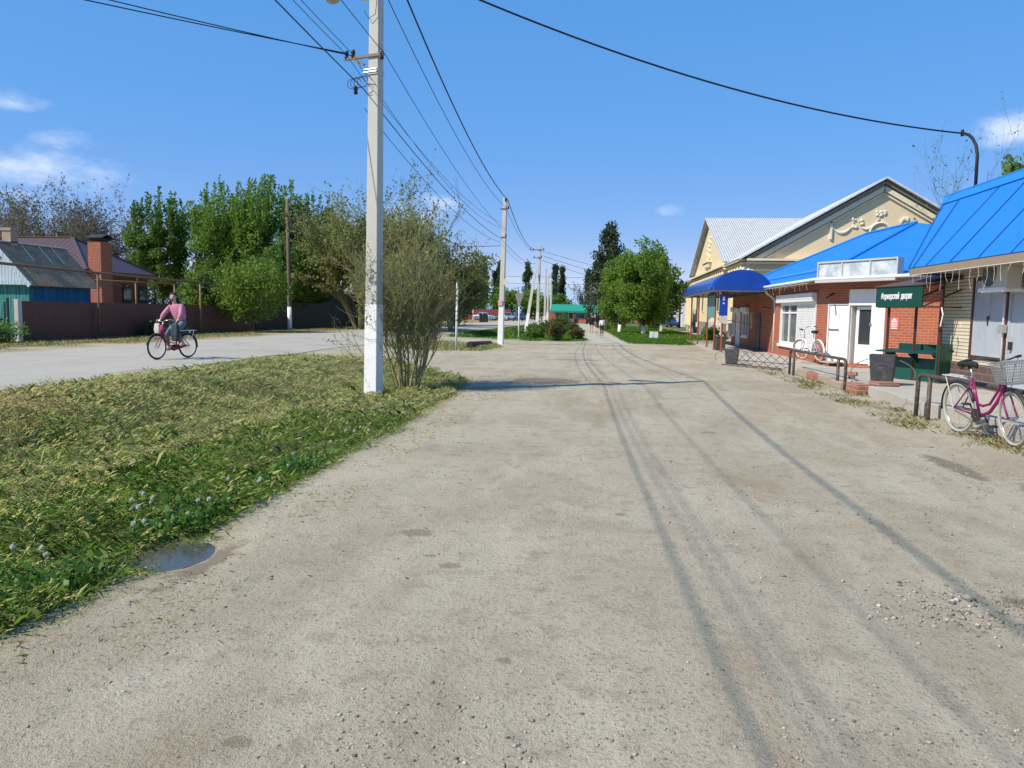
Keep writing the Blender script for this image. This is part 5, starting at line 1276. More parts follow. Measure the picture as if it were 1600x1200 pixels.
tree('leafy_tree', 'tallest fresh green tree with pointed shoots left of the wooden pole', (-28, 60.5), 10.6, 6.8, 1.2, 130, 'fresh', 0.20, 200, 'spire', seed=33, cr=.7)
tree('leafy_tree', 'dark green tree directly behind the wooden pole', (-24.6, 62), 9.2, 6.0, 1.0, 100, 'deep', 0.20, 190, 'spire', seed=34, cr=.65)
tree('leafy_bush', 'bright yellow green bush leaning over the brown fence', (-21.2, 43.6), 4.0, 4.8, 0.5, 70, 'yellow', 0.17, 75, 'spire', cat='bush', seed=35, trunk_r=0.07, cr=0.75)
tree('leafy_tree', 'shaded green tree in front of the dark fence', (-23.6, 55), 7.2, 5.5, 0.6, 70, 'deep', 0.24, 110, 'round', seed=36)
sparse_tree('budding_tree', 'large olive budding tree behind the tall concrete pole', (-18.4, 55), 9.6, 'olive', 34000, 0.20, 5, 0.55, 3, (9, 7, 6), 0.17, 41, L0=5.4, bark=M_twig, twr=1.3)
sparse_tree('budding_tree', 'olive budding tree rising behind the bare shrub', (-14.2, 52), 8.0, 'olive', 32000, 0.19, 5, 0.6, 3, (9, 7, 6), 0.15, 42, L0=4.2, bark=M_twig, twr=1.3)
sparse_tree('budding_tree', 'lower olive budding tree at the right side of the bare shrub', (-11.2, 54), 5.8, 'olive', 17000, 0.18, 5, 0.55, 3, (8, 7, 5), 0.12, 43, L0=3.0, bark=M_twig, twr=1.3)
sparse_tree('budding_tree', 'pale budding tree showing above the roof of the grey house', (-21.5, 66), 10.6, 'olive', 10000, 0.18, 3, 0.4, 3, (7, 6, 5), 0.16, 44, L0=6.4, bark=M_barkg, twr=1.3)
# ---- the bare shrub beside the tall pole
sparse_tree('bare_shrub', 'many stemmed bare shrub with small buds right behind the tall concrete pole', (-4.12, 15.35), 3.2, 'bud', 14000, 0.040, 11, 0.52, 3, (7, 7, 6), 0.030, 51, 'shrubs', 'shrub', M_twig, M_twig, 0.11, (0.10, 0), 1.75, 0.07, 1.0, 0.13, 0.66)
sparse_tree('bare_shrub', 'low spindly suckers leaning left in front of the tall pole', (-4.35, 15.0), 1.5, 'bud', 500, 0.03, 3, 0.7, 2, (4, 4), 0.014, 52, 'shrubs', 'shrub', M_twig, M_twig, 0.03, (-0.7, -0.1), 1.15, 0.08, 1.0, 0.12)
for i, (x, y, h, w, lf, lab) in enumerate(((-30.5, 56, 4.6, 5.5, 'deep', 'shaded undergrowth behind the right half of the brown fence'), (-34, 66, 6.0, 9.0, 'deep', 'wide dark undergrowth behind the brick house'), (-27, 57, 5.0, 5.0, 'fresh', 'green undergrowth tree between the bush and the wooden pole'),
        (-44, 70, 6.5, 11, 'olive', 'olive undergrowth below the half bare trees'), (-58, 72, 6.5, 12, 'olive', 'olive undergrowth at the far left behind the shed'), (-20.5, 72, 6.5, 7, 'deep', 'dark tree filling the gap behind the olive trees'), (-16, 78, 6, 7, 'deep', 'dark tree beyond the bare shrub'))):
    tree('leafy_tree', lab, (x, y), h, w, 0.1, 70, lf, 0.3, 80, 'round', seed=140 + i, cr=w * 0.16)
# ---- centre
tree('pine_tree', 'tall dark pine with an irregular top in the middle distance', (-0.35, 78), 10.6, 5.0, 1.2, 70, 'pine', 0.26, 90, 'pine', seed=61, cr=0.62, white=0)
tree('pine_tree', 'lower sparse dark conifer beside the tall pine', (-1.5, 92), 7.6, 3.6, 2.2, 40, 'pine', 0.30, 60, 'pine', seed=62, cr=0.6)
tree('maple_tree', 'dense rounded green tree with whitewashed trunk on the lawn', (2.55, 61.5), 7.4, 4.6, 0.25, 140, 'fresh', 0.19, 190, 'round', seed=63, white=0.7, cr=0.62, trunk_r=0.14)
tree('maple_tree', 'green tree just left of the dense rounded tree, next to the pine', (0.75, 66), 6.9, 3.8, 0.25, 110, 'fresh', 0.19, 170, 'round', seed=64, white=0.7, cr=0.6, trunk_r=0.13)
tree('maple_tree', 'darker green tree right behind the dense rounded tree', (4.6, 72), 6.4, 4.2, 0.4, 80, 'deep', 0.22, 130, 'round', seed=65, white=0.8, cr=0.65, trunk_r=0.13)
tree('sapling', 'young yellow green sapling on the lawn near the parked red car', (4.6, 72), 2.6, 1.0, 0.8, 14, 'yellow', 0.12, 50, 'round', seed=66, trunk_r=0.03)
# poplars far behind
for i, (x, y, h, lab) in enumerate(((-31.5, 190, 15.2, 'tall slim dark poplar left of the second concrete pole'), (-29.0, 192, 11.8, 'short slim poplar just left of the second concrete pole'),
        (-27.3, 188, 14.2, 'slim poplar touching the left side of the second concrete pole'), (-20.6, 190, 14.0, 'thick dark poplar behind the strut of the third pole'),
        (-14.6, 200, 14.2, 'taller of the two poplars right of the pole row'), (-13.0, 203, 13.6, 'right one of the two poplars right of the pole row'), (-6.2, 200, 13.5, 'poplar half hidden behind the dark pine'))):
    tree('poplar_tree', lab, (x, y), h, 1.5 if i != 3 else 2.6, 0.8, 60, 'poplar', 0.42, 60, 'column', seed=70 + i, cr=0.55, squash=1.6, group='poplars on the horizon')
for i, (x, y, h, w, lf, lab) in enumerate(((-20.5, 150, 6.2, 7.0, 'yellow', 'bright yellow green tree behind the triangular sign'), (-15.0, 152, 6.0, 6.0, 'fresh', 'green tree behind the strut of the third pole'),
        (-30.5, 165, 5.0, 8, 'deep', 'dark tree behind the red fence'), (-38, 160, 6.5, 8, 'deep', 'dark tree at the left end of the red fence'), (-10.5, 158, 5.5, 6, 'deep', 'dark tree left behind the green kiosk'), (4.5, 160, 8, 8, 'deep', 'dark tree right behind the green kiosk'),
        (10.5, 165, 9, 8, 'deep', 'dark tree behind the lawn cars'))):
    tree('leafy_tree', lab, (x, y), h, w, 0.6, 50, lf, 0.45, 70, 'round', seed=80 + i, cr=w * 0.17)
for i, (x, y, h) in enumerate(((-4.5, 168, 8.5), (0.5, 172, 8.0))):
    sparse_tree('bare_tree', ('hazy bare tree above the middle of the green kiosk roof', 'hazy bare tree above the right end of the green kiosk roof')[i], (x, y), h, 'greyg', 3000, 0.3, 3, 0.4, 3, (6, 5, 4), 0.16, 90 + i, L0=h * 0.6, twr=1.8)
# right, behind the near blue roof
sparse_tree('bare_tree', 'nearly bare tree showing left of the hooked mast above the near blue roof', (13.7, 31), 7.7, 'fresh', 700, 0.09, 2, 0.2, 3, (6, 5, 4), 0.07, 95, L0=4.4, jit=.06, twr=1.0)
sparse_tree('bare_tree', 'nearly bare tree showing right of the hooked mast above the near blue roof', (15.2, 31), 7.9, 'fresh', 600, 0.09, 2, 0.2, 3, (6, 5, 4), 0.07, 96, L0=4.5, jit=.06)
tree('young_pine', 'small green pine tip above the near blue roof right of the mast', (14.75, 31.5), 8.0, 1.7, 4.0, 24, 'fresh', 0.17, 70, 'pine', seed=97, cr=0.42)
tree('young_pine', 'small green pine tip peeping over the left end of the near blue roof', (13.9, 32), 6.5, 1.8, 3.0, 22, 'fresh', 0.17, 60, 'pine', seed=98, cr=0.42)
tree('leafy_tree', 'green treetop between the cream gable and the near blue roof', (16.6, 38), 5.9, 2.6, 1.5, 30, 'fresh', 0.25, 60, 'round', seed=99, cr=0.6)
# island and border bushes
for i, (x, y, h, w, lf, lab) in enumerate(((-3.1, 43.6, 1.15, 1.0, 'bronze', 'bronze green bush nearest the lane in the median bed'), (-2.0, 45.5, 0.75, 0.8, 'bronze', 'low bronze bush nearest the path edge'), (-4.5, 45.5, 0.5, 1.0, 'deep', 'low dark bush left of the bronze bush'),
        (-5.0, 51, 0.7, 1.4, 'deep', 'low dark bush at the foot of the strut'), (-4.6, 57, 0.9, 1.5, 'bronze', 'bronze bush behind the low dark bush'), (-3.6, 54, 0.9, 1.1, 'bronze', 'taller bronze bush in the middle of the bed'), (-3.1, 62, 0.9, 1.2, 'bronze', 'dark bush beside the path by the walkers'),
        (-4.8, 70, 1.0, 1.6, 'bronze', 'far bronze bush in the median bed'), (-5.5, 84, 1.4, 2.4, 'deep', 'far dark bush by the concrete poles'), (6.0, 47.5, 0.9, 1.2, 'fresh', 'green bush by the canopy posts'))):
    tree('bush', lab, (x, y), h, w, 0.05, 26, lf, 0.13, 60, 'round', group='bushes by the path', cat='bush', seed=110 + i, trunk_r=0.02, cr=w * 0.2)
tree('bush', 'dark low bush against the foot of the brown fence', (-22.0, 35.5), 0.75, 3.2, 0.0, 30, 'pine', 0.12, 70, 'round', group='bushes by the fence', cat='bush', seed=130, trunk_r=0.02, cr=0.4)
tree('bush', 'small green bush by the picket fence', (-22.1, 25.6), 0.8, 1.5, 0.0, 16, 'fresh', 0.10, 60, 'round', group='bushes by the fence', cat='bush', seed=131, trunk_r=0.02, cr=0.3)

# ------------------------------------------------------------------ grass (uncountable)
XSa = np.array(XS); YSa = np.array(YS); GZ = vs[:, 2].reshape(ny, nx); GM = gm.reshape(ny, nx)
def sample(x, y):
    i = np.clip(np.searchsorted(XSa, x) - 1, 0, nx - 2); j = np.clip(np.searchsorted(YSa, y) - 1, 0, ny - 2)
    u = (x - XSa[i]) / (XSa[i + 1] - XSa[i]); v = (y - YSa[j]) / (YSa[j + 1] - YSa[j])
    def bl(A): return A[j, i] * (1 - u) * (1 - v) + A[j, i + 1] * u * (1 - v) + A[j + 1, i] * (1 - u) * v + A[j + 1, i + 1] * u * v
    return bl(GZ), bl(GM)
def fbm(x, y, s, seed):
    r = np.random.default_rng(seed); o = np.zeros_like(x)
    for k in range(6):
        a = r.random() * 6.283; f = s * (0.6 + r.random() * 1.6); o += np.sin(f * (x * math.cos(a) + y * math.sin(a)) + r.random() * 6.283 + 1.3 * np.sin(f * 0.6 * (y * math.cos(a) - x * math.sin(a))))
    return o / 6
def grassmat(name, c1, c2, tr=0.42): return leafmat(name, c1, c2, None, tr, 0.7)
G_green = grassmat('blade_green', (0.08, 0.19, 0.022), (0.18, 0.31, 0.05)); G_hay = grassmat('blade_hay', (0.38, 0.41, 0.15), (0.66, 0.65, 0.31)); G_tan = grassmat('blade_tan', (0.32, 0.24, 0.11), (0.54, 0.42, 0.22)); G_shade = grassmat('blade_shade', (0.045, 0.085, 0.014), (0.10, 0.15, 0.03)); G_lawn = grassmat('blade_lawn', (0.07, 0.19, 0.015), (0.14, 0.30, 0.03))
PUD = (-2.84, 4.62, 0.26, 0.38)
def mounds(x, y, cell=0.42, seed=1):
    h = np.zeros_like(x)
    for ox, oy, c in ((0.0, 0.0, cell), (0.37, 0.61, cell * 0.62), (0.2, 0.1, cell * 1.9)):
        ix = np.floor(x / c + ox); iy = np.floor(y / c + oy)
        hs = lambda k: np.modf(np.abs(np.sin(ix * 12.9898 + iy * 78.233 + k * 37.719 + seed) * 43758.5453))[0]
        px = (ix - ox + 0.35 + 0.3 * hs(1)) * c; py = (iy - oy + 0.35 + 0.3 * hs(2)) * c
        d2 = ((x - px) ** 2 + (y - py) ** 2) / (c * 0.42) ** 2
        h = np.maximum(h, hs(3) ** 1.6 * np.clip(1 - d2, 0, 1) ** 0.7 * (c / cell) ** 0.5)
    return h
def blades(name, label, n, sx, sy, minm, length, width, tilt, matfn, mats, seed, dens=1.6, clump=0.0, thr=0.0, comb=0.9):
    global rng
    rng = np.random.default_rng(seed)
    y0, y1 = sy; u = rng.random(n); p = 1 - dens
    y = ((y0 + 1) ** p + u * ((y1 + 1) ** p - (y0 + 1) ** p)) ** (1 / p) - 1
    x = sx[0] + rng.random(n) * (sx[1] - sx[0])
    z, g = sample(x, y)
    keep = (((x - PUD[0]) / PUD[2]) ** 2 + ((y - PUD[1]) / PUD[3]) ** 2 > 1.0 + 0.45 * rng.normal(size=n)) & (g + rng.normal(size=n) * 0.12 > minm)
    if thr: keep &= (fbm(x, y, 3.0, seed + 5) + rng.normal(size=n) * .2) > thr
    x, y, z, g = x[keep], y[keep], z[keep], g[keep]; n = len(x)
    d = np.sqrt(x * x + y * y)
    fl = fbm(x, y, 2.2, seed + 1)
    ang = rng.random(n) * 6.283 * comb + fl * 3.0
    ti = np.clip(tilt[0] + tilt[1] * rng.normal(size=n), 0.05, 1.5)
    L = length * (0.5 + 0.8 * rng.random(n) + 0.55 * (rng.random(n) < 0.05)) * (1 + 0.022 * np.minimum(d, 16)) * (0.75 + 0.5 * (fbm(x, y, 1.4, seed + 2) + 1) * 0.5)
    w = (width + 0.00032 * d) * (0.7 + 0.6 * rng.random(n))
    h = np.stack([np.cos(ang), np.sin(ang), np.zeros(n)], 1); s = np.stack([-np.sin(ang), np.cos(ang), np.zeros(n)], 1)
    base = np.stack([x, y, z - 0.008 + (clump * mounds(x, y) * (0.45 + 0.55 * rng.random(n)) if clump else 0.0)], 1)
    mid = base + h * (L * np.sin(ti) * 0.45)[:, None] + np.array([0, 0, 1]) * (L * np.cos(ti) * 0.62)[:, None]
    tip = base + h * (L * np.sin(ti))[:, None] + np.array([0, 0, 1]) * (L * np.cos(ti) * 0.8)[:, None]
    V = np.stack([base - s * w[:, None] / 2, base + s * w[:, None] / 2, mid + s * w[:, None] * 0.4, tip, mid - s * w[:, None] * 0.4], 1).reshape(-1, 3)
    F = np.arange(n * 5).reshape(-1, 5)
    mi = matfn(x, y, g, rng)
    o = np_mesh(name, V, F, mats, midx=mi)
    return tag(o, label, 'grass', kind='stuff')
def vm(x, y, g, r):
    n = len(x); f = fbm(x, y, 1.1, 3) + 0.5 * fbm(x, y, 3.5, 4)
    far_bank = np.clip((-6.3 - x) / 2.2, 0, 1) * np.clip((13.5 - y) / 5, 0, 1)
    k = r.random(n) + 0.42 * f
    m = np.where(k < 0.26 - 0.1 * far_bank, 0, 1)
    m = np.where(r.random(n) < 0.14 + 0.5 * far_bank * (f > -0.35) + 0.12 * (g < 0.6), 2, m)
    shade_f = fbm(x, y, 2.3, 14) + 0.6 * fbm(x, y, 5.5, 15); mo = mounds(x, y); m = np.where(((shade_f < -0.40) & (r.random(n) < 0.7)) | ((mo < 0.05) & (r.random(n) < 0.62)), 3, m)  # clump shadows painted in: dark blades in patches and between mounds
    m = np.where((mo > 0.3) & (m == 3), 1, m)  # mound tops swap the painted shade for light hay
    edge = (x > -3.9 - 0.1 * y) & (x > -4.6) & (y < 11); m = np.where(edge & (r.random(n) < 0.66), 0, m)
    return m
blades('grass', 'mown matted grass and hay covering the verge and its ditch', 800000, (-10.4, -2.35), (1.3, 24.5), 0.42, 0.062, 0.0013, (1.2, 0.28), vm, [G_green, G_hay, G_tan, G_shade], 201, 1.75, 0.13)
blades('tall_grass', 'taller tufts of green grass standing out of the mown verge', 26000, (-10.2, -2.5), (1.3, 24), 0.5, 0.13, 0.0025, (0.7, 0.3), lambda x, y, g, r: np.where(r.random(len(x)) < 0.6, 0, 1), [G_green, G_hay], 202, 1.7, 0.03, 0.22)
blades('lawn_grass', 'bright green lawn between the road and the shops', 170000, (-9.8, 6.6), (41.5, 112), 0.45, 0.11, 0.004, (0.6, 0.3), lambda x, y, g, r: np.where(r.random(len(x)) < 0.06, 1, 0), [G_lawn, G_hay], 203, 2.2)
blades('island_grass', 'patchy grass on the small island with the culvert', 26000, (-10, -4), (26, 41), 0.45, 0.09, 0.004, (0.85, 0.3), lambda x, y, g, r: (r.random(len(x)) * 3).astype(int) % 3, [G_green, G_hay, G_tan], 204, 1.3)
blades('roadside_grass', 'thin dry grass along the foot of the brown fence', 40000, (-24, -17.6), (17, 62), 0.42, 0.075, 0.004, (0.9, 0.3), lambda x, y, g, r: np.where(r.random(len(x)) < 0.6, 2, 0), [G_green, G_hay, G_tan], 205, 1.4)
blades('kerb_grass', 'thin dry grass and weeds along the pavement kerb', 9000, (4.3, 5.4), (9.5, 24), -1, 0.07, 0.0025, (0.9, 0.3), lambda x, y, g, r: np.where(r.random(len(x)) < 0.5, 2, 1 - (r.random(len(x)) < .4)), [G_green, G_hay, G_tan], 206, 1.2, 0.0, 0.15)
blades('clippings', 'dry grass clippings thinning out from the verge over the dirt track', 16000, (-3.3, -2.1), (2.0, 19), -1, 0.05, 0.0018, (1.35, 0.12), lambda x, y, g, r: np.where(r.random(len(x)) < 0.5, 2, 1 - (r.random(len(x)) < .45)), [G_green, G_hay, G_tan], 207, 1.4, 0.0, 0.02)
blades('clippings', 'few stray dry grass clippings lying farther out on the dirt track', 4500, (-2.4, -0.9), (3.0, 19), -1, 0.045, 0.0016, (1.4, 0.1), lambda x, y, g, r: np.where(r.random(len(x)) < 0.7, 2, 1), [G_green, G_hay, G_tan], 208, 1.3, 0.0, 0.15)
# broad leaved weeds at the near edge of the track
rng = np.random.default_rng(77); n = 9000
yy = 1.6 + rng.random(n) ** 1.3 * 7.5; xx = -2.85 - np.abs(rng.normal(size=n)) * 0.42 - 0.05 * rng.random(n)
ok = fbm(xx, yy, 2.4, 9) + 0.9 * np.exp(-((xx + 3.1) / 0.35) ** 2) * (yy < 6.5) > 0.42
ok &= ((xx - PUD[0]) / PUD[2]) ** 2 + ((yy - PUD[1]) / PUD[3]) ** 2 > 1.15
xx, yy = xx[ok], yy[ok]; zz, g_ = sample(xx, yy)
P = np.stack([xx, yy, zz + 0.012 + rng.random(len(xx)) ** 1.5 * 0.12], 1)
V, F = leaf_cards(P, 0.040, up=0.25, aspect=0.7)
tag(np_mesh('weeds', V, F, leafmat('weed_leaf', (0.035, 0.10, 0.012), (0.10, 0.21, 0.03), None, 0.3, 0.45)), 'broad leaved green weeds along the edge of the dirt track', 'weeds', kind='stuff')
# ---- stones and grit on the track
rng = np.random.default_rng(5); n = 30000
y = ((2.2) ** -0.9 + rng.random(n) * ((19.0) ** -0.9 - (2.2) ** -0.9)) ** (1 / -0.9) - 0.6
x = -3.0 + rng.random(n) * 8.0
keepn = fbm(x, y, 1.3, 8) + 0.6 * fbm(x, y, 4, 6) + rng.normal(size=n) * 0.22 > 0.33; x, y = x[keepn], y[keepn]
def patch(cx_, cy_, sx_, sy_, m, rot=0): a = rng.normal(size=(m, 2)) * np.array([sx_, sy_]); return cx_ + a[:, 0], cy_ + a[:, 1]
for args in ((1.95, 4.4, 0.35, 0.22, 800), (2.5, 4.5, 0.3, 0.2, 500), (3.7, 8.3, 0.35, 0.9, 700), (0.9, 6.4, 0.35, 0.6, 250), (-1.6, 18.2, 0.9, 0.8, 500), (5.2, 19.5, 0.15, 1.6, 300)):
    a, c = patch(*args); x = np.concatenate([x, a]); y = np.concatenate([y, c])
n = len(x); z, g_ = sample(x, y)
s = (0.0028 + 0.008 * rng.random(n) ** 4) * (1 + 0.05 * y); 
rub = (np.abs(x - 2.15) < 0.8) & (np.abs(y - 4.4) < 0.5) & (rng.random(n) < .5); s = np.where(rub, s * 1.6, s)
big = (rng.random(n) < 0.006); s = np.where(big, s * 1.8, s)
octv = np.array([(1, 0, 0), (0, 1, 0), (-1, 0, 0), (0, -1, 0), (0, 0, 0.75), (0, 0, -0.5)], dtype=float); octf = np.array([(0, 1, 4), (1, 2, 4), (2, 3, 4), (3, 0, 4), (1, 0, 5), (2, 1, 5), (3, 2, 5), (0, 3, 5)])
ang = rng.random(n) * 6.283; ca_, sa_ = np.cos(ang), np.sin(ang)
B = octv[None] * (0.7 + 0.6 * rng.random((n, 6, 3))) * s[:, None, None] * np.array([1.25, 0.9, 0.8])
X = B[..., 0] * ca_[:, None] - B[..., 1] * sa_[:, None]; Y = B[..., 0] * sa_[:, None] + B[..., 1] * ca_[:, None]
V = np.stack([X + x[:, None], Y + y[:, None], B[..., 2] + z[:, None] + s[:, None] * 0.15], -1).reshape(-1, 3)
F = (octf[None] + (np.arange(n) * 6)[:, None, None]).reshape(-1, 3)
t = NT('stone_grit'); rnd = t.n('ShaderNodeNewGeometry').outputs['Random Per Island']
M_stonegrit = t.pbsdf(t.ramp(rnd, [(0.0, (0.13, 0.11, 0.085)), (0.35, (0.30, 0.26, 0.20)), (0.85, (0.40, 0.36, 0.295)), (1.0, (0.52, 0.49, 0.43))]), 0.95, None, 0, 0.15)
tag(np_mesh('gravel', V, F, M_stonegrit), 'loose stones and grit scattered on the dirt track', 'gravel', kind='stuff')
# ---- dandelion clocks
rs = random.Random(9)
dz = None
def zat(x, y): return float(sample(np.array([x]), np.array([y]))[0][0])
spots = [(-3.55 + rs.uniform(-.25, .25), 5.35 + rs.uniform(-.35, .45)) for _ in range(8)] + [(-3.2, 4.9), (-3.22, 4.8), (-3.75, 4.35), (-3.6, 4.4), (-3.4, 4.2), (-3.05, 5.5), (-3.1, 5.42)] + [(-2.9 - abs(rs.gauss(0, .7)), rs.uniform(5.5, 12.5)) for _ in range(22)]
M_puff = leafmat('dandelion_fluff', (0.62, 0.62, 0.58), (0.75, 0.75, 0.70), None, 0.4, 0.9)
for i, (x, y) in enumerate(spots):
    if dz is None:
        dz = thing('dandelion', 'white dandelion clock standing in the grass verge', 'dandelion', (x, y, zat(x, y)), 0, 'dandelion clocks in the verge')
        b = MB(); b.tube([(0, 0, 0), (0.008, 0, 0.07), (0.005, 0, 0.13)], 0.0028, 5); b.build('stem', G_green, dz)
        V = []; F = []; rr_ = np.random.default_rng(4); dd = unit(rr_.normal(size=(150, 3))); c = np.array([0.005, 0, 0.14])
        V, F = leaf_cards(c + dd * 0.009, 0.010, outward=dd); np_mesh('seed_head', V, F, M_puff, dz)
        b = MB(); b.ball((0.005, 0, 0.14), 0.017, 6); o = dz.children[1]
    else: dup(dz, (x, y, zat(x, y) - rs.uniform(0, .05)), rs.uniform(0, 6))
# ---- puddle by the verge
b = MB(); rs = random.Random(3); n = 28
pts = []
for i in range(n):
    a = 2 * PI * i / n; r = 1 + 0.18 * math.sin(3 * a + 1) + 0.12 * math.sin(5 * a)
    pts.append((PUD[0] + PUD[2] * 1.15 * r * math.cos(a) + 0.03 * math.sin(a), PUD[1] + PUD[3] * 1.15 * r * math.sin(a), 0))
zp = zat(PUD[0], PUD[1]) + 0.026
b.poly([(p[0], p[1], zp) for p in pts])
t = NT('puddle_water'); o_ = t.obj()
tag(b.build('puddle', t.pbsdf(t.mix(t.noise(o_, 6, 4), (0.05, 0.05, 0.048, 1), (0.10, 0.095, 0.085, 1)), 0.14, t.bump(t.noise(o_, 14, 3), 0.25, 0.01), 0, 0.35)), kind='structure')
b = MB(); b.tube([(-6.75, 36.6, -0.12), (-5.9, 37.6, -0.10)], 0.26, 16); tag(b.build('culvert_pipe', M_black), 'dark culvert pipe mouth in the grass island', 'pipe')
# ------------------------------------------------------------------ bicycles
def ring(b, c, R, r, n=40, m=8, y=0.0):
    b.tube([(c[0] + R * math.cos(2 * PI * i / n), y, c[1] + R * math.sin(2 * PI * i / n)) for i in range(n)], r, m, closed=True)
M_cream_tyre = pmat('tyre_pale', (0.42, 0.40, 0.34), 0.8, 0.1, 6, 0.2, 60, dirt=(0.25, 0.22, 0.18), dirtamt=0.6)
M_tyre = pmat('tyre_black', (0.016, 0.016, 0.017), 0.8, 0.2)
def bicycle(label, loc, rz, lean, frame, tyre, rim, fender, basket=None, chainguard=None, steer=0.0, carrier=None, handle=None, pedal=0.0, scale=1.0, stand=True):
    t = thing('bicycle', label, 'bicycle', loc, rz); t.rotation_euler = (lean, 0, rz); t.scale = (scale,) * 3
    R = 0.335; hx = 0.54; hb = Vector((-0.54, 0, R)); hf = Vector((hx, 0, R)); bbk = Vector((-0.10, 0, 0.29))
    st = Vector((-0.24, 0, 0.74)); ht = Vector((0.33, 0, 0.86)); hbm = Vector((0.38, 0, 0.68))
    b = MB()
    b.tube([bbk, st], 0.018, 10); b.tube([ht + Vector((-.01, 0, .02)), hbm + Vector((.008, 0, -.02))], 0.024, 10)
    dn = [hbm + Vector((-.005, 0, .02)), (0.24, 0, 0.50), (0.10, 0, 0.355), (-0.03, 0, 0.30), bbk]; b.tube(dn, 0.022, 10)
    b.tube([hbm.lerp(ht, .75), (0.24, 0, 0.62), (0.10, 0, 0.455), (-0.04, 0, 0.415), (-0.14, 0, 0.43)], 0.016, 10)
    for s in (-1, 1):
        b.tube([bbk + Vector((0, .035 * s, 0)), hb + Vector((0, .06 * s, 0))], 0.011, 8); b.tube([st + Vector((0.01, .018 * s, -.05)), hb + Vector((0, .06 * s, 0))], 0.009, 8)
    b.lathe([(0.0, -.04), (0.028, -.04), (0.028, .04), (0.0, .04)], bbk, 12, 0, 'Y')
    b.build('frame', frame, t, smooth=True)
    def turn(p): # steering about the head tube
        ax = (ht - hbm).normalized(); M = Matrix.Rotation(steer, 3, ax); return hbm + M @ (Vector(p) - hbm)
    f = MB()
    for s in (-1, 1): f.tube([turn(hbm + Vector((0.005, .03 * s, -.03))), turn((0.42, .05 * s, 0.56)), turn((0.47, .052 * s, 0.45)), turn(hf + Vector((0, .055 * s, 0)))], 0.012, 8)
    f.tube([turn(hbm + Vector((0.005, -.035, -.03))), turn(hbm + Vector((.005, .035, -.03)))], 0.015, 8)
    f.build('fork', frame, t, smooth=True)
    def wheel(c, tf):
        w = MB(); ring(w, (c.x, c.z), R - 0.02, 0.021, 44, 8); w.v = [tuple(tf(p)) for p in w.v]; wo_ = w.build('wheel', tyre, t, smooth=True)
        w = MB(); ring(w, (c.x, c.z), R - 0.048, 0.011, 40, 6); w.v = [tuple(tf(p)) for p in w.v]; w.build('rim', rim, wo_, smooth=True)
        w = MB()
        for k in range(28):
            a = 2 * PI * k / 28; a2 = a + (0.5 if k % 2 else -0.5); s = 1 if k % 4 < 2 else -1
            w.tube([(c.x + 0.02 * math.cos(a2), 0.025 * s, c.z + 0.02 * math.sin(a2)), (c.x + (R - .05) * math.cos(a), 0, c.z + (R - .05) * math.sin(a))], 0.0016, 4)
        w.lathe([(0, -.045), (.02, -.045), (.02, .045), (0, .045)], (c.x, 0, c.z), 10, 0, 'Y'); w.v = [tuple(tf(p)) for p in w.v]; w.build('spokes', M_chrome, wo_)
    wheel(hb, lambda p: p); wheel(hf, turn)
    def fend(c, a0, a1, tf, w=0.032):
        q = MB(); n = 18; vs_ = []
        for i in range(n + 1):
            a = R_(lerp(a0, a1, i / n)); 
            for k, (dy, dr) in enumerate(((-w, -0.012), (-w * .5, 0.004), (0, 0.009), (w * .5, 0.004), (w, -0.012))): q.v.append((c.x + (R + .022 + dr) * math.cos(a), dy, c.z + (R + .022 + dr) * math.sin(a)))
        for i in range(n):
            for k in range(4): q.f.append((i * 5 + k, i * 5 + k + 1, i * 5 + k + 6, i * 5 + k + 5)); q.m.append(0)
        q.v = [tuple(tf(p)) for p in q.v]; o = q.build('fender', fender, t, smooth=True); m_ = o.modifiers.new('S', 'SOLIDIFY'); m_.thickness = 0.003
    fend(hb, 20, 190, lambda p: p); fend(hf, 10, 150, turn)
    q = MB(); q.tube([st, st + Vector((-.045, 0, .16))], 0.013, 8); q.build('seat_post', M_chrome, t, smooth=True)
    q = MB(); sc_ = st + Vector((-.06, 0, .19))
    prof = [(-0.14, .085, .0), (-0.10, .10, .02), (-0.03, .085, .018), (0.04, .045, .012), (0.11, .028, .010), (0.15, .018, .0)]
    for x, w, z in prof:
        for k in range(8):
            a = 2 * PI * k / 8; q.v.append((sc_.x + x, w * math.cos(a), sc_.z + z + 0.03 * math.sin(a) - (0.02 if math.sin(a) < -.5 else 0)))
    for i in range(len(prof) - 1):
        for k in range(8): l = (k + 1) % 8; q.f.append((i * 8 + k, i * 8 + l, i * 8 + 8 + l, i * 8 + 8 + k)); q.m.append(0)
    q.f += [tuple(range(8))[::-1], tuple(len(prof) * 8 - 8 + k for k in range(8))]; q.m += [0, 0]
    for s in (-1, 1): q.lathe([(0.018, 0), (.02, .03), (.018, .06)], (sc_.x - .09, .05 * s, sc_.z - .07), 8)
    q.build('saddle', M_black, t, smooth=True)
    q = MB(); q.tube([turn(ht), turn(ht + Vector((-.035, 0, .14)))], 0.013, 8)
    for s in (-1, 1): q.tube([turn(ht + Vector((-.035, 0, .14))), turn(ht + Vector((.0, .10 * s, .17))), turn(ht + Vector((-.04, .22 * s, .20))), turn(ht + Vector((-.15, .29 * s, .18))), turn(ht + Vector((-.24, .30 * s, .165)))], 0.011, 8)
    ho = q.build('handlebar', handle or M_chrome, t, smooth=True)
    q = MB()
    for s in (-1, 1):
        q = MB(); q.tube([turn(ht + Vector((-.15, .29 * s, .18))), turn(ht + Vector((-.26, .302 * s, .162)))], 0.017, 8); q.build('grip', M_black, ho, smooth=True)
    q = MB()
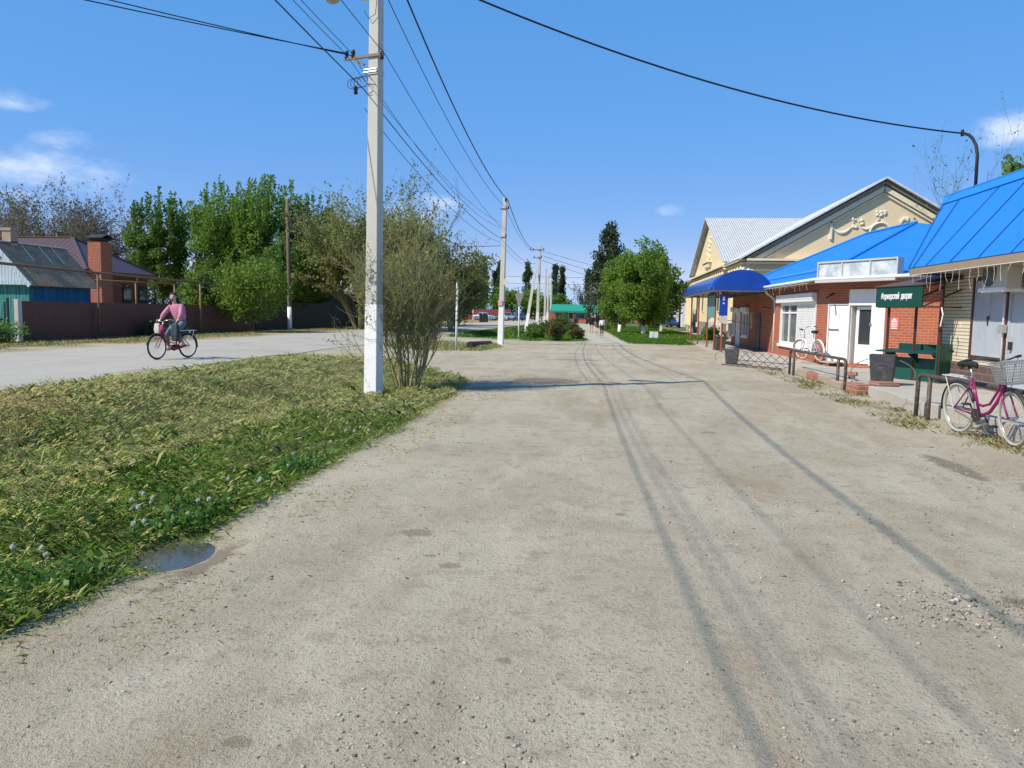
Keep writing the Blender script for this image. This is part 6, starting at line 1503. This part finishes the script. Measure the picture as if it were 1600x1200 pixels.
    q.tube([turn(ht + Vector((-.02, .2, .19))), turn(ht + Vector((.06, .12, .1))), turn(hf + Vector((-.08, .02, .32)))], 0.004, 5); q.build('brake_cable', M_black, ho, smooth=True)
    if carrier:
        q = MB(); z = 2 * R + 0.085
        for s in (-1, 1):
            q.tube([(-0.27, .05 * s, z - .01), (-0.40, .065 * s, z), (-0.78, .065 * s, z), (-0.82, .05 * s, z)], 0.008, 6); q.tube([(-0.72, .065 * s, z), hb + Vector((-.01, .07 * s, 0))], 0.007, 6)
        for x in (-0.42, -0.55, -0.68, -0.8): q.tube([(x, -.065, z), (x, .065, z)], 0.006, 6)
        q.box((-0.58, 0, z + .008), (0.36, 0.05, 0.006)); q.build('carrier', carrier, t, smooth=False)
    # crank and pedals
    q = MB(); ca_, sa_ = math.cos(pedal), math.sin(pedal)
    pr_ = {}
    for s in (-1, 1):
        d_ = Vector((ca_ * s, 0, sa_ * s)) * 0.165; e0 = bbk + Vector((0, .06 * s, 0)); q.tube([e0, e0 + d_ + Vector((0, .015 * s, 0))], 0.010, 6); pr_[s] = e0 + d_ + Vector((0, .06 * s, 0)); q.box(pr_[s], (0.09, 0.075, 0.022))
    q.lathe([(0.02, 0), (0.085, 0), (0.085, -0.006), (0.02, -0.006)], bbk + Vector((0, -.05, 0)), 24, 0, 'Y'); q.build('crank', M_dkmetal, t)
    if chainguard:
        q = MB(); q.prism([(-0.17, -.075, .22), (-0.0, -.075, .235), (0.01, -.075, .36), (-0.14, -.075, .385), (-0.56, -.075, R + .035), (-0.56, -.075, R - .03)], (0, .012, 0)); q.build('chain_guard', chainguard, t, bevel=0.004)
    else:
        q = MB()
        for dz in (0.045, -0.06): q.tube([bbk + Vector((0, -.05, dz * 1.6)), hb + Vector((0, -.05, dz * 0.6))], 0.005, 5)
        q.build('chain', M_dkmetal, t)
    if stand:
        q = MB(); q.tube([bbk + Vector((-.06, .03, -.02)), (-0.20, 0.16, 0.02)], 0.010, 6); q.build('kickstand', M_chrome, t)
    if basket:
        q = MB(); c0 = turn((0.56, 0, 0.92)); n = 4
        tz, bz = 1.00, 0.76
        topr = [(0.40, -.19), (0.72, -.17), (0.72, .17), (0.40, .19)]; botr = [(0.43, -.13), (0.66, -.12), (0.66, .12), (0.43, .13)]
        tp = [turn((x, y, tz + (0.05 if x > .6 else 0))) for x, y in topr]; bt = [turn((x, y, bz)) for x, y in botr]
        def bp(i, u, k): j = (i + 1) % 4; return (tp[i].lerp(tp[j], u)).lerp(bt[i].lerp(bt[j], u), k)
        for i in range(4):
            for m_ in range(13): q.tube([bp(i, m_ / 12, 0), bp(i, m_ / 12, 1)], 0.0035, 4, cap=False)
            for m_ in range(1, 9): q.tube([bp(i, 0, m_ / 8), bp(i, 1, m_ / 8)], 0.0035, 4, cap=False)
        for m_ in range(9): q.tube([bt[0].lerp(bt[3], m_ / 8), bt[1].lerp(bt[2], m_ / 8)], 0.0035, 4, cap=False)
        o = q.build('basket', basket, t)
        q = MB(); q.tube(tp, 0.010, 6, closed=True); q.build('basket_rim', pmat('basket_rim_grey', (0.34, 0.35, 0.35), 0.5), o)
    return t
M_pink = pmat('frame_magenta', (0.24, 0.012, 0.10), 0.3, 0.08, 4, 0.02, 20)
M_rimpale = pmat('rim_pale', (0.62, 0.60, 0.55), 0.4, 0.05)
rz_b = math.atan2(-0.99, 0.16)
bicycle('magenta step through bicycle with a grey front basket leaning on the handrail', (5.02, 10.93, 0.012), rz_b, R_(4), M_pink, M_cream_tyre, M_chrome, M_dkmetal,
        basket=pmat('basket_grey', (0.24, 0.25, 0.25), 0.45, 0.08, 4), steer=R_(-8), carrier=pmat('carrier_pale', (0.52, 0.52, 0.48), 0.5, 0.1), handle=M_dkmetal, pedal=R_(-60), scale=1.06)
bicycle('white and blue bicycle with pale fenders leaning on the red brick wall', (6.42, 25.75, 0.21), math.atan2(0.97, -0.24), R_(-6), pmat('frame_white_blue', (0.62, 0.64, 0.68), 0.4, 0.1), pmat('tyre_tan', (0.30, 0.20, 0.14), 0.8, 0.15), M_rimpale, M_white, steer=R_(18), handle=M_chrome, chainguard=pmat('guard_blue', (0.02, 0.05, 0.22), 0.4), pedal=R_(40), scale=1.0)
CYC = Vector((-11.8, 19.55, terr(-11.8, 19.55) + 0.012)); CRZ = math.atan2(-0.97, -0.25)
cb = bicycle('red bicycle ridden along the grey road, with a white carrier and pale rims', CYC, CRZ, R_(1), pmat('frame_red', (0.38, 0.03, 0.06), 0.4, 0.1), M_tyre, M_rimpale, M_dkmetal, carrier=M_white, handle=M_chrome, pedal=R_(158), scale=1.0, stand=False, steer=R_(3), chainguard=pmat('guard_red', (0.45, 0.03, 0.06), 0.4))

# ------------------------------------------------------------------ people
def skinmesh(name, chains, mat, parent, root=0, sub=2):
    """chains: list of lists of (pos, radius); equal positions are merged"""
    V = []; Rr = []; E = []; ix = {}
    def vid(p, r):
        k = (round(p[0], 4), round(p[1], 4), round(p[2], 4))
        if k not in ix: ix[k] = len(V); V.append(tuple(p)); Rr.append(r if hasattr(r, '__len__') else (r, r))
        return ix[k]
    for ch in chains:
        last = None
        for p, r in ch:
            i = vid(p, r)
            if last is not None and last != i: E.append((last, i))
            last = i
    me = bpy.data.meshes.new(name); me.from_pydata(V, E, []); me.materials.append(mat)
    o = bpy.data.objects.new(name, me); COL.objects.link(o)
    m = o.modifiers.new('Skin', 'SKIN'); m.use_smooth_shade = True
    if not me.skin_vertices: bpy.context.view_layer.objects.active = o
    sv = me.skin_vertices[0].data
    for i, r in enumerate(Rr): sv[i].radius = r; sv[i].use_root = (i == root)
    s = o.modifiers.new('Sub', 'SUBSURF'); s.levels = sub; s.render_levels = sub
    if parent: o.parent = parent
    return o
M_skin = pmat('skin', (0.56, 0.35, 0.26), 0.55, 0.06, 8, 0.03, 60)
M_hair = pmat('hair_dark', (0.022, 0.013, 0.010), 0.5, 0.3, 30, 0.3, 80)
def lerp3(a, b, t): return tuple(a[i] + (b[i] - a[i]) * t for i in range(3))
def person(label, loc, rz, J, top, bottom, shoe, hairlen=0.2, hairmat=None, s=1.0, shorts=False, shoe2=None, bulk=1.0, name='person'):
    t = thing(name, label, 'person', loc, rz); t.scale = (s,) * 3
    g = lambda k: tuple(J[k])
    pel, wai, che, nek, hea = g('pelvis'), g('waist'), g('chest'), g('neck'), g('head')
    ch = [[(pel, (.12, .10)), (wai, (.105, .085)), (che, (.13, .10)), (nek, .052), (hea, .078)]]
    up_ = unit(np.array(hea) - np.array(nek)); fw = np.array(J['face'])
    crown = tuple(np.array(hea) + up_ * 0.085); chin = tuple(np.array(hea) - up_ * 0.055 + fw * 0.045)
    nose = tuple(np.array(hea) + fw * 0.082 + up_ * -0.012)
    ch += [[(hea, .078), (crown, .066)], [(hea, .078), (chin, .042)]]
    for sd in ('L', 'R'):
        ch.append([(che, (.13, .10)), (g('sh' + sd), .052), (g('el' + sd), .038), (g('wr' + sd), .026), (g('ha' + sd), (.030, .018))])
        ha = np.array(g('ha' + sd)); dr = unit(ha - np.array(g('wr' + sd))); sdv = unit(np.cross(dr, np.array([0, 0, 1.0]) if abs(dr[2]) < .9 else np.array([1.0, 0, 0]))); pd = np.cross(sdv, dr)
        for k, (o_, L) in enumerate(((-.027, .062), (-.009, .072), (.009, .067), (.026, .052))):
            a = ha + dr * .03 + sdv * o_; m_ = a + dr * L * .55 - pd * .006; e_ = a + dr * L * .75 - pd * L * .5
            ch.append([(tuple(ha), (.030, .018)), (tuple(a), .0095), (tuple(m_), .0085), (tuple(e_), .007)])
        sg = 1 if sd == 'L' else -1
        a = ha + dr * .0 - sdv * .034 * sg; e_ = a + dr * .045 - sdv * .014 * sg
        ch.append([(tuple(ha), (.030, .018)), (tuple(a), .011), (tuple(e_), .008)])
        ch.append([(pel, (.12, .10)), (g('hip' + sd), .078), (g('kn' + sd), .052), (g('an' + sd), .036), (g('toe' + sd), (.036, .026))])
    skinmesh('body', ch, M_skin, t)
    # face
    sv_ = np.cross(fw, up_); h_ = np.array(hea)
    b = MB(); b.ball(h_ + fw * .088 - up_ * .012, .014, 6, 0, (1, 1, 1.5)); b.build('nose', M_skin, t, smooth=True)
    b = MB()
    for q in (-1, 1): b.ball(h_ + fw * .074 + sv_ * .03 * q + up_ * .012, .0065, 6)
    b.build('eyes', M_black, t, smooth=True)
    b = MB(); b.ball(h_ + fw * .070 - up_ * .045, .016, 6, 0, (1, 1, .45)); b.build('mouth', pmat('lips', (0.40, 0.13, 0.12), 0.5), t, smooth=True)
    b = MB()
    for q in (-1, 1): b.ball(h_ + sv_ * .082 * q, .02, 6, 0, (.8, .6, 1.3))
    b.build('ears', M_skin, t, smooth=True)
    b = MB(); hc = h_ + up_ * .025 - fw * .018; rs = random.Random(2)
    b.ball(h_ + up_ * .030 - fw * .046, .092, 12)
    n = 10
    for i in range(46):
        d_ = unit(np.array([rs.gauss(0, 1), rs.gauss(0, 1), rs.gauss(0, 1)])); k = float(d_ @ fw); u_ = float(d_ @ up_)
        if k > 0.2 and u_ < 0.75: continue
        if u_ < -0.2 and k > -0.3: continue
        b.ball(hc - fw * .02 + d_ * .074, .034, 5)
    for i in range(int(hairlen / 0.02)):
        z = i * 0.02
        for q in range(3): b.ball(hc - fw * (.055 + .1 * z) + sv_ * rs.uniform(-.065, .065) - up_ * z, .034, 5)
        for q in (-1, 1): b.ball(hc + sv_ * (.078 + .15 * z) * q - fw * .025 - up_ * z, .034, 5)
    b.build('hair', hairmat or M_hair, t, smooth=True)
    # clothes
    K = bulk; sl = [[(lerp3(pel, wai, .05), (.16 * K, .135 * K)), (wai, (.17 * K, .145 * K)), (che, (.17 * K, .14 * K)), (lerp3(che, nek, .72), .085)]]
    for sd in ('L', 'R'): sl.append([(che, (.17 * K, .14 * K)), (g('sh' + sd), .074 * K), (lerp3(g('sh' + sd), g('el' + sd), .5), .068 * K), (g('el' + sd), .062 * K), (lerp3(g('el' + sd), g('wr' + sd), .5), .058 * K), (lerp3(g('el' + sd), g('wr' + sd), .93), .046)])
    skinmesh('top', sl, top, t)
    tr = [[(wai, (.125, .105)), (pel, (.145, .125))]]
    for sd in ('L', 'R'):
        if shorts: tr.append([(pel, (.145, .125)), (g('hip' + sd), .10), (lerp3(g('hip' + sd), g('kn' + sd), .62), .088)])
        else: tr.append([(pel, (.145, .125)), (g('hip' + sd), .098), (lerp3(g('hip' + sd), g('kn' + sd), .5), .085), (g('kn' + sd), .068), (lerp3(g('kn' + sd), g('an' + sd), .45), .062), (lerp3(g('kn' + sd), g('an' + sd), .9), .050)])
    skinmesh('trousers' if not shorts else 'shorts', tr, bottom, t)
    for sd in ('L', 'R'):
        an, to = g('an' + sd), g('toe' + sd); m_ = lerp3(an, to, .5); dn = (0, 0, -.02)
        heel = tuple(np.array(an) + (np.array(an) - np.array(to)) * .25 + np.array([0, 0, -.045]))
        skinmesh('shoe', [[(an, .046), (heel, .042), (tuple(np.array(m_) + np.array([0, 0, -.02])), .046), (tuple(np.array(to) + np.array([0, 0, -.005])), (.045, .034))]], shoe2 if (shoe2 and sd == 'R') else shoe, t, sub=1)
    return t
M_hoodie = pmat('hoodie_pink', (0.58, 0.225, 0.31), 0.9, 0.22, 9, 0.6, 22)
M_jeans = pmat('jeans_blue', (0.14, 0.18, 0.245), 0.9, 0.2, 8, 0.2, 80)
M_whiteshoe = pmat('shoe_white', (0.62, 0.60, 0.58), 0.6)
Jc = dict(pelvis=(-.33, 0, 1.00), waist=(-.27, 0, 1.14), chest=(-.16, 0, 1.36), neck=(-.09, 0, 1.52), head=(-.045, 0, 1.66), face=tuple(unit(np.array([0.80, 0.60, -.03]))),
          shL=(-.15, .185, 1.42), elL=(-.02, .29, 1.20), wrL=(.085, .31, 1.075), haL=(.115, .305, 1.055), shR=(-.15, -.185, 1.42), elR=(-.0, -.29, 1.21), wrR=(.085, -.31, 1.075), haR=(.115, -.305, 1.055),
          hipL=(-.29, .10, .96), knL=(.05, .13, .74), anL=(-.23, .125, .44), toeL=(-.10, .135, .37), hipR=(-.29, -.10, .96), knR=(.10, -.12, .68), anR=(.02, -.125, .30), toeR=(.14, -.125, .245))
cw = person('woman with loose dark hair in a pink hoodie and jeans riding the red bicycle', CYC, CRZ, Jc, M_hoodie, M_jeans, M_whiteshoe, 0.22, bulk=1.06)
def bag(label, mat, local, w, h, d, name='shopping_bag'):
    M = Matrix.Translation(CYC) @ Matrix.Rotation(CRZ, 4, 'Z'); p = M @ Vector(local)
    t = thing(name, label, 'bag', p, CRZ)
    b = MB(); b.v += [(-d * .35, -w * .42, 0), (d * .35, -w * .42, 0), (d * .35, w * .42, 0), (-d * .35, w * .42, 0), (-d / 2, -w / 2, -h * .6), (d / 2, -w / 2, -h * .6), (d / 2, w / 2, -h * .6), (-d / 2, w / 2, -h * .6), (-d * .4, -w * .38, -h), (d * .4, -w * .38, -h), (d * .4, w * .38, -h), (-d * .4, w * .38, -h)]
    for l in (0, 4):
        for k in range(4): j = (k + 1) % 4; b.f.append((l + k, l + 4 + k, l + 4 + j, l + j)); b.m.append(0)
    b.f += [(0, 1, 2, 3), (11, 10, 9, 8)]; b.m += [0, 0]
    b.build('bag_body', mat, t, bevel=0.03)
    b = MB(); b.tube([(0, -w * .25, 0), (0, -w * .08, .1), (0, w * .08, .1), (0, w * .25, 0)], 0.006, 5); b.build('strap', mat, t, smooth=True)
bag('dark blue grey bag hanging from the handlebar of the ridden red bicycle', pmat('bag_dark', (0.035, 0.045, 0.055), 0.7, 0.3, 10), (.16, .27, .94), .22, .46, .15)
bag('small cream bag hanging from the far grip of the ridden red bicycle', pmat('bag_cream', (0.55, 0.47, 0.40), 0.7, 0.1), (.22, -.30, .95), .20, .28, .10)
bag('small crimson bag between the other two bags on the ridden red bicycle', pmat('bag_crimson', (0.40, 0.04, 0.10), 0.7, 0.1), (.34, 0.0, .92), .12, .16, .09)
def walkJ(stride=.16, arm=.12):
    return dict(pelvis=(0, 0, .93), waist=(0, 0, 1.07), chest=(.01, 0, 1.30), neck=(.02, 0, 1.46), head=(.04, 0, 1.59), face=(1.0, 0, 0),
                shL=(0, .19, 1.38), elL=(-arm * .6, .24, 1.12), wrL=(-arm * .4, .25, .88), haL=(-arm * .3, .25, .82), shR=(0, -.19, 1.38), elR=(arm * .3, -.24, 1.12), wrR=(arm, -.24, .89), haR=(arm * 1.1, -.24, .83),
                hipL=(0, .09, .88), knL=(stride * .7, .09, .48), anL=(stride, .09, .085), toeL=(stride + .15, .1, .045), hipR=(0, -.09, .88), knR=(-stride * .2, -.09, .47), anR=(-stride, -.09, .10), toeR=(-stride + .14, -.1, .04))
M_wshirt = pmat('shirt_white', (0.74, 0.74, 0.74), 0.85, 0.05); M_blk = pmat('cloth_black', (0.020, 0.020, 0.024), 0.85, 0.3)
zz_ = lambda x, y: terr(x, y) + 0.014
person('child in a white jacket and black trousers walking away on the path', (-0.62, 55.15, zz_(-.62, 55.15)), R_(93), walkJ(.10), M_wshirt, M_blk, M_black, 0.06, s=0.76)
person('person in a black jacket and shorts with bare legs walking ahead on the path', (-1.57, 63.6, zz_(-1.57, 63.6)), R_(93), walkJ(.08), M_blk, M_blk, M_black, 0.10, pmat('hair_fair', (0.25, 0.17, 0.10), 0.6), s=0.95, shorts=True)

# ------------------------------------------------------------------ cars
M_carglass = glassmat('car_glass', (0.02, 0.024, 0.028), 0.05)
def car(label, loc, rz, col, L=4.3, W_=1.68, H_=1.42, name='parked_car', suv=False):
    t = thing(name, label, 'car', loc, rz, 'parked cars')
    t_ = NT('car_paint_%d' % len(bpy.data.materials)); paint = t_.pbsdf(c4(col), 0.28, None, 0.25, 0.6, Coat_Weight=0.6)
    hl = L / 2; b = MB()
    prof = [(-hl, .30), (-hl, .62), (-hl + .06, .86), (-hl + .75, .92), (hl - 1.25, .90), (hl - .25, .74), (hl - .02, .60), (hl, .32), (hl - .1, .22), (-hl + .1, .22)]
    b.prism([(x, -W_ / 2, z) for x, z in prof], (0, W_, 0)); b.build('body', paint, t, bevel=0.06)
    b = MB(); x0, x1, x2, x3 = -hl + (.15 if suv else .62), -hl + (.35 if suv else 1.2), hl - 2.0, hl - 1.2
    w0, w1 = W_ / 2 - .04, W_ / 2 - .22
    lo = [(x0, -w0, .88), (x3, -w0, .88), (x3, w0, .88), (x0, w0, .88)]; hi = [(x1, -w1, H_), (x2, -w1, H_), (x2, w1, H_), (x1, w1, H_)]
    b.v += lo + hi; b.f += [(4, 5, 6, 7)] + [(i, (i + 1) % 4, (i + 1) % 4 + 4, i + 4) for i in range(4)]; b.m += [0] * 5
    b.build('cabin', paint, t, bevel=0.05)
    def side(s, u0, u1):
        pa = lambda u, k: Vector((lerp(lerp(x0, x3, u), lerp(x1, x2, u), k), s * (lerp(w0, w1, k) + .012), lerp(.88, H_, k)))
        q = MB(); q.poly([pa(u0, .12), pa(u1, .12), pa(u1 - .02, .85), pa(u0 + .02, .85)] if s < 0 else [pa(u1, .12), pa(u0, .12), pa(u0 + .02, .85), pa(u1 - .02, .85)]); q.build('window', M_carglass, t)
    for s in (-1, 1): side(s, .06, .48); side(s, .52, .94)
    for sgn, xa, xb in ((1, x3, x2), (-1, x0, x1)):
        q = MB(); f0 = lambda y, k: Vector((lerp(xa, xb, k) + .012 * sgn, y, lerp(.88, H_, k) + .012)); q.poly([f0(-w0 + .12, .12), f0(w0 - .12, .12), f0(w1 - .06, .9), f0(-w1 + .06, .9)]); q.build('windscreen', M_carglass, t)
    for x in (-hl + .75, hl - .8):
        for s in (-1, 1):
            q = MB(); q.lathe([(0.18, -.09), (.29, -.09), (.31, -.05), (.31, .05), (.29, .09), (.18, .09)], (x, s * (W_ / 2 - .08), .31), 20, 0, 'Y'); w_ = q.build('wheel', M_tyre, t, smooth=True)
            q = MB(); q.lathe([(0.0, .075 * s), (.10, .085 * s), (.19, .07 * s), (.19, -.05 * s)], (x, s * (W_ / 2 - .08), .31), 16, 0, 'Y'); q.build('rim', M_chrome, w_, smooth=True)
    for s in (-1, 1):
        q = MB(); q.box((hl - .03, s * .58, .64), (.08, .34, .13)); q.build('headlight', M_glassl, t, bevel=.02)
        q = MB(); q.box((-hl + .02, s * .62, .70), (.06, .26, .16)); q.build('tail_light', M_postred, t, bevel=.02)
    q = MB(); q.box((hl - .02, 0, .36), (.10, W_ - .1, .16)); q.box((-hl + .02, 0, .38), (.10, W_ - .1, .16)); q.build('bumper', M_dkmetal, t, bevel=.03)
    return t
gl = lambda x, y: terr(x, y) + .01
car('silver blue saloon car parked in front of the dull red fence', (-22.0, 135, gl(-22, 135)), R_(-14), (0.22, 0.30, 0.36), 4.4)
car('pale silver car partly hidden behind the second concrete pole', (-18.0, 133, gl(-18, 133)), R_(-60), (0.45, 0.50, 0.50), 4.2)
car('dark violet car behind the triangular sign', (-15.6, 132, gl(-15.6, 132)), R_(-70), (0.06, 0.055, 0.11), 4.2)
car('dark blue car with a shiny windscreen parked on the right beyond the lawn', (8.3, 112, gl(8.3, 112)), R_(-75), (0.03, 0.07, 0.15), 4.2, 1.7, 1.5)
car('bright red car parked at the left end of the lawn cars under the tree', (5.6, 116, gl(5.6, 116)), R_(-60), (0.35, 0.02, 0.015), 4.0)
car('crimson car parked next to the dark blue car', (7.2, 117, gl(7.2, 117)), R_(-80), (0.28, 0.015, 0.03), 4.0)

# ------------------------------------------------------------------ rails, racks, bins, masonry
M_rail = pmat('rail_brown', (0.075, 0.052, 0.042), 0.55, 0.35, 14, 0.2, 60, dirt=(0.25, 0.20, 0.15), dirtamt=0.7)
def rail(label, xa, ya, xb, yb, h, base):
    t = thing('handrail', label, 'handrail', (xa, ya, base), 0, 'pipe handrails along the pavement')
    d = Vector((xb - xa, yb - ya, 0)); L = d.length; d.normalize(); R = .14
    def P(s, z): p = d * s; return (p.x, p.y, z)
    pts = [P(0.0, -.3), P(0.02, h - R)] + [P(0.02 + R - R * math.cos(a), h - R + R * math.sin(a)) for a in (R_(25), R_(50), R_(75))] + [P(.02 + R, h), P(L - R, h)] + [P(L - R + R * math.sin(a), h - R + R * math.cos(a)) for a in (R_(25), R_(50), R_(75))] + [P(L, h - R), P(L, -.3)]
    b = MB(); b.tube(pts, .034, 10); b.build('top_pipe', M_rail, t, smooth=True)
    for s in (.42, L - .5):
        b = MB(); b.tube([P(s, -.3), P(s, h)], .034, 10); b.build('post', M_rail, t, smooth=True)
    return t
rail('brown pipe handrail along the broken masonry edge in front of the red brick shop', 5.0, 22.3, 5.17, 17.72, .68, 0.0)
rail('brown pipe handrail behind the magenta bicycle', 5.02, 13.3, 5.32, 8.6, .70, 0.0)
rk = thing('bicycle_rack', 'low bicycle rack of crossed slanting rods in front of the brick shop', 'bicycle rack', (4.45, 24.3, 0.0))
for k in range(8):
    u = k / 7; p = Vector((lerp(-.62, .78, u), lerp(1.0, -1.0, u), 0))
    for sg, L, h in ((1, .36, .50), (-1, .26, .46)):
        b = MB(); b.tube([p + Vector((.26 * sg, .0, .0)), p + Vector((0, .04 * sg, h * .42)), p + Vector((-L * sg, .08 * sg, h))], .009, 6); b.build('rod', M_rail, rk, smooth=True)
for zz, o_ in ((.04, .26), (.04, -.26), (.21, 0)):
    b = MB(); b.tube([Vector((-.62 + o_, 1.05, zz)), Vector((.78 + o_, -1.05, zz))], .014, 6); b.build('rail', M_rail, rk, smooth=True)

def bin_(label, loc, rz, w, h, tint, loops):
    t = thing('litter_bin', label, 'litter bin', loc, rz)
    b = MB(); w0 = w * .40; w1 = w * .5
    b.v += [(-w0, -w0, .04), (w0, -w0, .04), (w0, w0, .04), (-w0, w0, .04), (-w1, -w1, h), (w1, -w1, h), (w1, w1, h), (-w1, w1, h)]
    b.f += [(3, 2, 1, 0)] + [(i, (i + 1) % 4, (i + 1) % 4 + 4, i + 4) for i in range(4)]; b.m += [0] * 5
    o = b.build('bin_body', tint, t, bevel=.012); m_ = o.modifiers.new('S', 'SOLIDIFY'); m_.thickness = .012
    b = MB()
    for x in (-w0 * .7, w0 * .7): b.box((x, 0, .02), (.05, w0 * 1.6, .04))
    b.box((0, 0, h * .8), (w * .8, w * .8, .02)); b.build('base', M_dkmetal, t)
    b = MB(); rs = random.Random(int(w * 100))
    for k in range(loops):
        c0, z0, r0 = rs.uniform(-.08, .1), rs.uniform(.4, .95), rs.uniform(.06, .14)
        b.tube([(c0 * w / .5 + r0 * 1.2 * math.cos(a) + .04 * math.sin(2 * a + k), -w1 - .012 - .02 * abs(math.sin(1.5 * a)), h * z0 + r0 * math.sin(a)) for a in [k + i * 2 * PI / 16 for i in range(12 - k)]], .0035, 5)
    b.tube([(.62 * math.cos(a) * w / .5, .02, .22 + .33 * math.sin(a)) for a in [R_(-20 + i * 220 / 16) for i in range(17)]], .010, 6)
    b.build('wire_loop', pmat('wire_grey', (0.16, 0.15, 0.13), 0.5, 0.2), t, smooth=True)
    return t
bin_('dark grey square litter bin tangled in wire loops beside the green stall', (5.72, 17.05, .22), R_(-24), .50, .62, pmat('bin_charcoal', (0.05, 0.052, 0.058), 0.6, 0.3, 8, 0.1, 40, dirt=(.14, .14, .14), dirtamt=.5), 1)
bin_('small dark bin at the far end of the bicycle rack', (4.0, 26.1, 0.0), R_(-15), .44, .50, pmat('bin_slate', (0.07, 0.075, 0.085), 0.6, 0.2), 2)
b = MB(); b.box((4.75, 34.4, .38), (.4, .4, .58)); b.box((4.75, 34.4, .68), (.44, .44, .03)); tag(b.build('litter_bin', pmat('bin_olive', (0.06, 0.055, 0.035), 0.7, 0.3), bevel=.015), 'olive square litter bin under the blue barrel canopy', 'litter bin')
def block(name, label, cat, c, d, mat, rz=0.0, bev=.012, ry=0):
    b = MB(); b.box((0, 0, 0), d); o = b.build(name, mat, bevel=bev); o.location = c; o.rotation_euler = (0, ry, rz); return tag(o, label, cat)
M_brickstub = brickmat('brick_stub', (0.34, 0.115, 0.075), (0.42, 0.16, 0.11), (0.36, 0.29, 0.23), 0.25, 0.085, 0.012)
block('brick_stub', 'crumbling red brick stub at the near end of the masonry edge', 'bricks', (5.24, 17.0, .10), (.30, .62, .24), M_brickstub, R_(4))
block('brick_stub', 'lower red brick remnant behind the brick stub by the litter bin', 'bricks', (5.66, 16.75, .25), (.45, .4, .08), M_brickstub, R_(12))
block('loose_brick', 'single loose red brick lying on the pavement behind the handrail', 'brick', (5.85, 19.6, .245), (.14, .28, .085), M_brickstub, R_(60))
block('loose_brick', 'broken loose brick lying beside the handrail end', 'brick', (5.6, 18.7, .24), (.12, .2, .08), M_brickstub, R_(-25))
M_msn = pmat('masonry_pale', (0.36, 0.29, 0.22), 0.95, 0.2, 5, 0.5, 30, dirt=(.2, .15, .11), dirtamt=.5); M_msr = pmat('masonry_red', (0.33, 0.15, 0.10), 0.95, 0.15, 5, 0.5, 30, dirt=(.3, .22, .16), dirtamt=.5)
for (y, L, m, lab, hh) in ((21.4, 1.0, M_msn, 'pale masonry block at the far end of the broken edge'), (20.3, 1.05, M_msr, 'reddish plastered masonry block under the handrail'), (19.25, .95, M_msn, 'pale masonry block in the middle of the broken edge'), (18.3, .85, M_msn, 'pale masonry block just before the brick stub')) if False else [(a[0], a[1], a[2], a[3], .2 + .02 * math.sin(a[0] * 3)) for a in ((21.4, 1.0, M_msn, 'pale masonry block at the far end of the broken edge'), (20.3, 1.05, M_msr, 'reddish plastered masonry block under the handrail'), (19.25, .95, M_msn, 'pale masonry block in the middle of the broken edge'), (18.3, .85, M_msn, 'pale masonry block just before the brick stub'))]:
    block('masonry_block', lab, 'masonry', (5.22, y, hh / 2 - .01), (.22, L, hh), m, R_(1.5 * math.sin(y)), .03)
nb = thing('sign_stand', 'small white folded notice board on the lawn', 'sign', (2.75, 50.2, terr(2.75, 50.2)), R_(4))
b = MB(); b.box((-.14, 0, .28), (.26, .02, .44)); b.box((.15, .01, .27), (.26, .02, .44)); b.build('panel', M_plastic, nb)
b = MB()
for x in (-.26, 0, .28): b.box((x, .015, .12), (.025, .02, .3))
b.build('leg', M_chrome, nb)
